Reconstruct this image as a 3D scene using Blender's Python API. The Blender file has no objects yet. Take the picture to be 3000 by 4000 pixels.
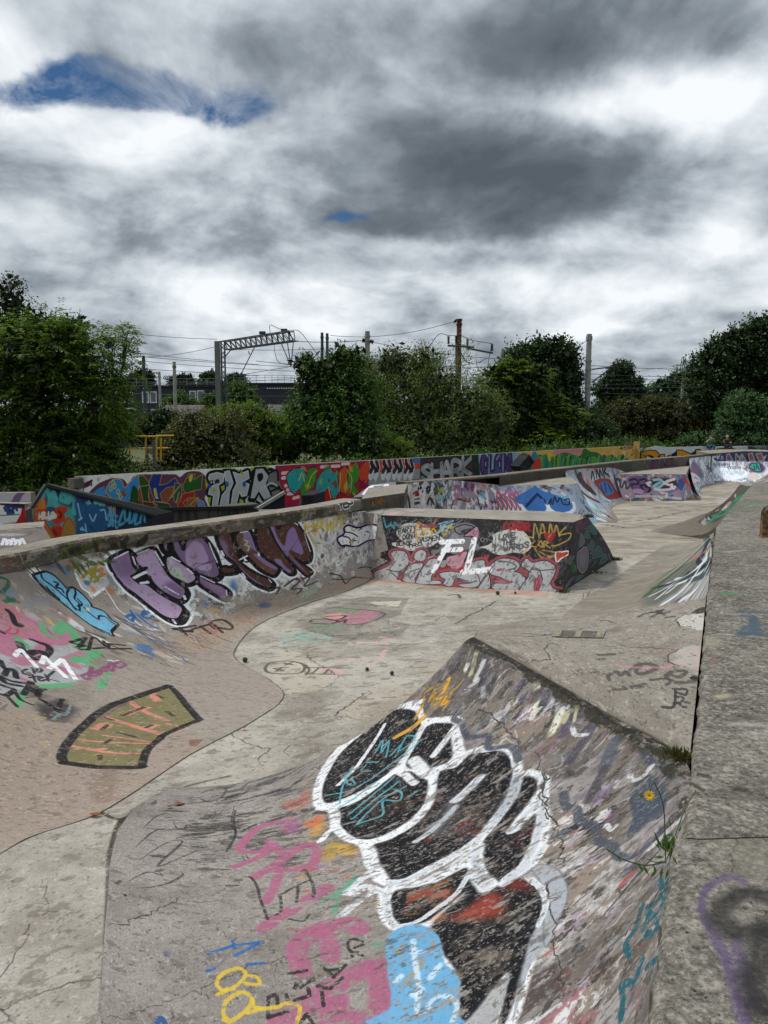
import bpy,bmesh,math,random
import numpy as np
from mathutils import Vector,Matrix
R=math.radians
SC=bpy.context.scene
COL=SC.collection
rng=np.random.default_rng(7)
random.seed(7)

# ------------------------------------------------------------------ camera
F,CX,CY,CAMZ=3008.0,1500.0,2000.0,1.5
PITCH=R(6.5);CP,SP=math.cos(PITCH),math.sin(PITCH)
cam=bpy.data.cameras.new("camera")
cam.sensor_fit='HORIZONTAL';cam.sensor_width=36.0;cam.lens=36.0*F/3000.0
cam.clip_start=0.05;cam.clip_end=3000
camo=bpy.data.objects.new("camera",cam);COL.objects.link(camo)
camo.location=(0,0,CAMZ);camo.rotation_euler=(R(90)-PITCH,0,0)
SC.camera=camo

# ------------------------------------------------------------------ view / world / sun
SC.view_settings.view_transform='Standard';SC.view_settings.look='None'
SC.view_settings.gamma=1.0;SC.view_settings.exposure=0.13
SC.cycles.max_bounces=5;SC.cycles.transparent_max_bounces=8
SUN_EL,SUN_ROT=R(62),R(-75)      # high and soft, behind thin cloud
W=bpy.data.worlds.new("World");SC.world=W;W.use_nodes=True
W.cycles.sampling_method='MANUAL';W.cycles.sample_map_resolution=512

class NT:
    """tiny helper to write node trees"""
    def __init__(s,tree):s.t=tree;s.n=tree.nodes;s.l=tree.links
    def new(s,typ,**kw):
        n=s.n.new(typ)
        for k,v in kw.items():setattr(n,k,v)
        return n
    def put(s,sock,v):
        if v is None:return
        if isinstance(v,bpy.types.NodeSocket):s.l.new(v,sock)
        else:sock.default_value=v
    def math(s,op,a,b=None,c=None,clamp=False):
        n=s.new('ShaderNodeMath',operation=op,use_clamp=clamp)
        s.put(n.inputs[0],a)
        if b is not None:s.put(n.inputs[1],b)
        if c is not None:s.put(n.inputs[2],c)
        return n.outputs[0]
    def vmath(s,op,a,b=None,out=0):
        n=s.new('ShaderNodeVectorMath',operation=op)
        s.put(n.inputs[0],a)
        if b is not None:s.put(n.inputs[1],b)
        return n.outputs[out]
    def noise(s,vec,scale,detail=5,rough=.55,dist=0.0):
        n=s.new('ShaderNodeTexNoise');s.put(n.inputs['Vector'],vec)
        n.inputs['Scale'].default_value=scale;n.inputs['Detail'].default_value=detail
        n.inputs['Roughness'].default_value=rough;n.inputs['Distortion'].default_value=dist
        return n.outputs['Fac']
    def vor(s,vec,scale,feature='F1',rand=1.0,out='Distance'):
        n=s.new('ShaderNodeTexVoronoi',feature=feature);s.put(n.inputs['Vector'],vec)
        n.inputs['Scale'].default_value=scale;n.inputs['Randomness'].default_value=rand
        return n.outputs[out]
    def rng(s,v,a,b,c=0.0,d=1.0,smooth=False):
        n=s.new('ShaderNodeMapRange');n.clamp=True
        if smooth:n.interpolation_type='SMOOTHSTEP'
        s.put(n.inputs[0],v)
        for i,x in enumerate((a,b,c,d)):s.put(n.inputs[i+1],x)
        return n.outputs[0]
    def mix(s,f,a,b,mode='MIX'):
        n=s.new('ShaderNodeMix',data_type='RGBA',blend_type=mode)
        s.put(n.inputs[0],f)
        for i,x in((6,a),(7,b)):
            if not isinstance(x,bpy.types.NodeSocket)and len(x)==3:x=(*x,1)
            s.put(n.inputs[i],x)
        return n.outputs[2]
    def ramp(s,f,stops,interp='LINEAR'):
        n=s.new('ShaderNodeValToRGB');n.color_ramp.interpolation=interp
        e=n.color_ramp.elements
        while len(e)<len(stops):e.new(.5)
        for i,(p,c)in enumerate(stops):
            e[i].position=p;e[i].color=(*c,1)if len(c)==3 else c
        s.put(n.inputs[0],f);return n.outputs[0]

def lin(c):
    """sRGB 0-255 -> linear"""
    return tuple(((x/255)/12.92 if x/255<=.04045 else((x/255+.055)/1.055)**2.4)for x in c)

def build_sky():
    t=NT(W.node_tree);t.n.clear()
    tc=t.new('ShaderNodeTexCoord');d=tc.outputs['Generated']
    sep=t.new('ShaderNodeSeparateXYZ');t.put(sep.inputs[0],d)
    # cloud layer: the direction projected on a flat deck overhead, so cloud cells shrink towards the horizon
    zz=t.math('ADD',t.math('MAXIMUM',sep.outputs[2],0.0),0.40)
    px=t.math('DIVIDE',sep.outputs[0],zz);py=t.math('DIVIDE',sep.outputs[1],zz)
    cv=t.new('ShaderNodeCombineXYZ');t.put(cv.inputs[0],px);t.put(cv.inputs[1],py);cv.inputs[2].default_value=3.7
    plane=cv.outputs[0]
    # azimuth / elevation coordinates for the large cloud bodies
    yy=t.math('MAXIMUM',t.math('ABSOLUTE',sep.outputs[1]),0.08)
    ga=t.math('DIVIDE',sep.outputs[0],yy);ge=t.math('DIVIDE',sep.outputs[2],yy)
    gc=t.new('ShaderNodeCombineXYZ');t.put(gc.inputs[0],ga);t.put(gc.inputs[1],ge);gc.inputs[2].default_value=0
    g0=gc.outputs[0]
    nw=t.new('ShaderNodeTexNoise');t.put(nw.inputs['Vector'],g0);nw.inputs['Scale'].default_value=5.0
    nw.inputs['Detail'].default_value=5;nw.inputs['Roughness'].default_value=.6
    warp=t.vmath('SCALE',t.vmath('SUBTRACT',nw.outputs['Color'],(.5,.5,.5)))
    warp.node.inputs['Scale'].default_value=0.15
    flat=t.vmath('MULTIPLY',warp,(1.0,.6,0.0))
    g=t.vmath('ADD',g0,flat)
    def ae(x,y):
        yr=-(y-CY)/F
        return(x-CX)/F/(CP+SP*yr),(-SP+CP*yr)/(CP+SP*yr)
    def blob(x,y,sx,sy,p=2.0):
        a,e=ae(x,y)
        v=t.vmath('MULTIPLY',t.vmath('SUBTRACT',g,(a,e,0)),(F/sx,F/sy,0))
        dd=t.vmath('DOT_PRODUCT',v,v,out=1)
        return t.math('POWER',2.718,t.math('MULTIPLY',dd,-1.0))
    # (x, y, sx, sy, weight) in photo pixels: dark bellies negative, lit edges positive
    BL=[(2050,640,620,190,-.46),(1500,900,520,130,-.22),(1900,880,560,120,-.30),(2700,700,420,130,-.28),(2300,200,900,120,-.34),
          (2800,60,400,130,-.28),(1500,60,500,120,-.16),(1000,180,420,130,-.16),(1150,300,260,90,-.05),
          (150,90,420,90,.06),(800,560,230,95,.26),(550,470,320,90,.12),(2850,300,320,130,.34),(2300,400,460,75,.28),
          (300,940,240,70,.20),(120,860,280,50,.10),(250,640,420,120,-.14),(700,900,360,90,-.08),(450,700,480,120,-.03),(300,1080,440,75,-.26),(120,1170,300,60,-.16),
          (640,1080,160,60,.24),(850,1180,160,60,.20),(980,1190,90,35,-.30),(1200,1180,200,60,.26),(1500,970,240,40,.22),
          (1900,985,330,35,.16),(2150,1100,280,50,.22),(1600,1060,420,45,-.10),(2600,1080,340,60,-.10),(2500,960,500,45,.08),(2850,980,240,45,.12),
          (1350,1290,600,40,.10),(2350,1310,260,26,.26),(2450,1230,520,36,-.10),(1700,1210,320,40,-.06),(2400,1400,700,40,-.03),(700,1380,520,45,-.06)]
    acc=None
    for(x,y,sx,sy,w)in BL:
        b=t.math('MULTIPLY',blob(x,y,sx,sy),w if w>0 else w*.88)
        acc=b if acc is None else t.math('ADD',acc,b)
    # billows: density of the deck, and the same a little higher up, so that tops catch the light
    def dens(k):
        v=t.vmath('SCALE',plane);v.node.inputs['Scale'].default_value=k
        return t.noise(v,2.7,11,.56,.35)
    d0=dens(1.0);d1=dens(.945)
    n2=t.noise(plane,5.6,7,.55,.3)
    lit=t.math('MULTIPLY',t.math('SUBTRACT',d0,d1),1.5)
    B=t.math('ADD',acc,.63)
    B=t.math('SUBTRACT',B,t.math('MULTIPLY',t.math('SUBTRACT',d0,.5),.46))
    B=t.math('ADD',B,t.math('MULTIPLY',t.math('SUBTRACT',n2,.5),.16))
    v3=t.vmath('SCALE',plane);v3.node.inputs['Scale'].default_value=.972
    B=t.math('ADD',B,t.math('ADD',lit,t.math('MULTIPLY',t.math('SUBTRACT',n2,t.noise(v3,5.6,7,.55,.3)),.55)))
    # overhead (out of frame) the deck is thinner and brighter
    B=t.math('ADD',B,t.rng(sep.outputs[2],.5,.9,0,.24))
    cloud=t.ramp(B,[(0.0,lin((84,92,100))),(.25,lin((106,115,124))),(.45,lin((140,149,158))),(.62,lin((178,186,194))),(.80,lin((210,217,223))),(1.05-.05,lin((238,242,246)))])
    sky=t.new('ShaderNodeTexSky',sky_type='NISHITA');sky.sun_disc=False
    sky.sun_elevation=SUN_EL;sky.sun_rotation=SUN_ROT;sky.altitude=50
    blue=t.mix(1.0,sky.outputs[0],(.075,.10,.125),'MULTIPLY')
    hs=t.new('ShaderNodeHueSaturation');t.put(hs.inputs['Color'],blue);hs.inputs['Saturation'].default_value=1.1;hs.inputs['Value'].default_value=.40
    hole=t.math('ADD',t.math('ADD',blob(120,340,400,105),blob(620,350,300,95)),t.math('MULTIPLY',blob(1340,860,110,32),.62))
    hole=t.math('ADD',hole,t.math('MULTIPLY',blob(900,430,200,60),.75))
    hole=t.math('ADD',hole,t.math('MULTIPLY',blob(0,370,330,90),.3))
    gate=t.math('MINIMUM',t.math('MULTIPLY',hole,1.6),1.0)
    hole=t.math('SUBTRACT',t.math('MULTIPLY',hole,1.15),t.math('MULTIPLY',t.math('MULTIPLY',t.math('SUBTRACT',t.math('ADD',d0,n2),1.0),3.0),gate))
    hole=t.math('SUBTRACT',hole,t.math('MULTIPLY',t.math('ADD',blob(500,480,260,70),blob(540,180,200,40)),.35))
    hm=t.rng(hole,.30,1.15,0,1,True)
    hm=t.math('MULTIPLY',hm,t.rng(t.noise(plane,5.5,9,.68,.5),.72,.46,.25,1.0))
    colr=t.mix(hm,cloud,hs.outputs[0])
    bg=t.new('ShaderNodeBackground');t.put(bg.inputs[0],colr);bg.inputs[1].default_value=1.0
    out=t.new('ShaderNodeOutputWorld');t.l.new(bg.outputs[0],out.inputs[0])
build_sky()

sl=bpy.data.lights.new("sun",'SUN');sl.energy=2.4;sl.angle=R(9);sl.color=(1.0,.96,.90)
so=bpy.data.objects.new("sun",sl);COL.objects.link(so);so.location=(0,-10,30)
_az=SUN_ROT
sdir=Vector((math.sin(-_az)*-1*math.cos(SUN_EL),math.cos(_az)*math.cos(SUN_EL),math.sin(SUN_EL)))  # towards the sun
so.rotation_euler=sdir.to_track_quat('Z','Y').to_euler()

# ------------------------------------------------------------------ pixel <-> world
def ray(x,y):
    xr=(x-CX)/F;yr=-(y-CY)/F
    return np.array([xr,CP+SP*yr,-SP+CP*yr])
def at_z(x,y,z):
    d=ray(x,y);return np.array([0,0,CAMZ])+d*((z-CAMZ)/d[2])
def at_y(x,y,Y):
    d=ray(x,y);return np.array([0,0,CAMZ])+d*(Y/d[1])
def proj(P):
    P=np.asarray(P,float);q=P-np.array([0,0,CAMZ])
    f=q[...,1]*CP-q[...,2]*SP
    u=q[...,1]*SP+q[...,2]*CP
    f=np.where(np.abs(f)<1e-6,1e-6,f)
    return np.stack([CX+F*q[...,0]/f,CY-F*u/f],-1),f

def smooth(pts,n=8,closed=False):
    p=np.asarray(pts,float)
    if len(p)<3:return p
    if closed:p=np.vstack([p[-1],p,p[0],p[1]])
    else:p=np.vstack([2*p[0]-p[1],p,2*p[-1]-p[-2]])
    out=[];ts=np.linspace(0,1,n,endpoint=False)[:,None]
    for i in range(1,len(p)-2):
        a,b,c,d=p[i-1],p[i],p[i+1],p[i+2]
        out.append(.5*(2*b+(c-a)*ts+(2*a-5*b+4*c-d)*ts**2+(3*b-a-3*c+d)*ts**3))
    out=np.vstack(out)
    if not closed:out=np.vstack([out,p[-2]])
    return out
def resample(pts,n,sm=True,par=None):
    p=smooth(pts,12)if sm else np.asarray(pts,float)
    s=np.concatenate([[0],np.cumsum(np.linalg.norm(np.diff(p,axis=0),axis=1))])
    t=np.linspace(0,s[-1],n)if par is None else par*s[-1]
    return np.stack([np.interp(t,s,p[:,k])for k in range(p.shape[1])],-1)

# ------------------------------------------------------------------ objects
def tag(o,label=None,cat=None,group=None,kind=None):
    if label:o['label']=label
    if cat:o['category']=cat
    if group:o['group']=group
    if kind:o['kind']=kind
    return o
def empty(name,loc=(0,0,0),label=None,cat=None,group=None):
    o=bpy.data.objects.new(name,None);COL.objects.link(o);o.location=loc
    o.empty_display_size=.3
    return tag(o,label,cat,group)
def mesh_obj(name,verts,faces,mats,parent=None,uv=None,midx=None,smooth_=False,origin=None):
    """one mesh object; world-space verts; its origin is put at its base (or the parent's origin is respected)"""
    v=np.asarray(verts,float)
    if origin is None:
        origin=np.array([(v[:,0].min()+v[:,0].max())/2,(v[:,1].min()+v[:,1].max())/2,v[:,2].min()])
    origin=np.asarray(origin,float)
    me=bpy.data.meshes.new(name)
    me.from_pydata((v-origin).tolist(),[],[tuple(int(i)for i in f)for f in faces])
    if not isinstance(mats,(list,tuple)):mats=[mats]
    for m in mats:me.materials.append(m)
    if midx is not None:me.polygons.foreach_set('material_index',np.asarray(midx,np.int32))
    if smooth_ is True:me.polygons.foreach_set('use_smooth',np.ones(len(me.polygons),bool))
    elif smooth_ is not False:me.polygons.foreach_set('use_smooth',np.asarray(smooth_,bool))
    if uv is not None:
        l=me.uv_layers.new(name='UVMap');li=np.zeros(len(me.loops),np.int32);me.loops.foreach_get('vertex_index',li)
        l.data.foreach_set('uv',np.asarray(uv,np.float32)[li].ravel())
    me.update()
    o=bpy.data.objects.new(name,me);COL.objects.link(o)
    o.location=origin
    if parent is not None:
        o.parent=parent;o.location=origin-np.array(parent_world(parent))
    return o
def parent_world(o):
    l=Vector(o.location)
    while o.parent is not None:o=o.parent;l+=Vector(o.location)
    return l

class MB:
    """collects boxes, tubes and loose faces of one mesh"""
    def __init__(s):s.v=[];s.f=[];s.mi=[];s.sm=[]
    def add(s,verts,faces,mi=0,sm=False):
        b=len(s.v);s.v.extend([tuple(map(float,x))for x in verts])
        for f in faces:s.f.append(tuple(int(i)+b for i in f));s.mi.append(mi);s.sm.append(sm)
        return s
    def box(s,c,sz,rz=0.0,mi=0,rot=None):
        hx,hy,hz=sz[0]/2,sz[1]/2,sz[2]/2
        m=Matrix.Rotation(rz,3,'Z')if rot is None else rot
        vs=[Vector(c)+m@Vector((x*hx,y*hy,z*hz))for z in(-1,1)for x,y in((-1,-1),(1,-1),(1,1),(-1,1))]
        return s.add(vs,[(3,2,1,0),(4,5,6,7),(0,1,5,4),(1,2,6,5),(2,3,7,6),(3,0,4,7)],mi)
    def bar(s,a,b,w,h=None,mi=0):
        a=Vector(a);b=Vector(b);d=b-a;L=d.length
        if L<1e-6:return s
        rot=d.to_track_quat('Z','Y').to_matrix()
        return s.box((a+b)/2,(w,h or w,L),mi=mi,rot=rot)
    def tube(s,pts,r,n=8,mi=0,cap=True,r2=None):
        pts=[Vector(p)for p in pts];N=len(pts);vs=[]
        rs=r if hasattr(r,'__len__')else[r+((r2 if r2 is not None else r)-r)*i/max(1,N-1)for i in range(N)]
        up=Vector((0,0,1));prev=None
        for i,p in enumerate(pts):
            t=(pts[min(i+1,N-1)]-pts[max(i-1,0)]).normalized()
            if prev is None:
                a=t.cross(up)if abs(t.z)<.95 else t.cross(Vector((1,0,0)))
            else:a=prev-t*prev.dot(t)
            a.normalize();prev=a;b=t.cross(a)
            for k in range(n):
                an=2*math.pi*k/n;vs.append(p+(a*math.cos(an)+b*math.sin(an))*rs[i])
        fs=[(i*n+k,i*n+(k+1)%n,(i+1)*n+(k+1)%n,(i+1)*n+k)for i in range(N-1)for k in range(n)]
        s.add(vs,fs,mi,n>5)
        if cap:
            s.add([vs[k]for k in range(n)],[tuple(range(n-1,-1,-1))],mi);s.add(vs[-n:],[tuple(range(n))],mi)
        return s
    def prism(s,poly,z0,z1,mi=0,top=None):
        n=len(poly);vs=[(x,y,z0)for x,y in poly]+[(x,y,z1)for x,y in poly]
        s.add(vs,[tuple(range(n-1,-1,-1))]+[(k,(k+1)%n,n+(k+1)%n,n+k)for k in range(n)],mi)
        return s.add(vs[n:],[tuple(range(n))],mi if top is None else top)
    def build(s,name,mats,parent=None,origin=None):
        return mesh_obj(name,s.v,s.f,mats,parent,None,s.mi,s.sm,origin)

def grid_faces(nv,nu,off=0):
    j,i=np.meshgrid(np.arange(nv-1),np.arange(nu-1),indexing='ij')
    a=j*nu+i+off
    return np.stack([a,a+1,a+nu+1,a+nu],-1).reshape(-1,4)
def surf_obj(name,P,mat,side_mat=None,parent=None,zbot=None,flip=False,rough=0.0):
    """grid surface P[nv,nu,3] made solid by skirts that go down to zbot"""
    nv,nu,_=P.shape;V=P.reshape(-1,3).copy()
    if rough:
        k=rng.normal(size=(nv//4+2,nu//4+2))
        jj=np.linspace(0,k.shape[0]-1.01,nv);ii=np.linspace(0,k.shape[1]-1.01,nu)
        j0=jj.astype(int);i0=ii.astype(int);fj=(jj-j0)[:,None];fi=(ii-i0)[None]
        q=(k[j0][:,i0]*(1-fj)*(1-fi)+k[j0+1][:,i0]*fj*(1-fi)+k[j0][:,i0+1]*(1-fj)*fi+k[j0+1][:,i0+1]*fj*fi)
        V[:,2]+=(q*rough).ravel()
    Fc=grid_faces(nv,nu)
    if flip:Fc=Fc[:,::-1]
    uu,vv=np.meshgrid(np.linspace(0,1,nu),np.linspace(0,1,nv));UV=np.stack([uu.ravel(),vv.ravel()],-1)
    faces=[tuple(f)for f in Fc];mi=[0]*len(faces);sm=[True]*len(faces)
    if zbot is not None:
        ring=list(range(nu))+[j*nu+nu-1 for j in range(1,nv)]+[(nv-1)*nu+i for i in range(nu-2,-1,-1)]+[j*nu for j in range(nv-2,0,-1)]
        b=len(V);top=V[ring].copy();low=top.copy();low[:,2]=np.minimum(zbot,low[:,2]-.01)
        V=np.vstack([V,top,low]);n=len(ring)
        UV=np.vstack([UV,UV[ring],UV[ring]])
        for k in range(n):
            q=(b+k,b+n+k,b+n+(k+1)%n,b+(k+1)%n)
            faces.append(q[::-1]if flip else q);mi.append(1);sm.append(False)
    return mesh_obj(name,V,faces,[mat,side_mat or mat],parent,UV,mi,sm)
def qp(toes,tops,theta,nu=160,nv=60,smt=True):
    """quarter-pipe surface between a toe line and a top line; theta (deg) is the angle of the arc at its lip"""
    n=len(toes);k=np.linspace(0,1,nu)
    par=np.linspace(0,1,n)
    def sp(a):
        a=np.asarray(a,float);p=smooth(a,24)if smt else a
        return np.stack([np.interp(k,np.linspace(0,1,len(p)),p[:,c])for c in range(a.shape[1])],-1)
    T=sp(toes);C=sp(tops)
    th=np.asarray(theta if hasattr(theta,'__len__')else[theta]*n,float)
    th=np.radians(np.interp(k,par,th))[None]
    s=np.linspace(0,1,nv)[:,None]
    h=np.sin(th*s)/np.sin(th);v=(1-np.cos(th*s))/(1-np.cos(th))
    P=np.empty((nv,nu,3))
    for c in(0,1):P[...,c]=T[None,:,c]*(1-h)+C[None,:,c]*h
    P[...,2]=T[None,:,2]*(1-v)+C[None,:,2]*v
    return P
def ruled(A,B,nu,nv,sm=True):
    a=resample(A,nu,sm);b=resample(B,nu,sm);s=np.linspace(0,1,nv)[:,None,None]
    return a[None]*(1-s)+b[None]*s

# ------------------------------------------------------------------ paint: drawn on a surface's own (u,v) sheet, in metres
GLY={
 'A':[[(0,0),(.5,1),(1,0)],[(.2,.4),(.8,.4)]],'B':[[(0,0),(0,1),(.7,.95),(.75,.6),(.1,.52),(.9,.45),(.85,.05),(0,0)]],
 'C':[[(1,.85),(.6,1),(.1,.7),(.1,.3),(.6,0),(1,.15)]],'D':[[(0,0),(0,1),(.6,.95),(1,.5),(.6,.05),(0,0)]],
 'E':[[(1,1),(.05,1),(0,0),(1,0)],[(0,.5),(.8,.5)]],'F':[[(1,1),(0,1),(0,0)],[(0,.5),(.8,.5)]],
 'G':[[(1,.85),(.5,1),(.05,.6),(.1,.15),(.6,0),(1,.2),(1,.5),(.6,.5)]],'H':[[(0,0),(0,1)],[(1,0),(1,1)],[(0,.5),(1,.5)]],
 'I':[[(.5,0),(.5,1)]],'J':[[(.8,1),(.8,.2),(.4,0),(0,.2)]],'K':[[(0,0),(0,1)],[(1,1),(.05,.45),(1,0)]],'L':[[(0,1),(0,0),(1,0)]],
 'M':[[(0,0),(.1,1),(.5,.4),(.9,1),(1,0)]],'N':[[(0,0),(0,1),(1,0),(1,1)]],'O':[[(.5,1),(.05,.75),(.05,.25),(.5,0),(.95,.25),(.95,.75),(.5,1)]],
 'P':[[(0,0),(0,1),(.8,.95),(.9,.6),(.5,.45),(0,.45)]],'Q':[[(.5,1),(0,.5),(.5,0),(1,.5),(.5,1)],[(.6,.3),(1,0)]],
 'R':[[(0,0),(0,1),(.8,.95),(.9,.65),(.4,.48),(0,.48)],[(.4,.48),(1,0)]],'S':[[(1,.85),(.5,1),(.05,.78),(.5,.5),(.95,.25),(.5,0),(0,.15)]],
 'T':[[(0,1),(1,1)],[(.5,1),(.5,0)]],'U':[[(0,1),(.05,.2),(.5,0),(.95,.2),(1,1)]],'V':[[(0,1),(.5,0),(1,1)]],
 'W':[[(0,1),(.25,0),(.5,.7),(.75,0),(1,1)]],'X':[[(0,0),(1,1)],[(0,1),(1,0)]],'Y':[[(0,1),(.5,.5),(1,1)],[(.5,.5),(.4,0)]],'Z':[[(0,1),(1,1),(0,0),(1,0)]],
 '1':[[(.2,.8),(.5,1),(.5,0)]],'!':[[(.5,1),(.5,.3)],[(.5,.05),(.5,0)]],'.':[[(.4,0),(.5,.05)]],'>':[[(0,.5),(1,.5),(.6,.75)],[(1,.5),(.6,.25)]],' ':[],"'":[[(.5,1),(.4,.75)]],
 '-':[[(.1,.5),(.9,.5)]],':':[[(.5,.2),(.5,.25)],[(.5,.7),(.5,.75)]]}

class Paint:
    def __init__(s,P,W_,H_,cull=False):
        s.P=P;s.W=W_;s.H=H_
        s.img=np.zeros((H_,W_,4),np.float32);s.img[...,:3]=.5
        nv,nu,_=P.shape;s.nv,s.nu=nv,nu
        s.pix,dep=proj(P);s.bad=dep<.1
        if cull:
            du=np.gradient(P,axis=1);dv=np.gradient(P,axis=0);n=np.cross(du,dv)
            fc=np.einsum('ijk,ijk->ij',n,np.array([0,0,CAMZ])-P)
            if(cull=='neg'):fc=-fc
            s.bad|=fc<0
        s.mu=np.linalg.norm(np.diff(P,axis=1),axis=2).sum(1).mean()/W_
        s.mv=np.linalg.norm(np.diff(P,axis=0),axis=2).sum(0).mean()/H_
        s.ju=np.gradient(s.pix,axis=1);s.jv=np.gradient(s.pix,axis=0)
    def uv(s,pts):
        out=[]
        for q in np.asarray(pts,float):
            d=((s.pix-q)**2).sum(-1);d[s.bad]=1e18
            j,i=np.unravel_index(np.argmin(d),d.shape)
            J=np.stack([s.ju[j,i],s.jv[j,i]],-1);r=q-s.pix[j,i]
            try:a=np.linalg.solve(J,r)
            except np.linalg.LinAlgError:a=np.zeros(2)
            lim=1.2 if(0<i<s.nu-1 and 0<j<s.nv-1)else 6
            a=np.clip(a,-lim,lim)
            out.append(((i+a[0])/(s.nu-1)*s.W,(j+a[1])/(s.nv-1)*s.H))
        return np.array(out)
    def _pts(s,pts,tex):
        return np.asarray(pts,float)if tex else s.uv(pts)
    def tb(s,*q):
        t=s.uv(q)/[s.W,s.H];return(*np.clip(t.min(0),0,1),*np.clip(t.max(0),0,1))
    def blend(s,x0,y0,m,c,a=1.0):
        h,w=m.shape;reg=s.img[y0:y0+h,x0:x0+w]
        m=(m*a)[...,None].astype(np.float32);A=reg[...,3:4];o=m+A*(1-m)
        c=np.asarray(c,np.float32)
        if c.max()>1.5:c=c/255
        reg[...,:3]=np.where(o>1e-5,(c*m+reg[...,:3]*A*(1-m))/np.maximum(o,1e-5),reg[...,:3]);reg[...,3:4]=o
    def box(s,p,pad):
        px,py=pad/s.mu+2,pad/s.mv+2
        x0=int(max(0,np.floor(p[:,0].min()-px)));x1=int(min(s.W,np.ceil(p[:,0].max()+px)+1))
        y0=int(max(0,np.floor(p[:,1].min()-py)));y1=int(min(s.H,np.ceil(p[:,1].max()+py)+1))
        return x0,y0,x1,y1
    def stroke(s,pts,w,c,a=1.0,soft=.25,sm=True,closed=False,tex=False,taper=False):
        p=s._pts(pts,tex)
        if sm and len(p)>2:p=smooth(p,6,closed)
        if closed:p=np.vstack([p,p[0]])
        x0,y0,x1,y1=s.box(p,w)
        if x1<=x0 or y1<=y0:return
        D=np.full((y1-y0,x1-x0),9.0,np.float32);r=w*.5
        n=max(1,len(p)-1)
        for k in range(len(p)-1):
            a0,b0=p[k],p[k+1]
            bx0,by0,bx1,by1=s.box(np.array([a0,b0]),w)
            bx0=max(bx0,x0);by0=max(by0,y0);bx1=min(bx1,x1);by1=min(by1,y1)
            if bx1<=bx0 or by1<=by0:continue
            X=((np.arange(bx0,bx1)+.5-a0[0])*s.mu)[None].astype(np.float32);Y=((np.arange(by0,by1)+.5-a0[1])*s.mv)[:,None].astype(np.float32)
            dx,dy=(b0[0]-a0[0])*s.mu,(b0[1]-a0[1])*s.mv;L=dx*dx+dy*dy
            t=np.clip((X*dx+Y*dy)/L,0,1)if L>1e-12 else 0*X*Y
            d=np.hypot(X-t*dx,Y-t*dy)
            if taper:d=d/max(.25,1-.75*abs(2*(k+.5)/n-1))
            sub=D[by0-y0:by1-y0,bx0-x0:bx1-x0];np.minimum(sub,d,out=sub)
        e=max(r*soft,.6*max(s.mu,s.mv))
        s.blend(x0,y0,np.clip((r+e*.5-D)/e,0,1),c,a)
    def poly(s,pts,c,a=1.0,sm=True,tex=False,soft=0.0,holes=()):
        p=s._pts(pts,tex)
        if sm:p=smooth(p,6,True)
        x0,y0,x1,y1=s.box(p,soft+.02)
        if x1<=x0 or y1<=y0:return
        X=(np.arange(x0,x1)+.5)[None];Y=(np.arange(y0,y1)+.5)[:,None]
        ins=np.zeros((y1-y0,x1-x0),bool);q=np.roll(p,-1,0)
        for(ax,ay),(bx,by)in zip(p,q):
            if ay==by:continue
            lo,hi=min(ay,by),max(ay,by)
            r0=int(max(0,np.ceil(lo-y0-.5)));r1=int(min(y1-y0,np.ceil(hi-y0-.5)))
            if r1<=r0:continue
            xc=(bx-ax)*(Y[r0:r1]-ay)/(by-ay)+ax
            ins[r0:r1]^=(X<xc)
        m=ins.astype(np.float32)
        if soft>0:
            for ax,mm in((1,s.mu),(0,s.mv)):
                k=int(max(1,soft/mm));
                for _ in range(2):
                    cs=np.cumsum(np.pad(m,[(k+1,k)if ax==0 else(0,0),(k+1,k)if ax==1 else(0,0)],mode='edge'),axis=ax)
                    n=m.shape[ax]
                    m=(np.take(cs,np.arange(2*k+1,2*k+1+n),ax)-np.take(cs,np.arange(0,n),ax))/(2*k+1)
        s.blend(x0,y0,m,c,a)
    def fbm(s,scale,aspect=1.0,ang=0.0,seed=0,oct=6,rough=.58,box=(0,0,1,1)):
        """fractal value noise on the sheet, cells of `scale` metres stretched along ang"""
        x0,y0,x1,y1=int(box[0]*s.W),int(box[1]*s.H),int(box[2]*s.W),int(box[3]*s.H)
        U=(np.arange(x0,x1,dtype=np.float32)*s.mu)[None];V=(np.arange(y0,y1,dtype=np.float32)*s.mv)[:,None]
        ca,sa=math.cos(ang),math.sin(ang);A=(U*ca+V*sa)/(scale*aspect);B=(-U*sa+V*ca)/scale
        T=np.random.default_rng(seed+900).random((256,256)).astype(np.float32);out=0;amp=1.0;tot=0
        for k in range(oct):
            a=A*2**k+17.3*k;b=B*2**k+9.1*k;ia=np.floor(a).astype(np.int32);ib=np.floor(b).astype(np.int32);fa=a-ia;fb=b-ib
            fa=fa*fa*(3-2*fa);fb=fb*fb*(3-2*fb);ja,jb=(ia+1)&255,(ib+1)&255;ia&=255;ib&=255
            out=out+amp*((T[ib,ia]*(1-fa)+T[ib,ja]*fa)*(1-fb)+(T[jb,ia]*(1-fa)+T[jb,ja]*fa)*fb);tot+=amp;amp*=rough
        return np.clip((out/tot-.5)*1.9+.5,0,1),x0,y0
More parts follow.
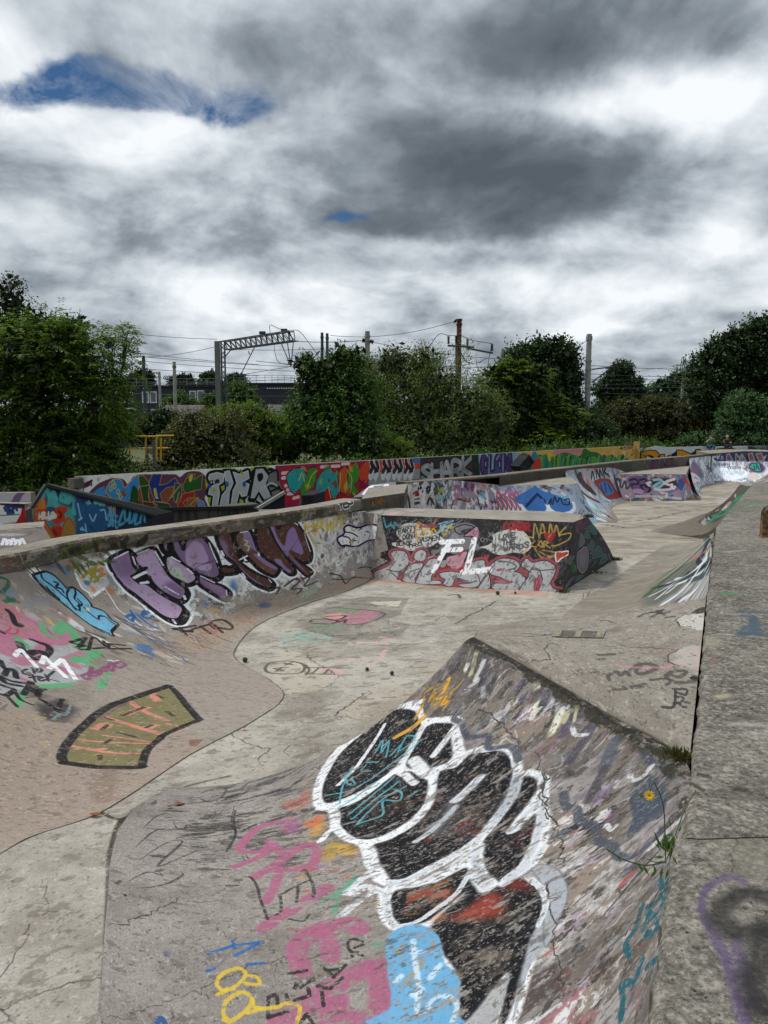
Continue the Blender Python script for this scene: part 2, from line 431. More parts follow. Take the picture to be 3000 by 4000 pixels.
    def fmask(s,scale,thr,w,aspect,ang,seed,box,feather,oct,rough):
        f,x0,y0=s.fbm(scale,aspect,ang,seed,oct,rough,box);h,wd=f.shape;m=np.clip((f-thr+w)/(2*w),0,1)
        if feather>0:
            gx=np.linspace(0,1,wd,dtype=np.float32)[None];gy=np.linspace(0,1,h,dtype=np.float32)[:,None]
            fe=np.ones((h,wd),np.float32)
            if box[0]>0:fe=fe*np.clip(gx/feather,0,1)
            if box[2]<1:fe=fe*np.clip((1-gx)/feather,0,1)
            if box[1]>0:fe=fe*np.clip(gy/feather,0,1)
            if box[3]<1:fe=fe*np.clip((1-gy)/feather,0,1)
            m=np.clip((f-thr+w-(1-fe)*.5)/(2*w),0,1)
        return m,x0,y0
    def layer(s,c,scale,thr,w=.025,a=.9,aspect=1.6,ang=1.3,seed=0,box=(0,0,1,1),feather=.25,oct=6,rough=.6):
        """old paint or dirt left in ragged islands"""
        if thr>=.6:thr=.67+(thr-.6)*1.7
        m,x0,y0=s.fmask(scale,thr,w,aspect,ang,seed,box,feather,oct,rough);s.blend(x0,y0,m,c,a)
    def erode(s,scale,thr,w=.03,a=.85,aspect=2.0,ang=1.3,seed=0,box=(0,0,1,1),feather=.2,oct=5,rough=.65):
        m,x0,y0=s.fmask(scale,thr+.15,w,aspect,ang,seed,box,feather,oct,rough);h,wd=m.shape;s.img[y0:y0+h,x0:x0+wd,3]*=1-a*m
    def outline(s,pts,w,c,**k):s.stroke(pts,w,c,closed=True,**k)
    def glyphs(s,word,p0,p1,up,gap=.25,jit=.03,seed=1):
        """strokes (in photo px) of a word running from p0 to p1 with letter height vector up"""
        r=np.random.default_rng(seed);p0,p1,up=(np.asarray(q,float)for q in(p0,p1,up))
        n=len(word);adv=(p1-p0)/(n-gap);out=[]
        for k,ch in enumerate(word.upper()):
            o=p0+adv*k+up*r.normal()*jit;wv=adv*(1-gap);uv_=up*(1+r.normal()*jit*2)
            for g in GLY.get(ch,[]):out.append([o+wv*x+uv_*y+r.normal(size=2)*jit*.3*np.linalg.norm(up)for x,y in g])
        return out
    def tag(s,word,p0,p1,up,w,c,a=1.0,seed=1,jit=.04,gap=.25,sm=True,soft=.4):
        for g in s.glyphs(word,p0,p1,up,gap,jit,seed):s.stroke(g,w,c,a,soft=soft,sm=sm)
    def piece(s,word,p0,p1,up,w,fill,line=(15,15,18),glow=None,fills=None,gap=.12,seed=1,lw=.05,gw=.09,hi=None,shadow=None):
        """a fat lettered piece: glow, drop shadow, outline, fill, highlights"""
        gs=s.glyphs(word,p0,p1,up,gap,.05,seed);r=np.random.default_rng(seed+50)
        if glow is not None:
            for g in gs:s.stroke(g,w+2*lw+2*gw,glow,1,soft=.12)
        if shadow is not None:
            for g in gs:s.stroke([q+np.asarray(shadow[0])for q in g],w+lw,shadow[1],1,soft=.1)
        for g in gs:s.stroke(g,w+2*lw,line,1,soft=.1)
        for g in gs:s.stroke(g,w,fill,1,soft=.1)
        if fills:
            for g in gs:
                for _ in range(3):
                    k=r.integers(0,len(g));q=g[k];kk=g[min(k+1,len(g)-1)]
                    s.stroke([q,q*.45+kk*.55],w*r.uniform(.5,.95),fills[r.integers(len(fills))],.95,soft=.15)
        if hi is not None:
            for g in gs:s.stroke([q+np.asarray(up)*.05 for q in g[:2]],w*.13,hi,.9,soft=.2)
    def clutter(s,n,pal,size,uvbox=(0,0,1,1),ang=None,seed=1,a=(.4,.95),kind=(.5,.3,.2),aspect=(1.5,4)):
        """old paint: blobs, brush streaks and scribbles, sizes in metres"""
        r=np.random.default_rng(seed)
        for _ in range(n):
            cx=r.uniform(uvbox[0],uvbox[2])*s.W;cy=r.uniform(uvbox[1],uvbox[3])*s.H
            c=pal[r.integers(len(pal))];sz=size[0]*(size[1]/size[0])**r.random();al=r.uniform(*a)
            an=(ang if ang is not None else r.uniform(0,6.28))+r.normal()*.35;k=r.random()
            ca,sa=math.cos(an),math.sin(an)
            def tx(x,y):return(cx+(x*ca-y*sa)/s.mu,cy+(x*sa+y*ca)/s.mv)
            if k<kind[0]:
                m=r.integers(7,12);ap=r.uniform(*aspect)
                s.poly([tx(sz*.5*r.uniform(.55,1.2)*math.cos(q),sz*.5/ap*r.uniform(.55,1.25)*math.sin(q))for q in np.linspace(0,6.28,m,endpoint=False)],c,al,tex=True,soft=sz*r.choice([.0,.02,.06]))
            elif k<kind[0]+kind[1]:
                s.stroke([tx(sz*(q-.5),sz*r.normal()*.06)for q in np.linspace(0,1,4)],sz*r.uniform(.05,.16),c,al,tex=True,soft=.5,taper=True)
            else:
                x=-sz*.4;pts=[]
                for q in range(r.integers(4,9)):
                    pts.append(tx(x,sz*r.uniform(-.3,.3)));x+=sz*r.uniform(.02,.2)
                s.stroke(pts,sz*r.uniform(.025,.06),c,al,tex=True,soft=.4)
    def crack(s,pts,w=.008,c=(52,46,40),a=.85,jit=.012,seed=3):
        p=s.uv(pts);r=np.random.default_rng(seed);q=[]
        for k in range(len(p)-1):
            L=np.hypot((p[k+1][0]-p[k][0])*s.mu,(p[k+1][1]-p[k][1])*s.mv);m=int(max(2,min(40,L/.035)))
            for t in np.linspace(0,1,m,endpoint=False):q.append(p[k]*(1-t)+p[k+1]*t+r.normal(size=2)*jit/np.array([s.mu,s.mv])*(0<t))
        q.append(p[-1]);q=np.array(q);m=len(q)
        for k in range(0,m-1,3):s.stroke(q[k:k+4],w*r.uniform(.5,1.3),c,a,soft=.6,sm=False,tex=True)
    def image(s,name):
        im=bpy.data.images.new(name,s.W,s.H,alpha=True);im.alpha_mode='CHANNEL_PACKED'
        im.pixels.foreach_set(np.clip(s.img,0,1).ravel());im.update();im.pack();im['lu']=float(s.mu*s.W);im['lv']=float(s.mv*s.H);return im

# ------------------------------------------------------------------ materials
MATS={}
def new_mat(name):
    m=bpy.data.materials.new(name);m.use_nodes=True;t=NT(m.node_tree);b=t.n['Principled BSDF'];return m,t,b
def concrete(name,base,dark=None,img=None,wear=.42,wear_w=.16,stain=.35,speck=.5,bump=.35,crack=0.0,paint_gain=1.0,moss=0.0,streak=None,wscale=9.0,ragged=.006,mottle=0.0):
    """weathered concrete; img = sheet of paint on it (u,v), worn through by noise"""
    m,t,b=new_mat(name);o=t.new('ShaderNodeTexCoord').outputs['Object']
    base=np.array(lin(base));dark=np.array(lin(dark))if dark is not None else base*.42
    big=t.noise(o,.55,6,.6);med=t.noise(o,4.5,8,.65);fin=t.noise(o,55,4,.7);gr=t.noise(o,210,2,.6)
    f=t.rng(t.math('ADD',t.math('MULTIPLY',big,.55),t.math('MULTIPLY',med,.45)),.62,.36,0,1)
    c=t.mix(t.math('MULTIPLY',f,stain),tuple(base*1.06),tuple(dark))
    bl=t.noise(o,1.7,9,.7,.6);c=t.mix(t.math('MULTIPLY',t.rng(bl,.50,.66,0,1),stain*.6),c,tuple(dark*.9));c=t.mix(t.math('MULTIPLY',t.rng(bl,.46,.34,0,1),stain*.35),c,tuple(np.minimum(base*1.22,.75)))
    c=t.mix(t.math('MULTIPLY',t.rng(fin,.42,.66,0,1),speck*.55),c,tuple(dark*.75))
    c=t.mix(t.math('MULTIPLY',t.rng(gr,.56,.72,0,1),speck*.5),c,tuple(np.minimum(base*1.75,.8)))
    pit=t.vor(o,38);pm=t.math('MULTIPLY',t.rng(pit,.16,.08,0,1),t.rng(med,.5,.6,0,1))
    c=t.mix(t.math('MULTIPLY',pm,min(1,speck*.9)),c,tuple(dark*.35))
    if mottle:
        mt=t.noise(o,38,9,.78);m2=t.noise(o,13,6,.7)
        mk=t.math('ADD',t.math('MULTIPLY',mt,.7),t.math('MULTIPLY',m2,.3))
        c=t.mix(t.math('MULTIPLY',t.rng(mk,.50,.58,0,1),mottle),c,tuple(np.minimum(base*1.55,.7)))
        c=t.mix(t.math('MULTIPLY',t.rng(mk,.47,.40,0,1),mottle),c,tuple(dark*.62))
    h=t.math('ADD',t.math('MULTIPLY',fin,.6),t.math('MULTIPLY',med,.6));h=t.math('SUBTRACT',h,t.math('MULTIPLY',pm,.4))
    if crack:
        wv=t.new('ShaderNodeTexNoise');t.put(wv.inputs['Vector'],o);wv.inputs['Scale'].default_value=3.0;wv.inputs['Detail'].default_value=6
        ov=t.vmath('ADD',o,t.vmath('MULTIPLY',t.vmath('SUBTRACT',wv.outputs['Color'],(.5,.5,.5)),(.35,.35,.35)))
        e=t.vor(ov,crack,'DISTANCE_TO_EDGE');k=t.math('MULTIPLY',t.rng(e,.009,.002,0,1),t.rng(big,.44,.52,0,1))
        c=t.mix(t.math('MULTIPLY',k,.85),c,tuple(dark*.25));h=t.math('SUBTRACT',h,t.math('MULTIPLY',k,.8))
    if moss:
        mm=t.math('MULTIPLY',t.rng(t.noise(o,7,8,.7),.52,.66,0,1),t.rng(t.noise(o,.9,3),.5,.62,0,1))
        c=t.mix(t.math('MULTIPLY',mm,moss),c,lin((74,82,38)))
    if img is not None:
        uvn=t.new('ShaderNodeUVMap');tx=t.new('ShaderNodeTexImage');tx.image=img;tx.extension='EXTEND'
        rg=t.new('ShaderNodeTexNoise');t.put(rg.inputs['Vector'],o);rg.inputs['Scale'].default_value=26;rg.inputs['Detail'].default_value=7;rg.inputs['Roughness'].default_value=.75
        uvw=t.vmath('ADD',uvn.outputs[0],t.vmath('MULTIPLY',t.vmath('SUBTRACT',rg.outputs['Color'],(.5,.5,.5)),(ragged*2.6/img['lu'],ragged*2.6/img['lv'],0)))
        t.put(tx.inputs[0],uvw)
        w1=t.noise(o,wscale,9,.72);w2=t.noise(o,wscale*9,5,.7)
        wn=t.math('ADD',t.math('MULTIPLY',w1,.6),t.math('MULTIPLY',w2,.4))
        keep=t.rng(wn,wear-wear_w,wear+wear_w*.3,0,1)
        al=t.math('MULTIPLY',tx.outputs['Alpha'],keep)
        pc=t.mix(t.math('MULTIPLY',t.rng(med,.35,.65,0,1),.28),tx.outputs['Color'],t.mix(1.0,tx.outputs['Color'],(.55,.55,.56),'MULTIPLY'))
        pc=t.mix(t.math('MULTIPLY',t.rng(fin,.5,.7,0,1),.35),pc,t.mix(1.0,pc,(.5,.48,.46),'MULTIPLY'))
        if paint_gain!=1.0:pc=t.mix(1.0,pc,(paint_gain,)*3,'MULTIPLY')
        c=t.mix(al,c,pc)
        t.put(b.inputs['Roughness'],t.math('SUBTRACT',.9,t.math('MULTIPLY',al,.22)))
    else:b.inputs['Roughness'].default_value=.9
    t.put(b.inputs['Base Color'],c);b.inputs['Specular IOR Level'].default_value=.12
    bn=t.new('ShaderNodeBump');bn.inputs['Strength'].default_value=bump;bn.inputs['Distance'].default_value=.014
    t.put(bn.inputs['Height'],h);t.l.new(bn.outputs[0],b.inputs['Normal'])
    return m
def plain(name,c,rough=.6,metal=0.0,var=.25,scale=6.0,c2=None,bump=.1):
    m,t,b=new_mat(name);o=t.new('ShaderNodeTexCoord').outputs['Object'];c=np.array(lin(c))
    c2=np.array(lin(c2))if c2 is not None else c*.55
    n=t.noise(o,scale,7,.65);f=t.math('MULTIPLY',t.rng(n,.4,.66,0,1),var*2)
    t.put(b.inputs['Base Color'],t.mix(t.math('MINIMUM',f,1.0),tuple(c),tuple(c2)))
    b.inputs['Roughness'].default_value=rough;b.inputs['Metallic'].default_value=metal
    bn=t.new('ShaderNodeBump');bn.inputs['Strength'].default_value=bump;bn.inputs['Distance'].default_value=.01
    t.put(bn.inputs['Height'],n);t.l.new(bn.outputs[0],b.inputs['Normal'])
    return m
def leafmat(name,cols,trans=.35):
    m,t,b=new_mat(name);t.n.remove(b);g=t.new('ShaderNodeNewGeometry');o=t.new('ShaderNodeTexCoord').outputs['Object']
    k=t.math('ADD',t.math('MULTIPLY',g.outputs['Random Per Island'],.6),t.math('MULTIPLY',t.noise(o,.9,4),.5),clamp=True)
    st=[(i/(len(cols)-1),tuple(1.8*q for q in lin(c)))for i,c in enumerate(cols)]
    c=t.ramp(k,st)
    d=t.new('ShaderNodeBsdfPrincipled');t.put(d.inputs['Base Color'],c);d.inputs['Roughness'].default_value=.5;d.inputs['Specular IOR Level'].default_value=.35
    tr=t.new('ShaderNodeBsdfTranslucent');t.put(tr.inputs[0],t.mix(1.0,c,(1.2,1.35,.5),'MULTIPLY'))
    mx=t.new('ShaderNodeMixShader');mx.inputs[0].default_value=trans
    t.l.new(d.outputs[0],mx.inputs[1]);t.l.new(tr.outputs[0],mx.inputs[2])
    t.l.new(mx.outputs[0],t.n['Material Output'].inputs[0]);return m
# ================================================================== STRUCTURE
FZ=-1.45        # floor of the sunken runs; decks and copings are at z = 0
def zc(x0,y0,k):return lambda pts:[(x0+x*k,y0+y*k)for x,y in pts]
c5b=zc(1450,1950,.6028);c6=zc(0,1850,.4219);c7=zc(350,1980,.5425);c8=zc(1100,2300,.7233);cL=zc(0,2200,.4219)
c9=zc(2000,2300,.6028);c10=zc(0,3100,.6028);c11=zc(800,3000,.663);c12=zc(1700,3000,.7836);cA=zc(1200,2650,.6028)
cB=zc(2200,2750,.4822);cD=zc(1200,3300,.6028);cE=zc(250,1800,.4822);cG=zc(1000,1740,.5425);cH=zc(1800,1700,.4219);cI=zc(2300,1690,.4219)
c7l=zc(0,2300,.7233);cR=zc(2700,1680,.1989)
GREY=[(150,146,140),(120,116,110),(182,178,172),(96,92,88)]
MIXP=[(225,225,225),(40,42,48),(150,120,160),(90,140,190),(196,88,92),(232,232,228),(70,150,140),(220,190,90),(30,60,110),(205,160,185),(120,110,104),(235,238,240)]
COOL=[(225,232,238),(150,190,220),(90,120,180),(140,110,160),(50,52,62),(200,205,212),(186,120,160),(70,130,150),(235,236,238),(110,106,104)]
DARKP=[(30,32,38),(52,50,54),(70,64,66),(36,52,84),(84,40,44),(40,74,66),(120,116,116),(60,48,76)]

cc_side=concrete('bare_concrete',(128,122,113),stain=.6,bump=.5)
cc_dark=concrete('dark_concrete',(96,92,84),stain=.7,bump=.5,moss=.5)

# ---- ground sheet to the horizon
gm,t,b=new_mat('rough_grass_ground');o=t.new('ShaderNodeTexCoord').outputs['Object']
t.put(b.inputs['Base Color'],t.ramp(t.noise(o,.4,8,.7),[(.3,lin((52,52,30))),(.5,lin((70,78,40))),(.7,lin((104,92,58)))]));b.inputs['Roughness'].default_value=.95
g=mesh_obj('ground',[(-900,-300,-2.05),(900,-300,-2.05),(900,1500,-2.05),(-900,1500,-2.05)],[(0,1,2,3)],gm,origin=(0,0,-2.05));tag(g,kind='structure')

# ---- floor of the runs, in two sheets
def LX(y):return np.interp(y,[-2,1.78,3.69,6.91,11.29,19,45],[-.95,.70,1.55,2.96,4.91,9.07,23.1])
def floor_sheet(name,Ls,Rs,nu,nv,W_,H_):
    P=ruled(Ls,Rs,nv,nu,False).transpose(1,0,2)      # rows follow the length, columns the width
    return P
L1=[(-4.6,-1,FZ),(-4.4,5,FZ),(-3.8,9,FZ),(-2.4,12.5,FZ),(-1.1,15.6,FZ),(-.3,17,FZ)]
R1=[(LX(-1)+.3,-1,FZ),(LX(5)+.3,5,FZ),(LX(9)+.3,9,FZ),(LX(12.5)+.3,12.5,FZ),(LX(15.6)+.3,15.6,FZ),(LX(17)+.3,17,FZ)]
a=resample(L1,240,False);bq=resample(R1,240,False);s=np.linspace(0,1,120)[None,:,None]
PF=a[:,None]*(1-s)+bq[:,None]*s
pf=Paint(PF,1400,2600)
LIGHT=(172,168,160)
PINK=(148,130,116);TAN=(140,130,117);GRY=(142,137,129)
# orange-pink strip at the foot of the hip-hop wall and the box
pf.poly([(905,2500),(1000,2430),(1200,2345),(1480,2272),(1700,2295),(1900,2314),(2140,2335),(2150,2315),(1900,2290),(1700,2270),(1480,2235),(1200,2320),(900,2460)],(168,130,112),.9,sm=False)
pf.stroke([(905,2505),(1000,2434),(1200,2352),(1400,2290)],.02,(60,48,40),.8,soft=.6)
# grey cracked patch with a painted square
pf.poly(c8([(250,70),(470,40),(690,50),(640,140),(560,165),(700,190),(640,255),(480,290),(250,260),(120,220),(40,200)]),(124,119,111),.85,sm=False,soft=.01)
pf.poly(c8([(470,72),(650,64),(630,96),(530,92)]),(190,184,170),.9,sm=False)
pf.poly(c8([(310,102),(555,130),(450,185),(330,190),(230,160)]),(168,112,128),.8,sm=False,soft=.02)
pf.poly(c8([(310,102),(430,115),(380,135),(280,125)]),(92,128,92),.8,sm=False,soft=.02)
pf.poly(c8([(230,140),(330,130),(350,160),(260,165)]),(205,140,136),.7,sm=False,soft=.03)
pf.poly(c8([(180,190),(330,195),(300,225),(170,215)]),(110,140,116),.5,sm=True,soft=.04)
pf.stroke(c8([(310,102),(555,130),(450,187),(330,192)]),.03,(60,50,52),.8)
pf.stroke(c8([(240,110),(300,100)]),.03,(50,46,46),.8)
for q in([(240,150),(345,145),(300,168),(230,160)],[(150,180),(180,165),(300,172),(260,190),(160,185)],[(310,180),(345,165),(340,185)]):pf.stroke(c8(q),.04,(48,46,46),.85)
# black/grey joints and cracks
for q,w in((c8([(1170,60),(1080,115),(1000,150),(940,190)]),.03),(c8([(830,175),(880,140)]),.012),(c8([(135,360),(180,400),(230,425),(310,472)]),.02),(c8([(310,472),(270,515),(190,552)]),.012),
             (c8([(290,685),(400,600),(480,550)]),.02),(c8([(290,685),(430,708)]),.02),(c8([(1000,165),(1150,155),(1350,160),(1550,160)]),.012),(c8([(0,320),(130,345),(150,360)]),.01),
             (c10([(270,555),(295,640),(310,765),(380,765)]),.007),(c10([(190,845),(165,960),(90,1060),(0,1190)]),.009),(c10([(0,1395),(50,1395),(290,1280),(480,1225),(670,1195)]),.01),(c10([(0,1395),(60,1440),(110,1493)]),.008),(c10([(310,765),(265,805)]),.004),
             (c7l([(1210,765),(1330,835),(1460,865),(1400,910),(1400,945),(1425,955)]),.012),(c7l([(1659,830),(1560,850),(1530,880),(1560,905)]),.009),(c7l([(850,1085),(960,1095)]),.008),(c7l([(1100,830),(1250,790)]),.006),
             ([(2260,2460),(2330,2380),(2420,2330),(2470,2300),(2500,2270),(2520,2250)],.035),([(2560,2205),(2620,2180),(2610,2150)],.03),([(2380,2243),(2540,2240)],.03),([(2390,2222),(2530,2216)],.02),([(1920,2385),(2150,2370),(2300,2355)],.015)):
    pf.crack(q,w)
pf.crack(c8([(130,230),(300,258),(420,240),(560,215),(680,190)]),.012,jit=.03);pf.crack(c8([(380,290),(420,240),(400,205),(520,170)]),.01,jit=.03);pf.crack(c8([(560,170),(600,200),(560,230),(620,250)]),.012,jit=.04)
pf.crack(c8([(0,300),(120,262),(300,290),(560,300)]),.01,jit=.02);pf.crack(c8([(250,75),(430,82),(640,100)]),.016,jit=.02)
pf.poly(c8([(480,545),(520,520),(640,530),(740,525),(640,640),(450,720),(290,685)]),(166,156,140),.7,sm=False)
pf.poly(c8([(660,430),(900,360),(1000,280),(860,470),(760,500)]),(160,150,136),.5,sm=False,soft=.03)
pf.poly(c8([(0,330),(140,365),(240,440),(310,475),(190,552),(0,570)]),(184,176,158),.45,sm=True,soft=.02)
pf.stroke([(395,4000),(418,3560),(424,3380),(452,3240),(525,3160),(615,3104),(755,3064),(900,3030)],.035,(66,60,52),.8,soft=.8,sm=False)
# broken dirt line where apron meets the slab
pf.stroke(c10([(660,122),(720,155),(770,165),(820,155)]),.03,(44,40,32),.95,soft=.7);pf.poly(c10([(770,165),(820,155),(745,260),(715,400),(690,430),(700,360),(740,230)]),(52,48,40),.95,soft=.006)
pf.stroke(c10([(560,160),(600,145),(650,135)]),.03,(120,62,32),.9,soft=.7)
for q in([(395,405),(450,390),(520,410),(480,430),(420,425)],):pf.poly(c10(q),(84,80,76),.6,soft=.03)
pf.clutter(240,[(150,146,134),(120,112,100),(188,182,168),(200,195,182),(104,96,84)],(.15,1.6),(.0,.0,1,1),seed=11,a=(.08,.3),kind=(.8,.2,0))
pf.clutter(160,[(70,66,60),(96,80,60),(60,58,56)],(.02,.09),(0,0,1,.7),seed=12,a=(.3,.7),kind=(.7,.3,0))
pf.layer((118,110,98),.55,.60,.08,.30,1.3,.3,1);pf.layer((190,184,170),.45,.60,.06,.35,1.4,.2,2);pf.layer((92,84,74),.09,.66,.03,.45,1.6,.4,3);pf.layer((196,190,178),.035,.70,.03,.4,1.2,0,4,oct=4);pf.layer((78,70,62),.025,.72,.03,.5,1.2,0,5,oct=4)
# pale tags on the floor: round face, teal scrawl, pink marks
TEAL=(120,176,164)
for q in([(1430,430),(1460,400),(1560,390),(1640,410),(1630,450),(1540,460),(1450,452),(1430,430)],[(1530,400),(1580,410)],[(1575,398),(1540,412)],[(1480,430),(1530,440)],[(1520,425),(1490,445)]):pf.stroke(c7l(q),.035,(84,78,68),.85)
for q in([(1659,425),(1900,428)],[(1659,458),(1900,466)],[(1720,428),(1690,455)],[(1780,430),(1750,460)],[(1650,410),(1670,440),(1650,465)]):pf.stroke(c7l(q),.03,(84,78,68),.8)
for q in([(0,300),(60,300),(180,285),(260,270),(180,240),(60,235),(0,262)],[(20,250),(90,260),(130,280)],[(0,280),(80,270),(160,265)],[(90,240),(150,262),(230,262)]):pf.stroke(c8(q),.05,TEAL,.65,soft=.6)
for q in([(190,450),(260,430),(330,455),(260,470)],[(380,300),(470,290),(560,300)],[(300,390),(420,380),(520,385),(560,330)],[(530,260),(600,275)]):pf.stroke(c8(q),.06,(206,160,168),.55,soft=.8)
pf.stroke(c8([(900,35),(950,30),(965,50)]),.05,(70,66,60),.8);pf.stroke(c8([(790,192),(830,192)]),.05,(84,96,124),.7)
pf.tag('HENCH',(2275,2345),(2385,2330),(4,-28),.025,(96,90,84),.7,seed=4)
# lighter trowelled bands farther along
for q in([(2330,2125),(2460,2110),(2690,2120),(2660,2132),(2450,2134)],[(2340,2090),(2450,2094),(2400,2104),(2340,2102)]):pf.poly(q,(196,190,176),.8,soft=.02)
fim=pf.image('floor_paint');im=fim
m_floor=concrete('floor_concrete',LIGHT,dark=(98,90,78),img=im,wear=.36,wear_w=.14,stain=.6,speck=.6,bump=.3)
fl=surf_obj('floor',PF,m_floor);tag(fl,kind='structure')

L2=[(-.3,17,FZ),(.4,19.6,FZ),(3.2,22.6,FZ),(6.8,27.4,FZ),(10.6,32.2,FZ),(16,39.0,FZ),(18.4,43.5,FZ)]
R2=[(LX(17)+.3,17,FZ),(LX(19.6)+.3,19.6,FZ),(LX(22.6)+.3,22.6,FZ),(LX(27.4)+.3,27.4,FZ),(LX(32.2)+.3,32.2,FZ),(LX(39)+.3,39,FZ),(LX(43.5)+.3,43.5,FZ)]
a=resample(L2,200,False);bq=resample(R2,200,False);s=np.linspace(0,1,80)[None,:,None]
PF2=a[:,None]*(1-s)+bq[:,None]*s
p2=Paint(PF2,700,1500)
p2.clutter(160,[(150,142,126),(120,108,92),(196,190,176),(206,202,190),(104,94,80),(132,116,98)],(.4,3.0),seed=21,a=(.15,.5),kind=(.8,.2,0),ang=.1)
for q in([(2440,2040),(2530,2030),(2620,2010),(2700,1995)],[(2360,2050),(2450,2062),(2560,2050)],[(2560,1985),(2700,1975),(2800,1965)]):p2.crack(q,.05,jit=.05)
for q in(cR([(0,1290),(60,1270),(140,1300),(60,1320)]),cR([(40,1330),(130,1325),(210,1360),(90,1350)]),cR([(80,1370),(160,1385),(215,1370)])):p2.poly(q,(52,48,46),.85)
p2.poly(cR([(500,1340),(700,1330),(650,1360),(520,1360)]),(150,176,190),.5,soft=.05)
p2.layer((112,104,92),.9,.60,.10,.3,1.3,.1,6);p2.layer((186,180,168),.7,.60,.08,.3,1.4,.1,7);p2.layer((84,74,62),.2,.66,.04,.4,3,.1,8)
m_floor2=concrete('floor_concrete_far',(158,153,143),dark=(94,84,70),img=p2.image('floor_paint_far'),wear=.36,wear_w=.14,stain=.6,speck=.3,bump=.2)
f2=surf_obj('floor',PF2,m_floor2);tag(f2,kind='structure')

# ================================================================== NEAR QUARTER PIPE (foreground)
toes=[(-.95,0.4,FZ),(-1.2,1.9,FZ),(-1.38,3.3,FZ),(-1.68,4.35,FZ),(-1.86,4.95,FZ),(-1.93,5.35,FZ),(-1.90,5.70,FZ),(-1.70,5.98,FZ)]
nose=at_z(1850,2462,-.08)
tops=[(LX(-.2),-.2,-.03),(LX(1.0),1.0,-.03),(LX(2.0),2.0,-.03),(LX(2.75),2.75,-.03),(1.40,3.42,-.005),(1.22,4.05,-.015),(.98,4.85,-.04),tuple(nose)]
toes=[(x,y,z+.012)for x,y,z in toes]
PQ=qp(toes,tops,[72,72,70,66,58,52,47,42],300,130)
lip_u=np.clip((np.linspace(0,1,300)-.44)/.08,0,1)          # the lip is rolled only where it leaves the deck
dl=np.linalg.norm(PQ-PQ[-1:],axis=2);PQ[...,2]-=.055*lip_u[None]*np.clip(1-dl/.16,0,1)**2
pq=Paint(PQ,2500,1420)
EX={'pq':pq}
exec_later=[]
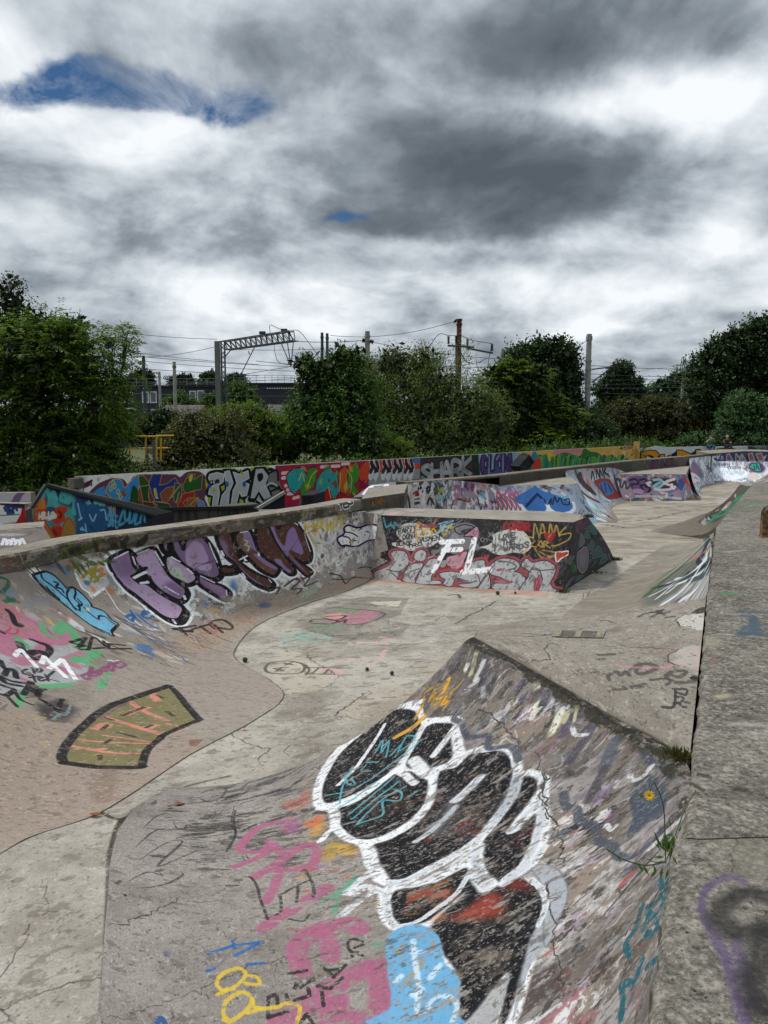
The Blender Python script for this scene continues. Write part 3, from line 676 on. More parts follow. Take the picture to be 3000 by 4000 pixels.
# paint of the near quarter pipe ------------------------------------------------
def paint_near(p):
    WH=(226,230,234);BK=(20,22,27);PKR=(160,92,122);SKY=(104,164,204)
    ang=1.05
    # base coats under everything
    p.poly([(p.W*.02,p.H*.62),(p.W*.3,p.H*.58),(p.W*.55,p.H*.60),(p.W*.8,p.H*.62),(p.W,p.H*.70),(p.W,p.H),(0,p.H),(0,p.H*.7)],(128,118,109),.8,sm=False,tex=True,soft=.08)
    up=(.02,.56,1,1)
    p.layer((84,74,68),.22,.55,.04,.8,1.5,1.25,11,up,rough=.7);p.layer((200,198,197),.20,.55,.04,.78,1.5,1.2,12,(.02,.60,.97,1),rough=.72,oct=7);p.layer((212,211,212),.28,.53,.04,.78,1.4,1.15,13,(.15,.62,.62,1),rough=.72,oct=7)
    p.layer((176,162,176),.11,.63,.02,.85,2.2,1.3,14,up);p.layer((140,126,112),.12,.60,.02,.9,1.8,1.2,15,up);p.layer((46,46,52),.13,.63,.02,.92,2.2,1.35,16,(.3,.66,1,1));p.layer((216,216,216),.06,.65,.02,.85,1.8,1.25,17,up)
    p.layer((60,54,50),.045,.66,.02,.85,2.0,1.25,18,up);p.layer((150,84,88),.09,.72,.02,.7,2,1.3,19,up);p.layer((120,134,140),.08,.72,.02,.7,2,1.3,20,up);p.layer((104,92,132),.10,.70,.03,.6,2,1.3,21,(.5,.7,1,1))
    p.layer((112,107,104),.55,.50,.16,.5,1.4,1.2,29,up,rough=.6);p.layer((70,66,66),.4,.58,.10,.45,1.5,1.2,30,up)
    p.clutter(70,[(58,56,62),(70,66,84),(220,220,222),(44,46,54),(206,204,206)],(.12,.45),(.05,.66,.98,.98),ang=1.35,seed=5,a=(.4,.85),kind=(.1,.6,.3),aspect=(2,4.5))
    p.clutter(90,[(176,82,58),(190,150,60),(90,130,110),(150,70,64),(56,52,50)],(.04,.16),(.35,.34,.95,.62),ang=1.1,seed=8,a=(.35,.85),kind=(.5,.45,.05))
    p.layer((104,98,92),.30,.60,.08,.35,1.5,1.2,22,(0,0,1,.62));p.layer((86,80,75),.05,.68,.03,.55,2.0,1.2,23,(0,0,1,.62));p.layer((176,171,165),.022,.70,.03,.5,1.2,0,24,(0,0,1,.62),oct=4);p.layer((66,61,57),.016,.73,.03,.7,1.3,1.2,25,(0,0,1,.62),oct=4)
    p.layer((60,56,55),.10,.62,.03,.8,3.0,1.2,26,(.62,.06,1,.5));p.layer((74,70,68),.07,.66,.03,.7,3.0,1.3,27,(.5,.08,1,.5))
    # charcoal scribble low on the slope
    p.clutter(180,[(58,56,56),(76,72,70),(44,42,42),(64,60,64)],(.06,.36),p.tb((600,3200),(1200,2950),(1500,2780),(1000,3420)),ang=1.25,seed=14,a=(.5,.92),kind=(.5,.32,.18),aspect=(2.5,7))
    p.clutter(80,[(70,62,58),(176,84,70),(196,150,80),(150,96,130),(60,100,90),(56,52,54)],(.05,.2),p.tb((1150,3150),(1350,3050),(1300,3600),(1100,3300)),ang=1.2,seed=17,a=(.4,.85),kind=(.6,.4,0),aspect=(1.5,4))
    p.clutter(150,[(58,56,56),(80,76,74),(44,42,42)],(.03,.16),(.5,.06,.98,.36),ang=1.25,seed=9,a=(.4,.8),kind=(.35,.6,.05),aspect=(2,5))
    p.clutter(110,[(70,66,64),(104,98,94),(58,52,60),(72,82,120)],(.015,.07),(.12,.02,.8,.5),ang=1.2,seed=10,a=(.3,.8),kind=(.7,.3,0))
    for q in([(1090,1100),(1150,1080),(1220,1075),(1200,1120),(1130,1150),(1090,1135)],[(1270,1040),(1330,1000),(1400,1000),(1340,1050),(1290,1085)],[(1400,980),(1480,960),(1420,1020)],[(1520,900),(1460,990)],[(1530,905),(1560,960),(1600,900)]):p.stroke(c7l(q),.03,(64,60,58),.75,soft=.7)
    for q in([(930,225),(1010,150),(1080,130),(1140,150)],[(880,345),(990,250),(1080,220)],[(905,430),(1080,320),(1180,315),(1020,470),(1180,410),(1285,365)],[(835,565),(960,510),(1050,530),(1010,495)],[(1170,500),(1180,530),(1060,590),(880,615)],[(1190,250),(1250,240),(1160,230),(1120,180)],[(1520,80),(1500,200),(1530,260),(1470,380)],[(755,585),(780,565)],[(1560,250),(1659,200)],[(1470,600),(1540,595)]):p.stroke(c10(q),.022,(52,50,50),.8,soft=.6,taper=True)
    p.poly(c10([(800,655),(815,650),(825,660),(810,668)]),(34,34,36),.95);p.poly(c10([(975,60),(1010,40),(1015,62),(985,72)]),(70,70,74),.8)
    p.poly(c10([(700,855),(830,825),(980,790),(1140,715),(1220,650),(1290,585),(1380,515),(1330,575),(1200,670),(1110,725),(1000,770),(940,800),(820,835)]),(140,132,124),.9,soft=.006)
    p.crack(c10([(700,855),(830,822),(940,790),(1060,735),(1150,680)]),.008)
    p.crack(c10([(690,1450),(860,1420),(1000,1375),(1130,1330),(1360,1240)])+c11([(340,1150),(560,1080),(830,920),(1000,780)]),.006,a=.7)
    p.crack(c11([(415,1260),(420,1150),(470,1120)]),.004,a=.7)
    # --- big black throw-up: white halo, then black bodies, then worn inner colour, then white lines
    B1=cA([(700,215),(640,200),(560,205),(440,290),(330,380),(220,480),(150,590),(105,690),(105,790),(150,805),(260,770),(400,700),(540,600),(660,500),(760,330),(720,270)])
    B2=cA([(780,310),(930,290),(940,330),(950,420),(930,520),(850,570),(720,590),(640,560),(700,440)])
    B3=cA([(215,840),(330,790),(520,640),(640,600),(740,640),(790,680),(770,790),(690,890),(600,960),(480,1020),(380,1045),(290,1030),(220,950)])
    B4=cA([(840,600),(960,580),(1040,500),(1180,470),(1290,490),(1330,600),(1300,760),(1200,900),(1080,1040),(900,1160),(720,1250),(600,1310),(500,1290),(450,1180),(430,1080),(560,1030),(700,940),(800,800)])
    B5=cA([(1390,640),(1500,680),(1420,820),(1330,930),(1310,1000),(1380,980),(1490,880),(1480,1080),(1380,1240),(1230,1320),(1150,1230),(1130,1100),(1180,1000),(1300,800)])
    B6=cD([(560,300),(700,270),(830,250),(960,180),(1050,150),(1080,250),(990,330),(880,420),(760,500),(620,520),(545,460),(535,370)])
    B7=cD([(1080,250),(1160,290),(1270,250),(1350,215),(1450,240),(1520,330),(1510,470),(1440,620),(1400,780),(1340,1000),(1280,1161),(1240,1161),(1310,830),(1180,960),(1080,1090),(1000,1161),(985,1161),(985,1000),(990,860),(940,780),(880,700),(850,600),(800,540),(880,440),(990,350)])
    for q in(B1,B2,B3,B4,B5,B6,B7):p.outline(q,.125,WH,a=.95,soft=.35)
    p.poly(cD([(1450,150),(1560,130),(1659,200),(1690,330),(1640,460),(1560,640),(1440,800),(1330,1161),(1390,800),(1440,620),(1520,450),(1530,300),(1430,220),(1300,230)]),(162,168,176),.97)
    p.poly(cD([(1310,830),(1270,1000),(1220,1161),(1010,1161),(1180,960)]),(166,168,170),.97,sm=False)
    p.outline(cD([(1450,150),(1560,130),(1659,200),(1690,330),(1640,460),(1540,660),(1530,300)]),.012,(110,116,124),a=.6)
    for q in(B1,B2,B3,B4,B5,B6,B7):p.poly(q,BK,1,soft=.008)
    u=p.uv(B4).mean(0)/[p.W,p.H];
    def inside(q,n,pal,seed,sz=(.03,.14),a=(.25,.75)):
        t=p.uv(q)/[p.W,p.H];lo=t.min(0);hi=t.max(0);d=(hi-lo)*.2
        p.clutter(n,pal,sz,(*(lo+d),*(hi-d)),ang=1.2,seed=seed,a=a,kind=(.6,.4,0),aspect=(1.5,4))
    inside(B4,70,[(92,80,74),(74,68,66),(104,92,86),(110,50,44),(52,50,52),(132,120,112)],31)
    inside(B3,40,[(60,48,42),(96,40,36),(70,62,40),(46,44,44)],32,a=(.2,.55))
    inside(B5,30,[(70,62,62),(84,44,44),(130,122,118)],33,(.02,.08))
    inside(B6,60,[(110,98,88),(160,70,52),(84,90,76),(130,84,80),(190,120,60)],34)
    inside(B7,70,[(84,78,76),(64,58,56),(44,44,48),(96,88,82),(120,108,100)],35,a=(.2,.6))
    inside(B1,14,[(48,36,26),(40,34,30)],36,a=(.2,.5))
    def worn(q,lst):
        t=p.uv(q)/[p.W,p.H];lo=np.clip(t.min(0),0,1);hi=np.clip(t.max(0),0,1);d=(hi-lo)*.10;bx=(*(lo+d),*(hi-d))
        for c,sc,th,a_,sd in lst:p.layer(c,sc,th,.03,a_,2.0,1.2,sd,bx,.3)
    worn(B4,[((84,76,70),.07,.54,.7,41),((118,108,100),.03,.62,.8,42),((112,44,38),.09,.66,.7,43),((70,74,82),.12,.62,.5,44)]);worn(B7,[((96,86,78),.05,.56,.8,45),((128,116,104),.025,.64,.8,46)]);worn(B3,[((66,46,38),.06,.58,.6,47),((104,42,36),.05,.68,.6,48)]);worn(B5,[((84,74,72),.04,.60,.7,49),((96,40,38),.07,.66,.5,50)]);worn(B6,[((112,100,90),.05,.50,.85,51),((150,66,52),.07,.60,.7,52)])
    p.poly(cD([(880,470),(1020,420),(1180,300),(1280,370),(1250,460),(1100,480),(950,480)]),(164,64,48),.8,soft=.03);p.poly(cD([(1270,260),(1360,225),(1460,260),(1440,290),(1330,290)]),(150,56,44),.8,soft=.03)
    p.poly(cD([(820,480),(880,440),(900,465),(840,500)]),(206,110,58),.85,soft=.02);p.poly(cD([(830,330),(930,270),(950,310),(880,350)]),(190,92,60),.6,soft=.03)
    W_=[(cA([(740,150),(640,170),(520,215),(380,310),(250,410),(150,520),(85,640),(60,780),(90,830),(200,830),(330,780),(480,670),(600,560),(680,440),(760,290)]),.075),
          (cA([(500,300),(420,430),(320,570),(200,690)]),.05),(cA([(760,275),(860,268),(960,262),(990,300),(950,330)]),.075),(cA([(985,290),(940,340),(880,420),(820,500)]),.07),
          (cA([(960,330),(975,430),(990,520),(930,560),(830,590),(760,620)]),.095),(cA([(690,530),(760,600),(810,620)]),.12),(cA([(560,590),(640,630),(695,680)]),.075),
          (cA([(820,600),(810,700),(790,800),(700,920),(580,1000),(440,1060),(330,1060),(230,1010)]),.075),(cA([(80,840),(180,870),(180,960),(230,1010)]),.08),(cA([(230,1010),(160,980),(80,1060)]),.05),
          (cA([(340,1060),(400,1110),(420,1200),(480,1300)]),.1),(cA([(1000,520),(1060,480),(1180,460),(1280,440),(1330,470),(1350,560)]),.06),(cA([(1370,620),(1330,760),(1240,890),(1120,1030),(980,1130),(800,1230),(640,1310),(520,1320)]),.075),
          (cA([(960,830),(880,920),(800,990),(700,1060)]),.045),(cA([(1120,640),(1040,720),(960,790)]),.08),(cA([(1500,800),(1420,880),(1320,995)]),.065),(cA([(1530,650),(1530,800),(1510,960),(1470,1090),(1400,1210),(1290,1300)]),.075),
          (cA([(1110,1090),(1090,1180),(1130,1280),(1190,1327)]),.085),(cD([(1090,90),(1100,200),(1160,280)]),.1),(cD([(540,250),(700,260),(850,190),(980,110),(1080,30)]),.06),(cD([(540,270),(510,350),(520,450),(560,530)]),.065),(cD([(560,530),(700,500),(830,420),(960,320),(1050,180)]),.04),
          (cD([(1280,250),(1380,180),(1460,110),(1530,20)]),.07),(cD([(1430,215),(1520,290),(1545,400),(1500,520)]),.04),(cD([(230,320),(340,230),(430,170)]),.06),(cD([(210,470),(330,370),(440,300),(520,330)]),.05),(cD([(300,320),(380,270),(470,300)]),.07)]
    for q,w in W_:p.stroke(q,w*.86,WH,.95,soft=.5)
    for q,w in W_[11:]:
        p.stroke(q,w*.5,(150,158,168),.35,soft=1.0)
    for q in(cA([(960,830),(880,920),(800,990)]),cA([(1360,640),(1320,760),(1230,890)])):p.stroke(q,.07,(150,160,172),.5,soft=.8)
    # dark slate wobbling outline above it
    SL=(70,76,88)
    p.stroke(cA([(990,200),(950,260),(1000,290),(1040,380),(1170,370),(1180,450),(1320,440),(1370,530)]),.05,SL,.9,soft=.5)
    p.stroke(cB([(0,720),(20,830),(110,850),(130,950),(230,970),(270,1020),(280,1110),(400,1140),(440,1230),(560,1230),(700,1130),(800,1010)]),.05,SL,.9,soft=.5)
    p.stroke(cB([(340,80),(440,180),(560,230),(640,330),(690,450),(800,500),(880,600)]),.055,SL,.9,soft=.5)
    p.poly(cB([(600,610),(690,570),(760,620),(840,720),(830,840),(780,930),(680,960),(560,1070),(510,1070),(560,930),(540,800),(560,690)]),(66,76,92),.97,soft=.006)
    p.stroke(cB([(430,290),(370,400),(340,520)]),.07,(86,92,106),.85,soft=.5);p.stroke(cB([(340,520),(270,660),(200,780)]),.06,(74,70,76),.85,soft=.5);p.stroke(cB([(300,100),(180,280),(40,470)]),.06,(74,72,86),.8,soft=.6)
    p.poly(cB([(0,520),(60,530),(100,580),(60,600),(0,590)]),(58,58,62),.9,soft=.02);p.poly(cB([(380,880),(430,900),(400,945),(360,930)]),(90,60,90),.7,soft=.02)
    p.stroke(cB([(75,190),(100,250),(190,250)]),.03,WH,.85,soft=.5);p.stroke(cB([(545,580),(560,620),(640,590),(720,500)]),.035,(220,220,220),.8,soft=.6);p.stroke(cB([(350,980),(390,1020),(430,985)]),.03,WH,.8,soft=.6)
    p.poly(cB([(100,70),(200,30),(190,80),(110,180),(90,160)]),(64,58,110),.6,soft=.04);p.poly(cB([(0,20),(60,30),(40,90),(0,80)]),(58,56,92),.6,soft=.04)
    for q in([(460,1480),(510,1420),(560,1370)],[(540,1330),(500,1345)],[(760,1320),(770,1300)]):p.stroke(cB(q),.02,(196,60,66)if q[0][0]<500 else(74,78,116),.85,soft=.6)
    p.stroke(cB([(480,1250),(600,1190),(700,1120)]),.03,(88,96,124),.6,soft=.6)
    # teal tag on the near-vertical part by the deck
    TE=(34,92,104)
    for q in([(1120,560),(1130,640),(1060,700),(1090,740),(1130,690),(1160,560)],[(1060,740),(1040,820),(1080,830),(1110,770),(1060,740)],[(1030,690),(1000,800),(950,880),(970,930)],[(1130,740),(1110,800)],[(930,1080),(935,1150),(925,1250)],[(1150,830),(1120,930),(1060,990)],[(930,1080),(990,1060),(1030,960)]):p.stroke(c12(q),.035,TE,.92,soft=.4)
    # lower left lettering: pink, black, blue, yellow
    for q,w in(([(460,320),(340,340),(240,420),(210,490),(330,490),(400,450)],.07),([(380,430),(450,500)],.08),([(170,585),(280,540),(370,500)],.055),([(290,645),(470,530),(600,450),(660,480),(640,560),(520,600),(440,590)],.07),([(440,590),(410,700),(355,790)],.06),
                 ([(340,945),(470,860),(620,770),(720,700)],.085),([(570,1190),(540,1080),(600,990),(720,930),(850,910),(910,950)],.12),([(690,960),(730,1030),(740,1110)],.11),([(430,1508),(600,1390),(800,1260),(950,1180),(1040,1170)],.12),([(1030,1180),(1040,1300),(1030,1420),(1000,1508)],.13),([(760,1360),(760,1508)],.16),([(870,1480),(990,1508)],.1)):
        p.stroke(c11(q),w,PKR,.93,soft=.45)
    p.poly(c11([(480,290),(540,300),(560,350),(500,390),(440,340)]),(160,92,140),.8,soft=.03)
    for q,w in(([(265,640),(300,680),(330,780),(370,890)],.02),([(440,745),(450,830),(420,870)],.02),([(550,690),(540,790)],.02),([(590,600),(640,700),(640,760)],.02),([(450,745),(530,700),(620,660)],.018),([(500,890),(580,900),(620,860)],.018),([(180,250),(170,330),(180,400),(130,490)],.02),([(160,290),(220,285)],.018),([(225,365),(300,330)],.018),([(240,290),(300,265)],.02)):p.stroke(c11(q),w,(48,46,46),.85,soft=.5)
    # stencilled black word running down the slope
    BKT=(44,42,40)
    for q in([(860,1005),(840,1040),(860,1080),(900,1085)],[(870,1005),(930,1025)],[(880,1060),(930,1040)],[(865,1105),(870,1110)],[(910,1100),(930,1105)]):p.stroke(c11(q),.02,BKT,.9)
    for q in([(690,1170),(760,1230),(830,1160)],[(720,1195),(800,1180)],[(540,1270),(560,1295),(640,1245)],[(540,1270),(530,1300)],[(495,1215),(600,1195)],[(530,1370),(620,1340),(610,1300)],[(665,1285),(740,1300),(810,1235)],[(370,1470),(375,1350),(480,1315),(485,1370)],[(425,1340),(430,1400)],[(370,1470),(490,1430)],[(560,1508),(600,1450),(640,1508)],[(690,1320),(700,1400)]):p.stroke(c11(q),.022,BKT,.92,sm=False)
    for q in([(20,1095),(160,1050),(330,1025)],[(180,1105),(250,1070),(330,1030)],[(165,1020),(175,1060)],[(250,1160),(345,1150)],[(10,1195),(60,1180)]):p.stroke(c11(q),.022,(34,96,158),.9,soft=.4)
    for q in([(0,1130),(30,1170),(80,1160),(130,1110)],):p.stroke(c11(q),.012,(110,100,130),.7)
    YL=(204,176,58)
    for q in([(100,1310),(70,1270),(110,1210),(200,1180),(240,1220),(180,1290),(110,1310)],[(240,1220),(310,1235),(320,1275),(240,1270)],[(150,1490),(110,1450),(130,1370),(220,1320),(280,1360),(240,1430),(150,1490),(110,1480)],[(280,1360),(300,1410),(420,1410),(480,1385),(560,1410),(540,1508)],[(250,1440),(330,1420)],[(70,1340),(130,1310)]):p.stroke(c11(q),.024,YL,.9,soft=.5)
    p.stroke(c10([(1020,1493),(1020,1470),(1050,1460),(1075,1493)]),.03,(34,84,140),.9)
    # orange and yellow smears beside the throw-up
    for q,c in(([(590,320),(690,270),(680,340),(600,350)],(206,110,62)),([(620,370),(700,310),(690,370),(640,400)],(204,150,60)),([(690,530),(720,450),(800,430),(780,510),(720,550)],(176,146,62)),([(760,470),(830,450),(900,480),(850,520)],(206,160,60)),([(460,210),(560,170),(600,110),(620,200),(520,250)],(176,100,88))):p.poly(c11(q),c,.8,soft=.02)
    for q in([(880,660),(780,740),(690,790)],[(790,740),(760,860)],[(1060,1030),(1000,1040)],[(830,700),(890,640)]):p.stroke(c11(q),.035,(86,150,124),.75,soft=.6)
    # sky-blue drip shape at the bottom
    p.poly(cD([(510,700),(520,600),(590,540),(680,515),(780,530),(840,580),(870,650),(890,760),(960,830),(990,900),(985,1000),(975,1100),(985,1161),(390,1161),(400,1130),(520,1070),(545,980),(520,850)]),SKY,.99,soft=.006)
    for q,w,c in(([(600,930),(680,820),(760,720),(740,800),(640,900)],0,(156,142,122)),([(560,700),(640,620),(600,700)],0,(156,142,122)),([(800,640),(830,620),(820,680)],0,(156,142,122))):p.poly(cD(q),c,.9,soft=.005)
    for q,w in(([(770,1080),(810,1010),(900,980),(970,1030),(960,1100),(940,1140)],.03),([(690,620),(700,760),(720,900),(710,1100)],.03),([(800,860),(860,780)],.035),([(570,890),(610,850)],.03),([(680,700),(760,690)],.025),([(690,970),(740,940)],.04)):p.stroke(cD(q),w,(206,224,238),.75,soft=.7)
    # turquoise scribble on the black eye
    TQ=(84,172,188)
    for q in([(440,480),(490,400),(480,480),(530,400),(510,510)],[(540,500),(610,430),(570,510),(640,380),(700,380),(660,430),(600,470)],[(380,560),(350,600),(410,600)],[(390,545),(460,540)],[(290,650),(310,690),(260,680),(250,620),(320,580)],[(120,760),(260,730),(400,660),(560,540),(740,400)],[(210,810),(230,700),(300,570)],[(270,880),(420,760),(560,640)],[(290,910),(430,790),(590,670)],[(320,950),(400,860),(520,760),(640,700)],[(330,940),(430,910),(490,880),(490,800),(530,790),(600,790),(610,740),(570,720)],[(200,840),(330,760),(450,670)],[(650,770),(710,730)]):p.stroke(cA(q),.018,TQ,.85,soft=.5)
    # yellow-orange drips up by the nose
    OR=(226,164,46)
    for q,w in((cA([(570,380),(680,320),(755,250)]),.055),(cA([(745,180),(700,260)]),.03),(cA([(920,0),(880,90)]),.04),(cA([(880,145),(885,155)]),.07),(cA([(800,140),(850,130),(900,120)]),.03)):p.stroke(q,w,OR,.92,soft=.4)
    for k in range(26):
        r=np.random.default_rng(k);x=900+r.normal()*60-k*2.5;y=20+k*5+r.normal()*12
        p.stroke(cA([(x,y),(x-r.uniform(15,60),y+r.uniform(25,95))]),r.uniform(.012,.03),[(196,146,44),(178,138,50),(140,112,50)][k%3],.8,soft=.6)
    for k in range(34):
        r=np.random.default_rng(100+k);x,y=c8([(r.uniform(1010,1420),0)])[0][0],0
        zx=r.uniform(1000,1640);zy=300+(zx-1000)*.5+r.uniform(-20,130)
        p.stroke(c8([(zx,zy),(zx-r.uniform(10,60),zy+r.uniform(40,140))]),r.uniform(.02,.06),[(206,204,150),(60,58,62),(226,226,224),(90,82,78),(78,76,104),(52,54,62)][k%6],.75,soft=.7)
    # moss-black lip
    lip=c9([(-20,420),(60,480),(130,540),(230,610),(330,690),(430,740),(540,800),(640,870),(740,930),(840,1000),(950,1050),(1050,1090)])
    p.stroke(c8([(1000,300),(1060,310)])+lip,.10,(58,56,44),.75,soft=1.0);p.stroke(c8([(1010,290),(1080,320)])+lip,.035,(40,38,34),.85,soft=.8)
    p.crack(c8([(1060,650),(1130,670),(1200,750),(1280,840),(1390,910),(1420,1000),(1400,1100),(1440,1244)]),.01)
    p.crack(c12([(540,0),(530,100),(560,220),(610,330),(640,490)]),.01);p.crack(c12([(560,580),(590,760),(590,900),(630,1060),(720,1080),(860,920),(980,780),(1110,620)]),.01)
    # grime stays in the paint: dotted chips
    p.layer((112,104,95),.020,.70,.03,.75,1.8,1.2,60,(0,.2,1,1),oct=4);p.layer((72,66,62),.05,.69,.03,.5,3.0,1.2,61,(0,.2,1,1));p.erode(.045,.665,.03,.8,3.0,1.2,62,(0,.15,1,1));p.erode(.012,.72,.03,.8,1.5,1.2,63,oct=3)
paint_near(pq)
pq.layer((50,47,38),.06,.40,.06,.85,2,0,120,(.46,.955,1,1),.3);pq.layer((36,34,29),.03,.5,.05,.9,3,0,121,(.46,.975,1,1),.3)
m_near=concrete('near_ramp_concrete',(148,143,138),dark=(90,84,79),img=pq.image('near_ramp_paint'),wear=.42,wear_w=.10,stain=.5,speck=.8,bump=.6,wscale=20,ragged=.010)
near=empty('quarter_pipe',(-.2,3.2,FZ),'grey curved skate ramp in the foreground with a big black and white throw-up','skate ramp')
surf_obj('transition',PQ,m_near,cc_side,near,zbot=-2.0,rough=.0015)
# flat hip on top of it
lipP=PQ[-1,130:,:]                    # top edge from the deck corner to the nose
far=np.array([at_z(x,y,z)-[0,0,.055]for x,y,z in((1853,2466,-.135),(1950,2440,-.14),(2100,2420,-.12),(2362,2399,-.10),(2600,2365,-.07),(2752,2338,-.05))])
i0=int(np.argmin(np.abs(lipP[:,1]-3.42)))
lip_e=lipP[i0:]
A=resample(np.vstack([lip_e+[0,0,.006]])[::-1],60,False);Bf=resample(far,60,True);Bf[:,2]+=.006
Bf[0]=A[0]+[0.02,.01,0]
PH=A[None]*(1-np.linspace(0,1,50)[:,None,None])+Bf[None]*np.linspace(0,1,50)[:,None,None]
dl_=np.linalg.norm((PH-PH[:1])[...,:2],axis=2);PH[...,2]+=.055*(1-np.clip(1-dl_/.34,0,1)**2)   # rolled lip
# close the side along the deck
PH[:,-1,0]=np.maximum(PH[:,-1,0],[LX(y)-.012 for y in PH[:,-1,1]])
ph=Paint(PH,1100,1100)
DK=(70,66,62)
for q,w in(([(630,590),(625,560),(680,535),(700,560),(740,535),(760,560)],.035),([(770,530),(820,490),(900,490),(940,510),(840,550),(800,530),(830,500)],.04),([(1000,555),(1050,530),(1130,535),(1080,570),(1020,550),(1000,570),(1060,605),(1170,600)],.035),([(900,590),(980,580),(1040,595),(1000,620)],.025),([(510,548),(560,540),(600,552)],.02),([(780,640),(830,630),(860,620)],.045),([(655,655),(740,650),(720,635)],.025),([(560,430),(660,425)],.04),([(550,460),(600,455)],.03)):
    ph.stroke(c9(q),w,DK,.85,soft=.6)
for q in([(1045,650),(1130,650),(1125,685),(1060,670)],[(1060,650),(1050,760),(975,768)],[(1060,700),(1110,705),(1100,730)],[(1050,745),(1090,740),(1085,760)],[(1105,765),(1125,765)],[(1120,735),(1145,735)]):ph.stroke(c9(q),.022,(52,50,50),.9)
for q in([(960,400),(1050,385),(1090,400),(1150,440)],[(1010,420),(1040,490),(900,510),(700,500)],[(1080,460),(1160,500),(1210,470),(1190,400)]):ph.stroke(c9(q),.03,(190,130,146),.6,soft=.6)
for q in([(820,180),(860,160),(930,150),(980,135),(900,185)],[(900,150),(960,160),(1020,150)],[(940,140),(990,165)],[(1000,185),(1050,178)]):ph.stroke(c9(q),.035,(62,60,62),.85,soft=.4)
LP=[(1060,200),(1110,170),(1230,155),(1250,210),(1240,270),(1160,262),(1080,240)]
ph.poly(c9(LP),(186,184,176),.95,sm=False,soft=.006);ph.crack(c9(LP[:3]+LP[-3:][::-1]if False else[(1230,157),(1110,172),(1058,203),(1085,242),(1165,264)]),.012)
ph.poly(c9([(1165,150),(1230,120),(1255,130),(1240,160),(1180,160)]),(50,46,42),.95,soft=.008)
ph.poly(c9([(1010,430),(1100,385),(1220,370),(1230,520),(1130,500),(1050,480)]),(176,170,162),.7,sm=True,soft=.01);ph.crack(c9([(1080,390),(1015,425),(1015,470),(1090,500)]),.01)
ph.poly(c9([(1145,575),(1200,560),(1235,570),(1225,610),(1180,600)]),(36,33,30),.97,sm=False)
for q,w in((c9([(0,300),(100,310),(260,295)]),.022),(c9([(0,285),(130,298),(250,290)]),.015),(c9([(265,345),(235,365),(210,400),(240,440),(250,460),(130,480)]),.012),(c9([(600,370),(800,375),(1060,392)]),.012),(c9([(255,300),(380,270),(560,240),(760,225)]),.008),(c9([(550,200),(640,215),(670,220)]),.01)):ph.crack(q,w)
ph.stroke(c8([(1000,292),(1080,320)])+c9([(0,425),(130,540),(330,680),(540,795),(740,925),(950,1045),(1060,1085)]),.12,(84,78,66),.7,soft=1.0)
ph.layer((116,108,98),.25,.60,.06,.4,1.3,.4,70);ph.layer((176,170,160),.03,.68,.03,.5,1.2,0,71,oct=4);ph.layer((76,70,63),.025,.70,.03,.6,1.2,0,72,oct=4)
ph.clutter(120,[(92,86,78),(170,164,154),(80,74,66)],(.02,.35),seed=51,a=(.1,.35),kind=(.8,.2,0))
m_hip=concrete('hip_concrete',(142,136,127),dark=(98,92,84),img=ph.image('hip_paint'),wear=.37,wear_w=.12,stain=.5,speck=.8,bump=.55,mottle=.18)
surf_obj('platform',PH,m_hip,cc_side,near,zbot=-1.5,rough=.002,flip=True)
# drain grate let into the hip
gA=at_z(2165,2468,-.09);gB=at_z(2365,2480,-.09);gC=at_z(2355,2512,-.09);gD=at_z(2155,2500,-.09)
mb=MB();zg=max(np.interp(.5,[0,1],[PH[25,30,2]]*2),-.11)+.012
gc=[np.array([q[0],q[1],0])for q in(gA,gB,gC,gD)]
def gpt(u,v):return gc[3]*(1-u)*(1-v)+gc[2]*u*(1-v)+gc[1]*u*v+gc[0]*(1-u)*v
def gz(p):
    k=np.argmin(((PH[...,:2]-p[:2])**2).sum(-1));return PH.reshape(-1,3)[k,2]
for(u0,u1,v0,v1,mi)in[(0,.16,0,1,0),(.44,.56,0,1,0),(.86,1,0,1,0)]+[(.16,.44,.04+k*.14,.12+k*.14,1)for k in range(7)]+[(.56,.86,.04+k*.14,.12+k*.14,1)for k in range(7)]:
    q=[gpt(u0,v0),gpt(u1,v0),gpt(u1,v1),gpt(u0,v1)];z=[gz(x)for x in q]
    vs=[(x[0],x[1],zz-.01)for x,zz in zip(q,z)]+[(x[0],x[1],zz+(.010 if mi==0 else .006))for x,zz in zip(q,z)]
    mb.add(vs,[(4,5,6,7),(0,1,5,4),(1,2,6,5),(2,3,7,6),(3,0,4,7)],mi)
q=[gpt(.1,.02),gpt(.9,.02),gpt(.9,.98),gpt(.1,.98)]
mb.add([(x[0],x[1],gz(x)+.003)for x in q],[(0,1,2,3)],2)
mb.build('drain_grate',[plain('lichened_frame',(148,141,120),.9,0,.6,40,(96,92,78),.5),plain('worn_bars',(124,117,107),.85,0,.6,50,(92,86,78),.4),plain('grate_shadow_gap',(60,54,49),.9)],near)
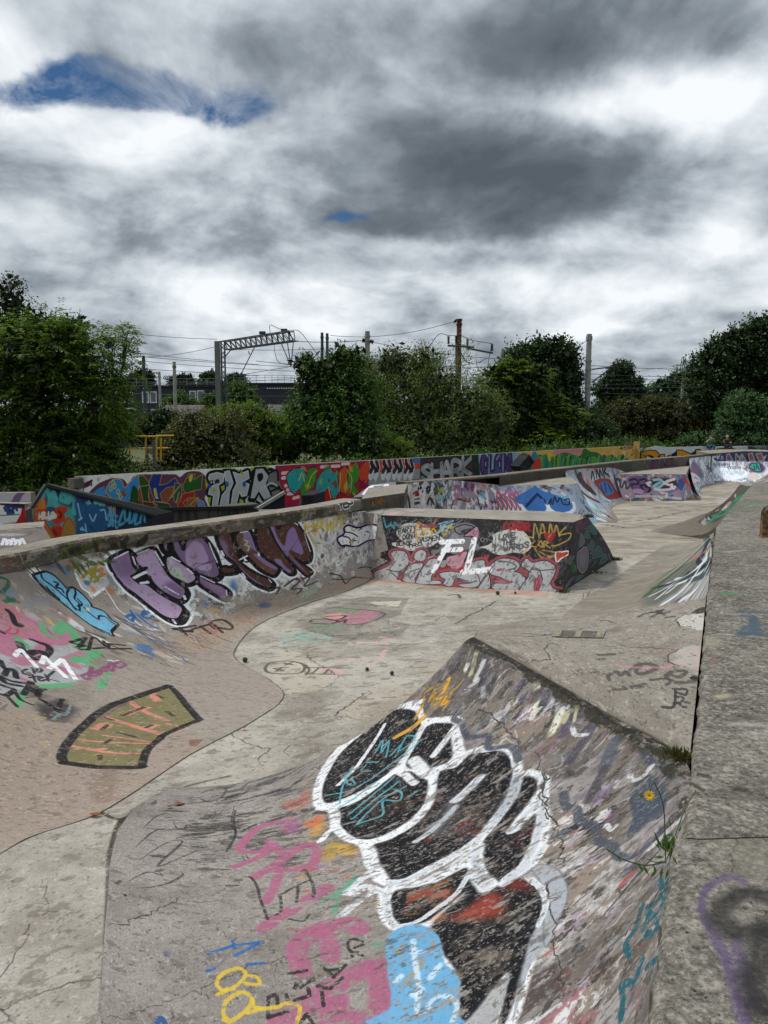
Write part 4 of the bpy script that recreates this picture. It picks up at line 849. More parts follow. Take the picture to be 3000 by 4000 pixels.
# ================================================================== LEFT BOWL WALL (hip-hop wall + its near bend)
BX=dict(fl=at_z(1478,2013,-.28),fr=at_z(2240,2041,-.28),br=at_z(2294,2019,-.28),bl=at_z(1583,1991,-.28),mid=at_z(2258,2010,-.28),
          bfl=at_z(1446,2253,FZ),bfm=at_z(1721,2290,FZ),bfr=at_z(2197,2313,FZ),bbr=at_z(2400,2186,FZ))
toesL=[(-3.0,1.2,FZ),(-2.9,3.4,FZ)]+[tuple(at_z(x,y,FZ))for x,y in((0,3335),(405,3168),(740,2950),(980,2822),(1105,2725),(1049,2655),(935,2590),(918,2535),(1013,2437),(1200,2358),(1330,2318),(1420,2280))]+[tuple(BX['bfl']+[.1,.1,0])]
cop=[at_z(x,y,0)for x,y in((60,2162),(200,2133),(350,2102),(621,2069),(892,2032),(1250,1980),(1412,1950))]
topz=-.20
def dn(p,z=topz):return(p[0],p[1],z)
copl=[(-5.05,1.0,0),(-5.0,3.0,0),(-4.95,5.0,0),(-4.85,6.6,0),(-4.75,7.9,0)]+[tuple(c)for c in cop]
cl=resample(copl,400,True)
def cop_at(y):k=np.argmin(np.abs(cl[:,1]-y));return cl[k]
topsL=[dn(cop_at(y))for y in(1.2,2.9,4.3,5.3,6.3,7.1,7.9,8.7,9.5,10.3,11.6,12.9,13.9)]+[dn(cl[-1],-.24),tuple(BX['fl']+[.02,.0,.01])]
toesL=[(x,y,z+.006)for x,y,z in toesL]
PL=qp(toesL,topsL,[58]*9+[60,62]+[64]*4,330,120)
pl=Paint(PL,2800,900)
def paint_left(p):
    WH=(228,231,234);BK=(22,21,25)
    # old layers
    def tb(x0,y0,x1,y1):
        q=p.uv([(x0,y0),(x1,y0),(x0,y1),(x1,y1)])/[p.W,p.H];return(*np.clip(q.min(0),0,1),*np.clip(q.max(0),0,1))
    hz=[(430,2140),(700,2090),(1100,2045),(1490,2022),(1495,2200),(1300,2262),(1000,2330),(760,2450),(560,2470),(430,2340),(380,2230)]
    p.poly(hz,(150,144,138),.8,soft=.12);hb=p.tb(*hz)
    p.layer((96,86,78),.2,.56,.03,.85,1.5,1.4,80,hb);p.layer((204,203,200),.17,.54,.02,.92,1.5,1.4,81,hb);p.layer((222,222,220),.08,.62,.02,.9,1.5,1.4,82,hb)
    p.clutter(60,[(206,206,204),(186,184,180),(222,222,220),(130,120,110),(110,102,96)],(.06,.4),p.tb(*hz),seed=60,a=(.4,.9),ang=1.5)
    p.clutter(260,MIXP+GREY,(.04,.3),(.45,.42,1,1),seed=61,a=(.35,.9),kind=(.55,.25,.2),ang=1.5)
    p.clutter(160,[(206,206,202),(190,188,182),(226,226,222),(150,140,126)],(.1,.5),(.5,.30,.92,.72),seed=62,a=(.3,.85),kind=(.7,.2,.1),ang=1.5)
    nb=(.1,.45,.5,1);p.layer((84,70,62),.16,.56,.03,.8,2,1.3,83,nb);p.layer((168,162,156),.13,.62,.02,.8,2,1.3,84,nb);p.layer((206,202,198),.07,.67,.02,.8,2,1.3,85,nb);p.layer((58,50,46),.05,.66,.02,.8,2,1.3,86,nb)
    p.clutter(120,[(88,66,62),(110,90,80),(60,52,50),(150,150,144),(200,196,190)],(.05,.35),(.24,.5,.52,1),seed=63,a=(.3,.8),kind=(.6,.3,.1))
    p.clutter(420,[(80,70,62),(110,96,84),(62,54,48)],(.02,.1),(.05,.05,.9,.5),seed=64,a=(.3,.8),kind=(.6,.4,0))
    # two tones of screed at the foot
    p.poly([(-400,2760),(240,2770),(400,2790),(560,2810),(760,2870),(800,2895),(740,2950),(650,3055),(400,3175),(0,3345),(-400,3500)],(154,137,125),.7,sm=False)
    p.poly([(330,2640),(520,2600),(760,2580),(930,2600),(1060,2665),(1110,2720),(1080,2766),(980,2820),(870,2860),(640,2840),(420,2780)],(152,142,134),.7,sm=True,soft=.02)
    p.poly([(880,2400),(1200,2310),(1460,2230),(1470,2262),(1200,2340),(1010,2420),(900,2500),(760,2560),(600,2560),(700,2480)],(158,138,120),.7,sm=False,soft=.03)
    # grey silver field with pink and green on the near bend
    p.poly(cL([(0,560),(200,480),(330,470),(420,600),(600,560),(700,700),(860,820),(800,920),(830,1050),(620,1110),(380,1130),(220,1180),(0,1190)]),(164,168,172),.88,soft=.02)
    PK=(176,106,132);GN=(82,168,112)
    p.poly(cL([(0,350),(130,410),(300,480),(440,600),(580,720),(460,730),(300,690),(120,670),(0,650)]),(176,104,118),.72,soft=.05)
    p.clutter(40,[(172,98,116),(190,120,140),(110,70,70),(158,160,160)],(.05,.3),tb(0,2350,200,2480),seed=65,a=(.3,.7))
    for q,w in(([(0,655),(150,670),(330,700),(570,730),(640,600),(590,590)],.11),([(650,620),(600,580),(490,700),(350,560),(200,500)],.08),([(60,690),(75,760),(60,830)],.16),([(170,920),(300,880),(430,770),(380,730)],.12),([(620,900),(750,850),(840,800)],.11),([(620,900),(700,950)],.1),([(430,960),(560,970),(680,1030)],.1),([(180,1060),(260,1090)],.08)):p.stroke(cL(q),w,PK,.85,soft=.4)
    for q,w in(([(530,640),(610,565),(680,660),(730,740)],.11),([(380,560),(430,660),(520,690)],.06),([(700,880),(800,880),(910,815)],.09),([(660,905),(760,910),(850,950)],.08),([(320,1165),(450,1140),(640,1125)],.08),([(160,690),(240,770)],.08),([(170,1320),(210,1200),(330,1160)],.05),([(800,780),(730,790)],.12),([(920,1160),(960,1110),(950,1080)],.05),([(980,1050),(1010,1020)],.05)):p.stroke(cL(q),w,GN,.85,soft=.5)
    p.stroke(cL([(0,130),(60,150),(80,190),(30,260),(0,250)]),.045,(40,96,66),.9);p.stroke(cL([(0,260),(60,300),(90,350),(130,335)]),.05,(40,96,66),.9);p.stroke(cL([(40,355),(130,335)]),.05,(40,96,66),.9)
    for q in([(0,630),(20,640)],[(70,440),(110,480),(150,570),(195,570)]):p.stroke(cL(q),.06,(30,30,34),.9)
    p.stroke(cL([(40,560),(100,600),(60,640),(150,650),(170,600)]),.02,(170,70,90),.8)
    for q,w in(([(180,740),(240,850),(300,820),(390,820)],.07),([(300,715),(380,745),(440,760),(460,810),(400,870),(300,885)],.06),([(40,1040),(70,990),(130,990),(150,1060)],.045),([(0,1045),(100,1090),(240,1110)],.045),([(0,1060),(60,1110),(190,1135)],.05),([(0,900),(20,950),(50,980)],.05),([(20,1130),(130,1170),(60,1220),(20,1215)],.045),([(60,1220),(160,1330)],.03),([(215,1215),(260,1150),(290,1100),(300,1190),(330,1140),(340,1210)],.045),([(350,1230),(370,1180),(410,1165)],.045),([(370,1250),(540,1370)],.03),([(140,1190),(190,1260),(300,1310)],.03)):p.stroke(cL(q),w,(28,28,32),.9,soft=.3)
    for q in([(140,860),(160,820),(200,800),(260,870),(340,960)],[(385,925),(410,860),(480,930),(615,1055)],[(455,975),(520,930),(580,885),(640,980),(705,1080)]):p.stroke(cL(q),.042,(236,236,238),.97,sm=False)
    # black thin tag, "Glo tek" and maroon name
    for q in([(250,980),(210,1000),(230,1030),(270,1010),(270,1040)],[(300,970),(320,1020)],[(350,980),(330,1000),(360,1010),(390,990),(370,970)],[(300,1030),(330,1100)],[(270,1060),(350,1045)],[(350,1070),(400,1055),(360,1050),(370,1090),(430,1075)],[(420,1030),(450,1090)],[(500,1000),(440,1060),(540,1090)]):p.stroke(cL(q),.022,(48,44,50),.9)
    for q in([(755,1040),(830,1010),(850,960),(830,1060),(800,1080),(760,1040)],[(870,1020),(930,990),(920,1030),(870,1050)],[(940,980),(1000,950),(980,1000),(940,990)],[(1000,960),(1030,920),(1060,960),(1030,1000)],[(1060,930),(1120,910),(1160,940),(1090,970),(1060,940)]):p.stroke(cL(q),.035,(128,66,104),.85)
    for q in([(650,730),(800,690),(720,780),(740,800),(820,800),(850,690),(890,690),(1000,790),(1010,750),(1210,830)],[(650,735),(720,750)],[(700,780),(790,760)],[(860,790),(980,780),(960,720)],[(1000,790),(1220,790)],[(940,740),(1160,760)]):p.stroke(cL(q),.035,(30,28,28),.92,soft=.3,sm=False)
    p.crack(cL([(1210,800),(1350,860),(1420,900),(1560,950),(1659,975)]),.02,jit=.02);p.crack([(310,2830),(480,2810),(620,2870)],.006)
    # black scribbled block + yellow specks
    p.poly(cL([(330,1330),(400,1290),(480,1260),(590,1250),(650,1310),(720,1350),(640,1440),(620,1470),(480,1470),(380,1400)]),(42,42,46),.85,soft=.03)
    for q in([(560,1390),(620,1380),(650,1320),(640,1290)],[(500,1440),(560,1400)],[(500,1370),(590,1410),(640,1380)],[(540,1400),(480,1450)]):p.stroke(cL(q),.02,(120,142,150),.75)
    for q in([(370,1260),(460,1310),(540,1370)],[(540,1360),(560,1290),(580,1260)]):p.stroke(cL(q),.035,(28,28,30),.9)
    p.clutter(40,[(176,152,70),(190,168,90)],(.03,.12),tb(0,2800,190,2900),seed=66,a=(.3,.7),kind=(.4,.6,0))
    # arched box with olive fill and salmon strokes
    OL=(116,110,72)
    box=c7l([(345,935),(340,890),(420,770),(540,665),(680,600),(910,525),(1000,620),(1070,705),(900,780),(820,860),(760,960),(550,958)])
    p.poly(box,OL,.88,sm=False,soft=.01)
    SAL=(206,132,116)
    for q,w in(([(560,690),(700,735),(880,785)],.06),([(700,610),(780,660),(900,710)],.05),([(680,680),(740,655),(800,640)],.05),([(820,565),(850,605)],.06),([(525,755),(570,735)],.09),([(370,845),(560,880),(740,890)],.045),([(430,815),(600,830),(800,835)],.03),([(800,750),(840,735)],.06),([(560,790),(700,810),(830,830)],.03),([(530,870),(560,865)],.04),([(900,730),(1000,750)],.03)):p.stroke(c7l(q),w,SAL,.88,soft=.4)
    for q,w in(([(345,940),(335,890),(400,790),(540,665),(680,600),(915,522)],.06),([(915,522),(1000,620),(1075,705)],.05),([(1080,705),(900,780),(860,815)],.05),([(850,820),(790,880),(765,960)],.05),([(345,940),(440,952),(620,965),(765,962)],.07)):p.stroke(c7l(q),w,(34,33,34),.95,sm=True,soft=.3)
    for q in([(550,690),(610,710)],[(660,685),(780,640)],[(550,760),(580,735)],[(640,775),(730,800)],[(790,750),(820,735)],[(540,900),(540,920)],[(560,840),(600,815)],[(850,575),(880,590)],[(900,660),(940,690)]):p.stroke(c7l(q),.03,(62,54,46),.85)
    p.stroke(c7l([(580,980),(560,1060),(570,1140)]),.12,(118,98,86),.45,soft=1)
    p.poly(c7l([(1020,815),(1105,812),(1060,850),(1020,850)]),(120,92,78),.8,sm=False);p.stroke(c7l([(560,690),(640,640),(700,610)]),.02,(110,66,110),.5)
    # sky-blue throw-up in the bend with white bursts above
    BL=(110,176,206)
    for k in range(16):
        x=90+k*5;p.stroke([(x,2190+k*3),(x+25+k*3,2240+k*3.5),(x+62+k*4,2275+k*2)],.05,(222,224,214),.85,soft=.5)
    for q in([(210,840),(250,870)],[(270,880),(330,930)],[(230,860),(250,800)],[(300,800),(350,890)],[(340,880),(380,920)],[(260,900),(300,940)]):p.stroke(c6(q),.03,(40,40,44),.7,sm=False)
    p.poly(c6([(215,800),(240,820),(265,870),(225,850)]),(220,180,84),.8)
    b1=cL([(320,120),(380,100),(430,88),(500,120),(560,180),(620,240),(690,240),(770,300),(830,370),(850,410),(960,450),(1030,530),(1085,560),(1050,590),(1020,625),(1035,665),(940,625),(830,560),(700,460),(640,410),(520,310),(420,220),(350,160)])
    p.outline(b1,.07,(26,26,32),a=.97);p.poly(b1,BL,.99)
    for q in([(380,100),(400,150),(500,220),(620,330),(700,430)],[(330,130),(400,230),(520,330),(640,420)],[(640,230),(620,300),(680,400),(740,440)],[(690,230),(700,280),(690,330),(730,370),(740,430)],[(500,170),(540,190),(520,220),(570,240),(590,270)],[(430,215),(470,260),(540,320),(550,340)],[(780,410),(850,480),(910,520),(920,490),(980,500),(1030,545),(1080,575)],[(720,330),(760,380),(720,400)],[(820,560),(900,600),(1010,650)]):p.stroke(cL(q),.03,(26,30,38),.95)
    p.poly(cL([(800,405),(830,420),(830,450),(790,430)]),(206,206,190),.9,sm=False);p.poly(cL([(1020,625),(1085,565),(1080,610),(1040,650)]),(26,24,28),.95,sm=False)
    for q,c in(([(570,850),(640,880),(650,920),(600,930)],(66,112,160)),([(440,820),(480,830),(480,860),(430,850)],(54,84,126)),([(330,770),(420,770),(500,800),(540,860),(470,880),(380,850)],(74,82,96))):p.poly(c6(q),c,.7,soft=.03)
    p.poly(cL([(230,360),(380,330),(480,370),(520,400),(380,380),(250,400)]),(96,116,140),.5,soft=.05)
    # white field with BET, arrow line
    p.poly(c6([(690,880),(820,800),(960,800),(985,950),(1010,1010),(980,1050),(870,1130),(760,1060),(720,990)]),(200,198,194),.75,soft=.02)
    p.stroke(c6([(690,890),(720,990),(760,1060),(870,1130),(970,1060),(1000,1100)]),.035,WH,.9,sm=False)
    p.stroke(cL([(980,240),(1040,340),(1100,430),(1180,490)]),.025,WH,.85)
    YG=(140,134,50)
    for q in([(765,965),(850,880),(860,900),(840,1000)],[(800,900),(830,930),(880,890),(850,950),(910,970),(870,1005)],[(970,830),(890,850),(890,960),(970,930)],[(890,900),(950,880)],[(975,820),(940,830)]):p.stroke(c6(q),.045,YG,.9,soft=.3)
    for q,c in(([(775,990),(830,1000),(830,1035),(790,1030)],(46,108,140)),([(830,1035),(880,1060),(880,1100),(850,1090)],(206,128,92)),([(975,1050),(1050,1080),(1050,1115),(1010,1110)],(180,104,74)),([(910,880),(950,870),(960,940),(930,945)],(204,116,74))):p.poly(c6(q),c,.85,soft=.01)
    # blue handstyle under it, drips
    for q in([(1170,490),(1240,480),(1220,540),(1170,500)],[(1210,440),(1250,500),(1300,540)],[(1310,480),(1380,450),(1340,440),(1320,490),(1390,510),(1420,490)],[(1270,470),(1400,580),(1460,600)]):p.stroke(cL(q),.05,(40,92,158),.9,soft=.4)
    for k in range(22):
        r=np.random.default_rng(300+k);x,y=440+k*9,2400+k*6
        p.stroke([(x,y),(x+40+r.uniform(0,50),y+22+r.uniform(0,24)),(x+90+r.uniform(0,100),y+40+r.uniform(0,45))],r.uniform(.015,.03),[(38,84,150),(70,66,66),(60,100,130),(96,84,74)][k%4],.75,soft=.6)
    for q in([(540,2515),(580,2520),(600,2540),(570,2550),(530,2530)],[(580,2545),(610,2560),(590,2570)]):p.poly(q,(44,100,158),.75,soft=.02)
    for k in range(30):
        r=np.random.default_rng(400+k);x=560+r.uniform(0,300);y=2480+(x-560)*-.12+r.uniform(0,90)
        p.stroke([(x,y),(x+r.uniform(30,110),y+r.uniform(14,50))],r.uniform(.006,.014),(74,62,52),.75,soft=.5)
    # HIP HOP piece: white edge, black body/shadow, fills
    H1=[(145,385),(200,345),(275,315),(295,340),(315,420),(345,470),(310,500),(330,530),(365,548),(420,560),(500,620),(600,680),(660,715),(672,745),(650,790),(615,808),(540,790),(430,710),(330,630),(250,570),(200,510),(155,440)]
    H1b=[(325,375),(350,340),(440,300),(470,310),(500,370),(540,440),(580,500),(640,550),(690,590),(690,630),(660,665),(620,660),(560,630),(500,590),(450,540),(430,505),(395,480),(390,450),(350,420)]
    I0=[(515,200),(525,185),(545,190),(570,250),(565,310),(550,325),(530,300),(515,240)]
    I1=[(545,370),(590,355),(640,390),(700,430),(765,495),(765,525),(740,545),(700,555),(650,530),(590,500),(555,450)]
    PP=[(595,250),(640,225),(655,265),(678,310),(690,250),(745,192),(805,207),(855,265),(895,340),(925,430),(938,480),(905,512),(850,505),(790,485),(850,530),(950,570),(995,605),(988,645),(960,660),(880,615),(790,550),(780,480),(690,420),(640,370),(605,310)]
    TI=[(940,445),(975,430),(1010,440),(1030,430),(1055,455),(1050,470),(1000,478),(960,475)]
    H2=[(915,190),(940,160),(1000,140),(1020,190),(1040,270),(1075,360),(1100,410),(1180,470),(1290,520),(1315,545),(1300,580),(1265,580),(1180,540),(1100,470),(1040,400),(975,345),(930,260)]
    H2b=[(1050,210),(1080,180),(1150,170),(1180,230),(1210,310),(1260,370),(1350,430),(1360,450),(1330,490),(1290,480),(1220,440),(1170,390),(1120,340),(1070,290)]
    OO=[(1200,180),(1215,120),(1240,102),(1275,125),(1310,180),(1340,250),(1400,340),(1470,440),(1470,475),(1430,480),(1370,430),(1290,380),(1235,330),(1205,270)]
    P2=[(1290,130),(1340,105),(1352,150),(1370,150),(1380,110),(1420,85),(1470,100),(1530,170),(1580,270),(1595,340),(1580,385),(1540,395),(1480,370),(1530,410),(1595,455),(1585,480),(1555,490),(1500,440),(1420,360),(1350,270),(1310,190)]
    allp=[H1,H1b,I0,I1,PP,TI,H2,H2b,OO,P2]
    sh={0:(34,36),1:(14,24),4:(18,16),6:(16,18),7:(6,12)}
    def off(q,d):return[(x+d[0],y+d[1])for x,y in q]
    def shad(k,q,f=1.0):
        d=sh.get(k,(8,10));return[off(q,(d[0]*t*f,d[1]*t*f))for t in(0,.5,1)]
    for k,q in enumerate(allp):
        for s_ in shad(k,q):p.outline(c7(s_),.17,WH,a=.97,soft=.2)
    for k,q in enumerate(allp):
        for s_ in shad(k,q):p.outline(c7(s_),.075,BK,a=1);p.poly(c7(s_),BK,1)
    LILAC=(176,152,184);PUR=(122,98,132);BRN=(84,54,46);BR2=(104,70,62);MID=(140,114,150)
    for k,q in enumerate(allp):p.poly(c7(q),[LILAC,LILAC,MID,LILAC,PUR,BRN,BRN,BR2,BRN,BRN][k],1)
    def soft(q,c,a=.85,s_=.03):p.poly(c7(q),c,a,soft=s_)
    soft([(150,385),(275,320),(300,370),(335,460),(290,500),(210,500)],PUR,.95);soft([(200,500),(330,470),(300,560),(260,560)],(136,110,146),.7,.06)
    soft([(540,560),(600,540),(690,600),(660,660),(580,640)],(124,98,138),.9);soft([(480,640),(620,700),(650,740),(600,780),(500,720)],(176,152,180),.6,.05)
    soft([(560,420),(600,440),(640,430),(690,520),(720,545),(660,530),(570,480)],(172,186,164),.95,.008);soft([(570,370),(590,370),(600,410),(580,410)],(180,190,172),.8,.01)
    soft([(690,330),(740,250),(800,262),(840,330),(855,390),(790,420),(715,440)],(178,150,186),.9,.01);soft([(690,250),(745,196),(805,210),(850,270),(800,256),(740,248),(700,300)],(122,92,118),.8,.02);soft([(780,430),(870,410),(870,455),(800,455)],(186,160,196),.85,.008)
    soft([(800,500),(940,570),(985,605),(980,640),(900,600),(830,550)],(148,116,150),.8,.02);soft([(720,260),(780,250),(800,330),(760,400),(730,380)],(146,126,146),.5,.03)
    VI=(142,118,168)
    soft([(925,250),(960,300),(1000,340),(1100,450),(1180,520),(1260,570),(1180,535),(1060,430),(975,345)],VI,.95,.015);soft([(930,230),(980,250),(1000,320),(960,310)],VI,.8,.03)
    soft([(1105,180),(1150,172),(1185,240),(1215,320),(1170,300),(1130,260)],VI,.95,.006);soft([(1180,340),(1250,360),(1350,432),(1340,450),(1270,420)],VI,.9,.01);soft([(1090,240),(1130,230),(1160,320),(1110,320)],(112,98,84),.8,.02)
    soft([(1290,130),(1320,118),(1350,210),(1400,280),(1420,200),(1440,160),(1475,150),(1505,230),(1538,310),(1530,342),(1490,330),(1440,310),(1420,360),(1340,260)],VI,.95,.006);soft([(1330,385),(1370,380),(1410,430),(1450,460),(1440,478),(1400,460)],VI,.95,.006);soft([(1400,300),(1480,380),(1560,470),(1500,430)],VI,.7,.02)
    for q in allp:p.outline(c7(q),.034,BK,a=.95)
    # black counters, white inline marks
    for q,w in(([(305,500),(350,475),(405,440)],.05),([(360,548),(400,525),(430,505)],.05),([(1075,380),(1110,365),(1150,340)],.03),([(1105,400),(1140,395)],.04)):p.stroke(c7(q),w,BK,1,soft=.2)
    for q,w in(([(322,510),(400,472)],.045),([(370,548),(420,545)],.04),([(1080,380),(1135,352)],.03),([(1110,400),(1165,440)],.03)):p.stroke(c7(q),w,WH,.97,soft=.2)
    for q in([(1115,240),(1140,250),(1120,275),(1150,285),(1140,320)],):p.stroke(c7(q),.03,(176,180,160),.9,sm=False)
    for q in([(180,370),(275,322)],[(310,360),(330,415)],[(470,318),(530,420)],[(590,360),(650,395)],[(700,440),(745,480)],[(345,340),(430,305)],[(600,250),(635,230)],[(940,165),(995,145)],[(1085,185),(1140,175)],[(545,575),(640,630)],[(800,500),(900,545)],[(985,600),(990,640)],[(860,260),(920,400)],[(1440,95),(1500,130)],[(1550,200),(1590,320)],[(1290,520),(1310,545)]):p.stroke(c7(q),.02,WH,.95)
    for q in([(160,480),(175,525)],[(215,560),(245,610)],[(400,715),(410,740)],[(600,815),(620,840)],[(680,640),(690,665)],[(1215,330),(1220,350)],[(950,320),(965,350)],[(1100,480),(1120,510)]):p.stroke(c7(q),.035,WH,.95)
    # to the right: yellow HAWT, white bubble throw-up, stray paint
    p.tag('HAWT',(1190,2085),(1345,2060),(4,-48),.05,(196,170,72),.85,seed=7)
    for q in([(1200,2060),(1240,2140)],[(1230,2050),(1260,2110)],[(1310,2030),(1350,2060)]):p.stroke(q,.045,(200,172,70),.7)
    bub=[(1328,2120),(1322,2104),(1340,2094),(1350,2080),(1348,2064),(1362,2056),(1390,2064),(1412,2062),(1440,2052),(1470,2056),(1486,2072),(1484,2094),(1466,2106),(1440,2108),(1420,2118),(1396,2130),(1370,2130),(1350,2126),(1336,2128)]
    p.outline(bub,.16,(186,160,190),a=.9);p.outline(bub,.09,(20,20,24),a=1);p.poly(bub,(232,232,232),1)
    for q in([(1340,2094),(1362,2100),(1372,2112),(1392,2112)],[(1350,2078),(1378,2084),(1398,2096)],[(1440,2104),(1446,2084),(1430,2076)],[(1412,2064),(1402,2072)],[(1370,2128),(1366,2116)]):p.stroke(q,.03,(20,20,24),1)
    for q in([(1424,2045),(1432,2034),(1446,2040),(1440,2048)],[(1332,2132),(1348,2130),(1346,2140)]):p.poly(q,(26,26,30),.95)
    p.clutter(60,[(50,110,160),(206,130,70),(140,90,150),(60,140,140),(226,226,226),(200,170,90)],(.06,.25),tb(1190,2110,1500,2220),seed=70,a=(.4,.85))
    p.poly([(1450,2110),(1505,2108),(1510,2150),(1460,2162)],(150,140,130),.9,sm=False);p.stroke([(1500,2105),(1516,2150)],.04,(224,224,222),.9)
    for q in([(1110,2290),(1150,2262),(1170,2270),(1140,2300),(1180,2300),(1160,2320)],[(1180,2262),(1210,2255),(1190,2290),(1240,2270)],[(1290,2240),(1330,2250),(1350,2280),(1370,2260),(1390,2250)],[(1300,2262),(1360,2262),(1400,2256),(1460,2262)],[(1400,2220),(1440,2216),(1480,2226)],[(1050,2310),(1090,2295),(1080,2320)]):p.stroke(q,.05,(50,44,38),.85,soft=.5)
    for q in(c7([(815,735),(935,750),(870,735),(940,780),(960,760)]),c7([(840,690),(880,700),(860,720)])):p.stroke(q,.03,(190,156,90),.7)
    for q,c in((c7([(1210,700),(1290,690),(1300,720),(1230,725)]),(48,74,116)),(c7([(1010,540),(1050,530),(1060,600),(1020,590)]),(66,124,184)),(c7([(815,690),(870,690),(870,705),(830,710)]),(60,110,170)),(c7([(940,640),(1160,650),(1150,690),(980,690)]),(176,168,150)),(c7([(1520,640),(1620,560),(1640,600),(1540,660)]),(150,170,150))):p.poly(q,c,.7,soft=.03)
    # FTP
    BKP=(44,38,34)
    for q in([(610,880),(740,900)],[(600,880),(760,855)],[(650,870),(700,921)],[(660,900),(740,890)],[(740,880),(880,840)],[(800,860),(870,910)],[(900,880),(870,830),(960,815),(1020,850),(1020,880),(930,870)],[(900,850),(960,905)]):p.stroke(c7(q),.05,BKP,.9,soft=.4)
    for q in([(780,870),(820,910),(880,890),(830,870)],[(1080,820),(1160,830),(1210,870),(1120,900)],[(860,830),(920,890),(900,910)]):p.stroke(c7(q),.03,(170,90,78),.7,soft=.6)
    p.crack(c7([(700,440),(800,410),(940,380),(1100,330),(1300,320),(1440,320),(1520,210),(1659,150)]),.012)
    p.layer((116,107,98),.035,.70,.03,.55,1.6,1.3,87,oct=4);p.layer((92,82,74),.03,.70,.03,.5,1.4,1.2,88,(0,0,1,.6),oct=4);p.layer((182,172,160),.022,.70,.03,.5,1.2,0,89,(0,0,1,.6),oct=4);p.erode(.05,.71,.03,.6,2.4,1.4,90,(0,.25,1,1))
    p.clutter(30,[(86,100,44),(70,80,40),(58,60,38)],(.08,.3),tb(232,2150,420,2200),seed=72,a=(.4,.9),kind=(1,0,0))
paint_left(pl)
m_left=concrete('hiphop_wall_concrete',(148,141,132),dark=(92,82,72),img=pl.image('left_wall_paint'),ragged=.005,wear=.36,wear_w=.12,stain=.5,speck=.55,bump=.45,wscale=10)
m_cop=concrete('coping_concrete',(146,140,129),dark=(86,80,70),stain=.55,speck=.85,bump=.7,crack=.7,mottle=.4)
m_copf=concrete('coping_face_concrete',(134,126,114),dark=(64,60,48),stain=.9,speck=.7,bump=.9,moss=.9)
left=empty('bowl_wall',(-3.2,9.5,FZ),'curved bowl wall with the big purple and brown lettered piece under a concrete coping','bowl wall')
surf_obj('transition',PL,m_left,cc_side,left,zbot=-2.0,rough=.0025)
def coping(name,line,width,depth,mat_top,mat_face,parent,side=-1,z=0.0,jag=.018,seed=3,lip=0.0,paint=None):
    """slab along a line; side=-1 puts the slab to the left of the line's direction"""
    r=np.random.default_rng(seed);n=260
    p=resample(line,n,True)[:,:2];d=np.gradient(p,axis=0);d/=np.linalg.norm(d,axis=1)[:,None]
    nn=np.stack([-d[:,1],d[:,0]],-1)*(1 if side<0 else-1)
    rough=np.convolve(r.normal(size=n+8),np.ones(5)/5,'same')[4:4+n]*jag
    fr=p-nn*lip+nn*rough[:,None];bk=p+nn*(width if np.isscalar(width)else np.asarray(width)[:,None])
    rows=[np.c_[fr,np.full(n,z-depth)],np.c_[fr-nn*.003,z-depth*.5+0*rough],np.c_[fr+nn*.0,np.full(n,z-.03)+rough*.5],np.c_[fr+nn*.03,np.full(n,z)],np.c_[fr*.5+bk*.5,np.full(n,z+.004)+rough*.2],np.c_[bk,np.full(n,z)],np.c_[bk,np.full(n,z-max(depth,2.0))]]
    P=np.stack(rows);nv=len(rows);V=P.reshape(-1,3);fs=grid_faces(nv,n)
    if side<0:pass
    mi=[1 if j<3 else(0 if j<5 else 1)for j in range(nv-1)for _ in range(n-1)]
    faces=[tuple(f)for f in fs]
    faces+=[tuple(j*n for j in range(nv)),tuple(j*n+n-1 for j in range(nv-1,-1,-1))];mi+=[1,1]
    L=np.concatenate([[0],np.cumsum(np.linalg.norm(np.diff(p,axis=0),axis=1))]);L/=L[-1]
    vv=np.array([0,.5,.9,1,1,1,1]);UV=np.stack([np.tile(L,nv),np.repeat(vv,n)],-1)
    return mesh_obj(name,V,faces,[mat_top,mat_face],parent,UV,mi,False)
# coping face has paint remnants
PCF=np.stack([resample(cl,220,False)+[0,0,-.20],resample(cl,220,False)]).astype(float)
PCF=np.stack([PCF[0]*(1-s_)+PCF[1]*s_ for s_ in np.linspace(0,1,8)])
pcf=Paint(PCF,2400,64)
pcf.clutter(170,[(120,90,80),(60,86,130),(150,110,110),(80,74,70),(170,164,154),(130,60,56),(90,120,110),(58,52,48),(100,90,110)],(.05,.3),(.5,0,1,1),seed=75,a=(.2,.65))
pcf.layer((62,56,46),.16,.56,.04,.8,2.5,.1,110);pcf.layer((150,142,130),.06,.64,.03,.7,2,.1,111)
pcf.clutter(18,[(84,100,40),(100,116,50),(66,76,36)],(.1,.25),(.555,0,.61,.9),seed=76,a=(.6,.95),kind=(1,0,0))
pcf.clutter(14,[(34,32,26),(44,42,32)],(.1,.4),(.57,0,.66,.5),seed=77,a=(.6,.95),kind=(1,0,0))
pcf.piece('YEP',(1325,1985),(1378,1976),(0,-26),.05,(70,70,70),line=(230,230,230),lw=.02,seed=4)
m_copf2=concrete('coping_face_painted',(122,113,101),dark=(64,60,48),img=pcf.image('coping_face_paint'),wear=.44,stain=.9,speck=.8,bump=.9,moss=.35,mottle=.3)
coping('coping',[tuple(c)for c in copl],.42,.205,m_cop,m_copf2,left,side=-1,lip=.012)

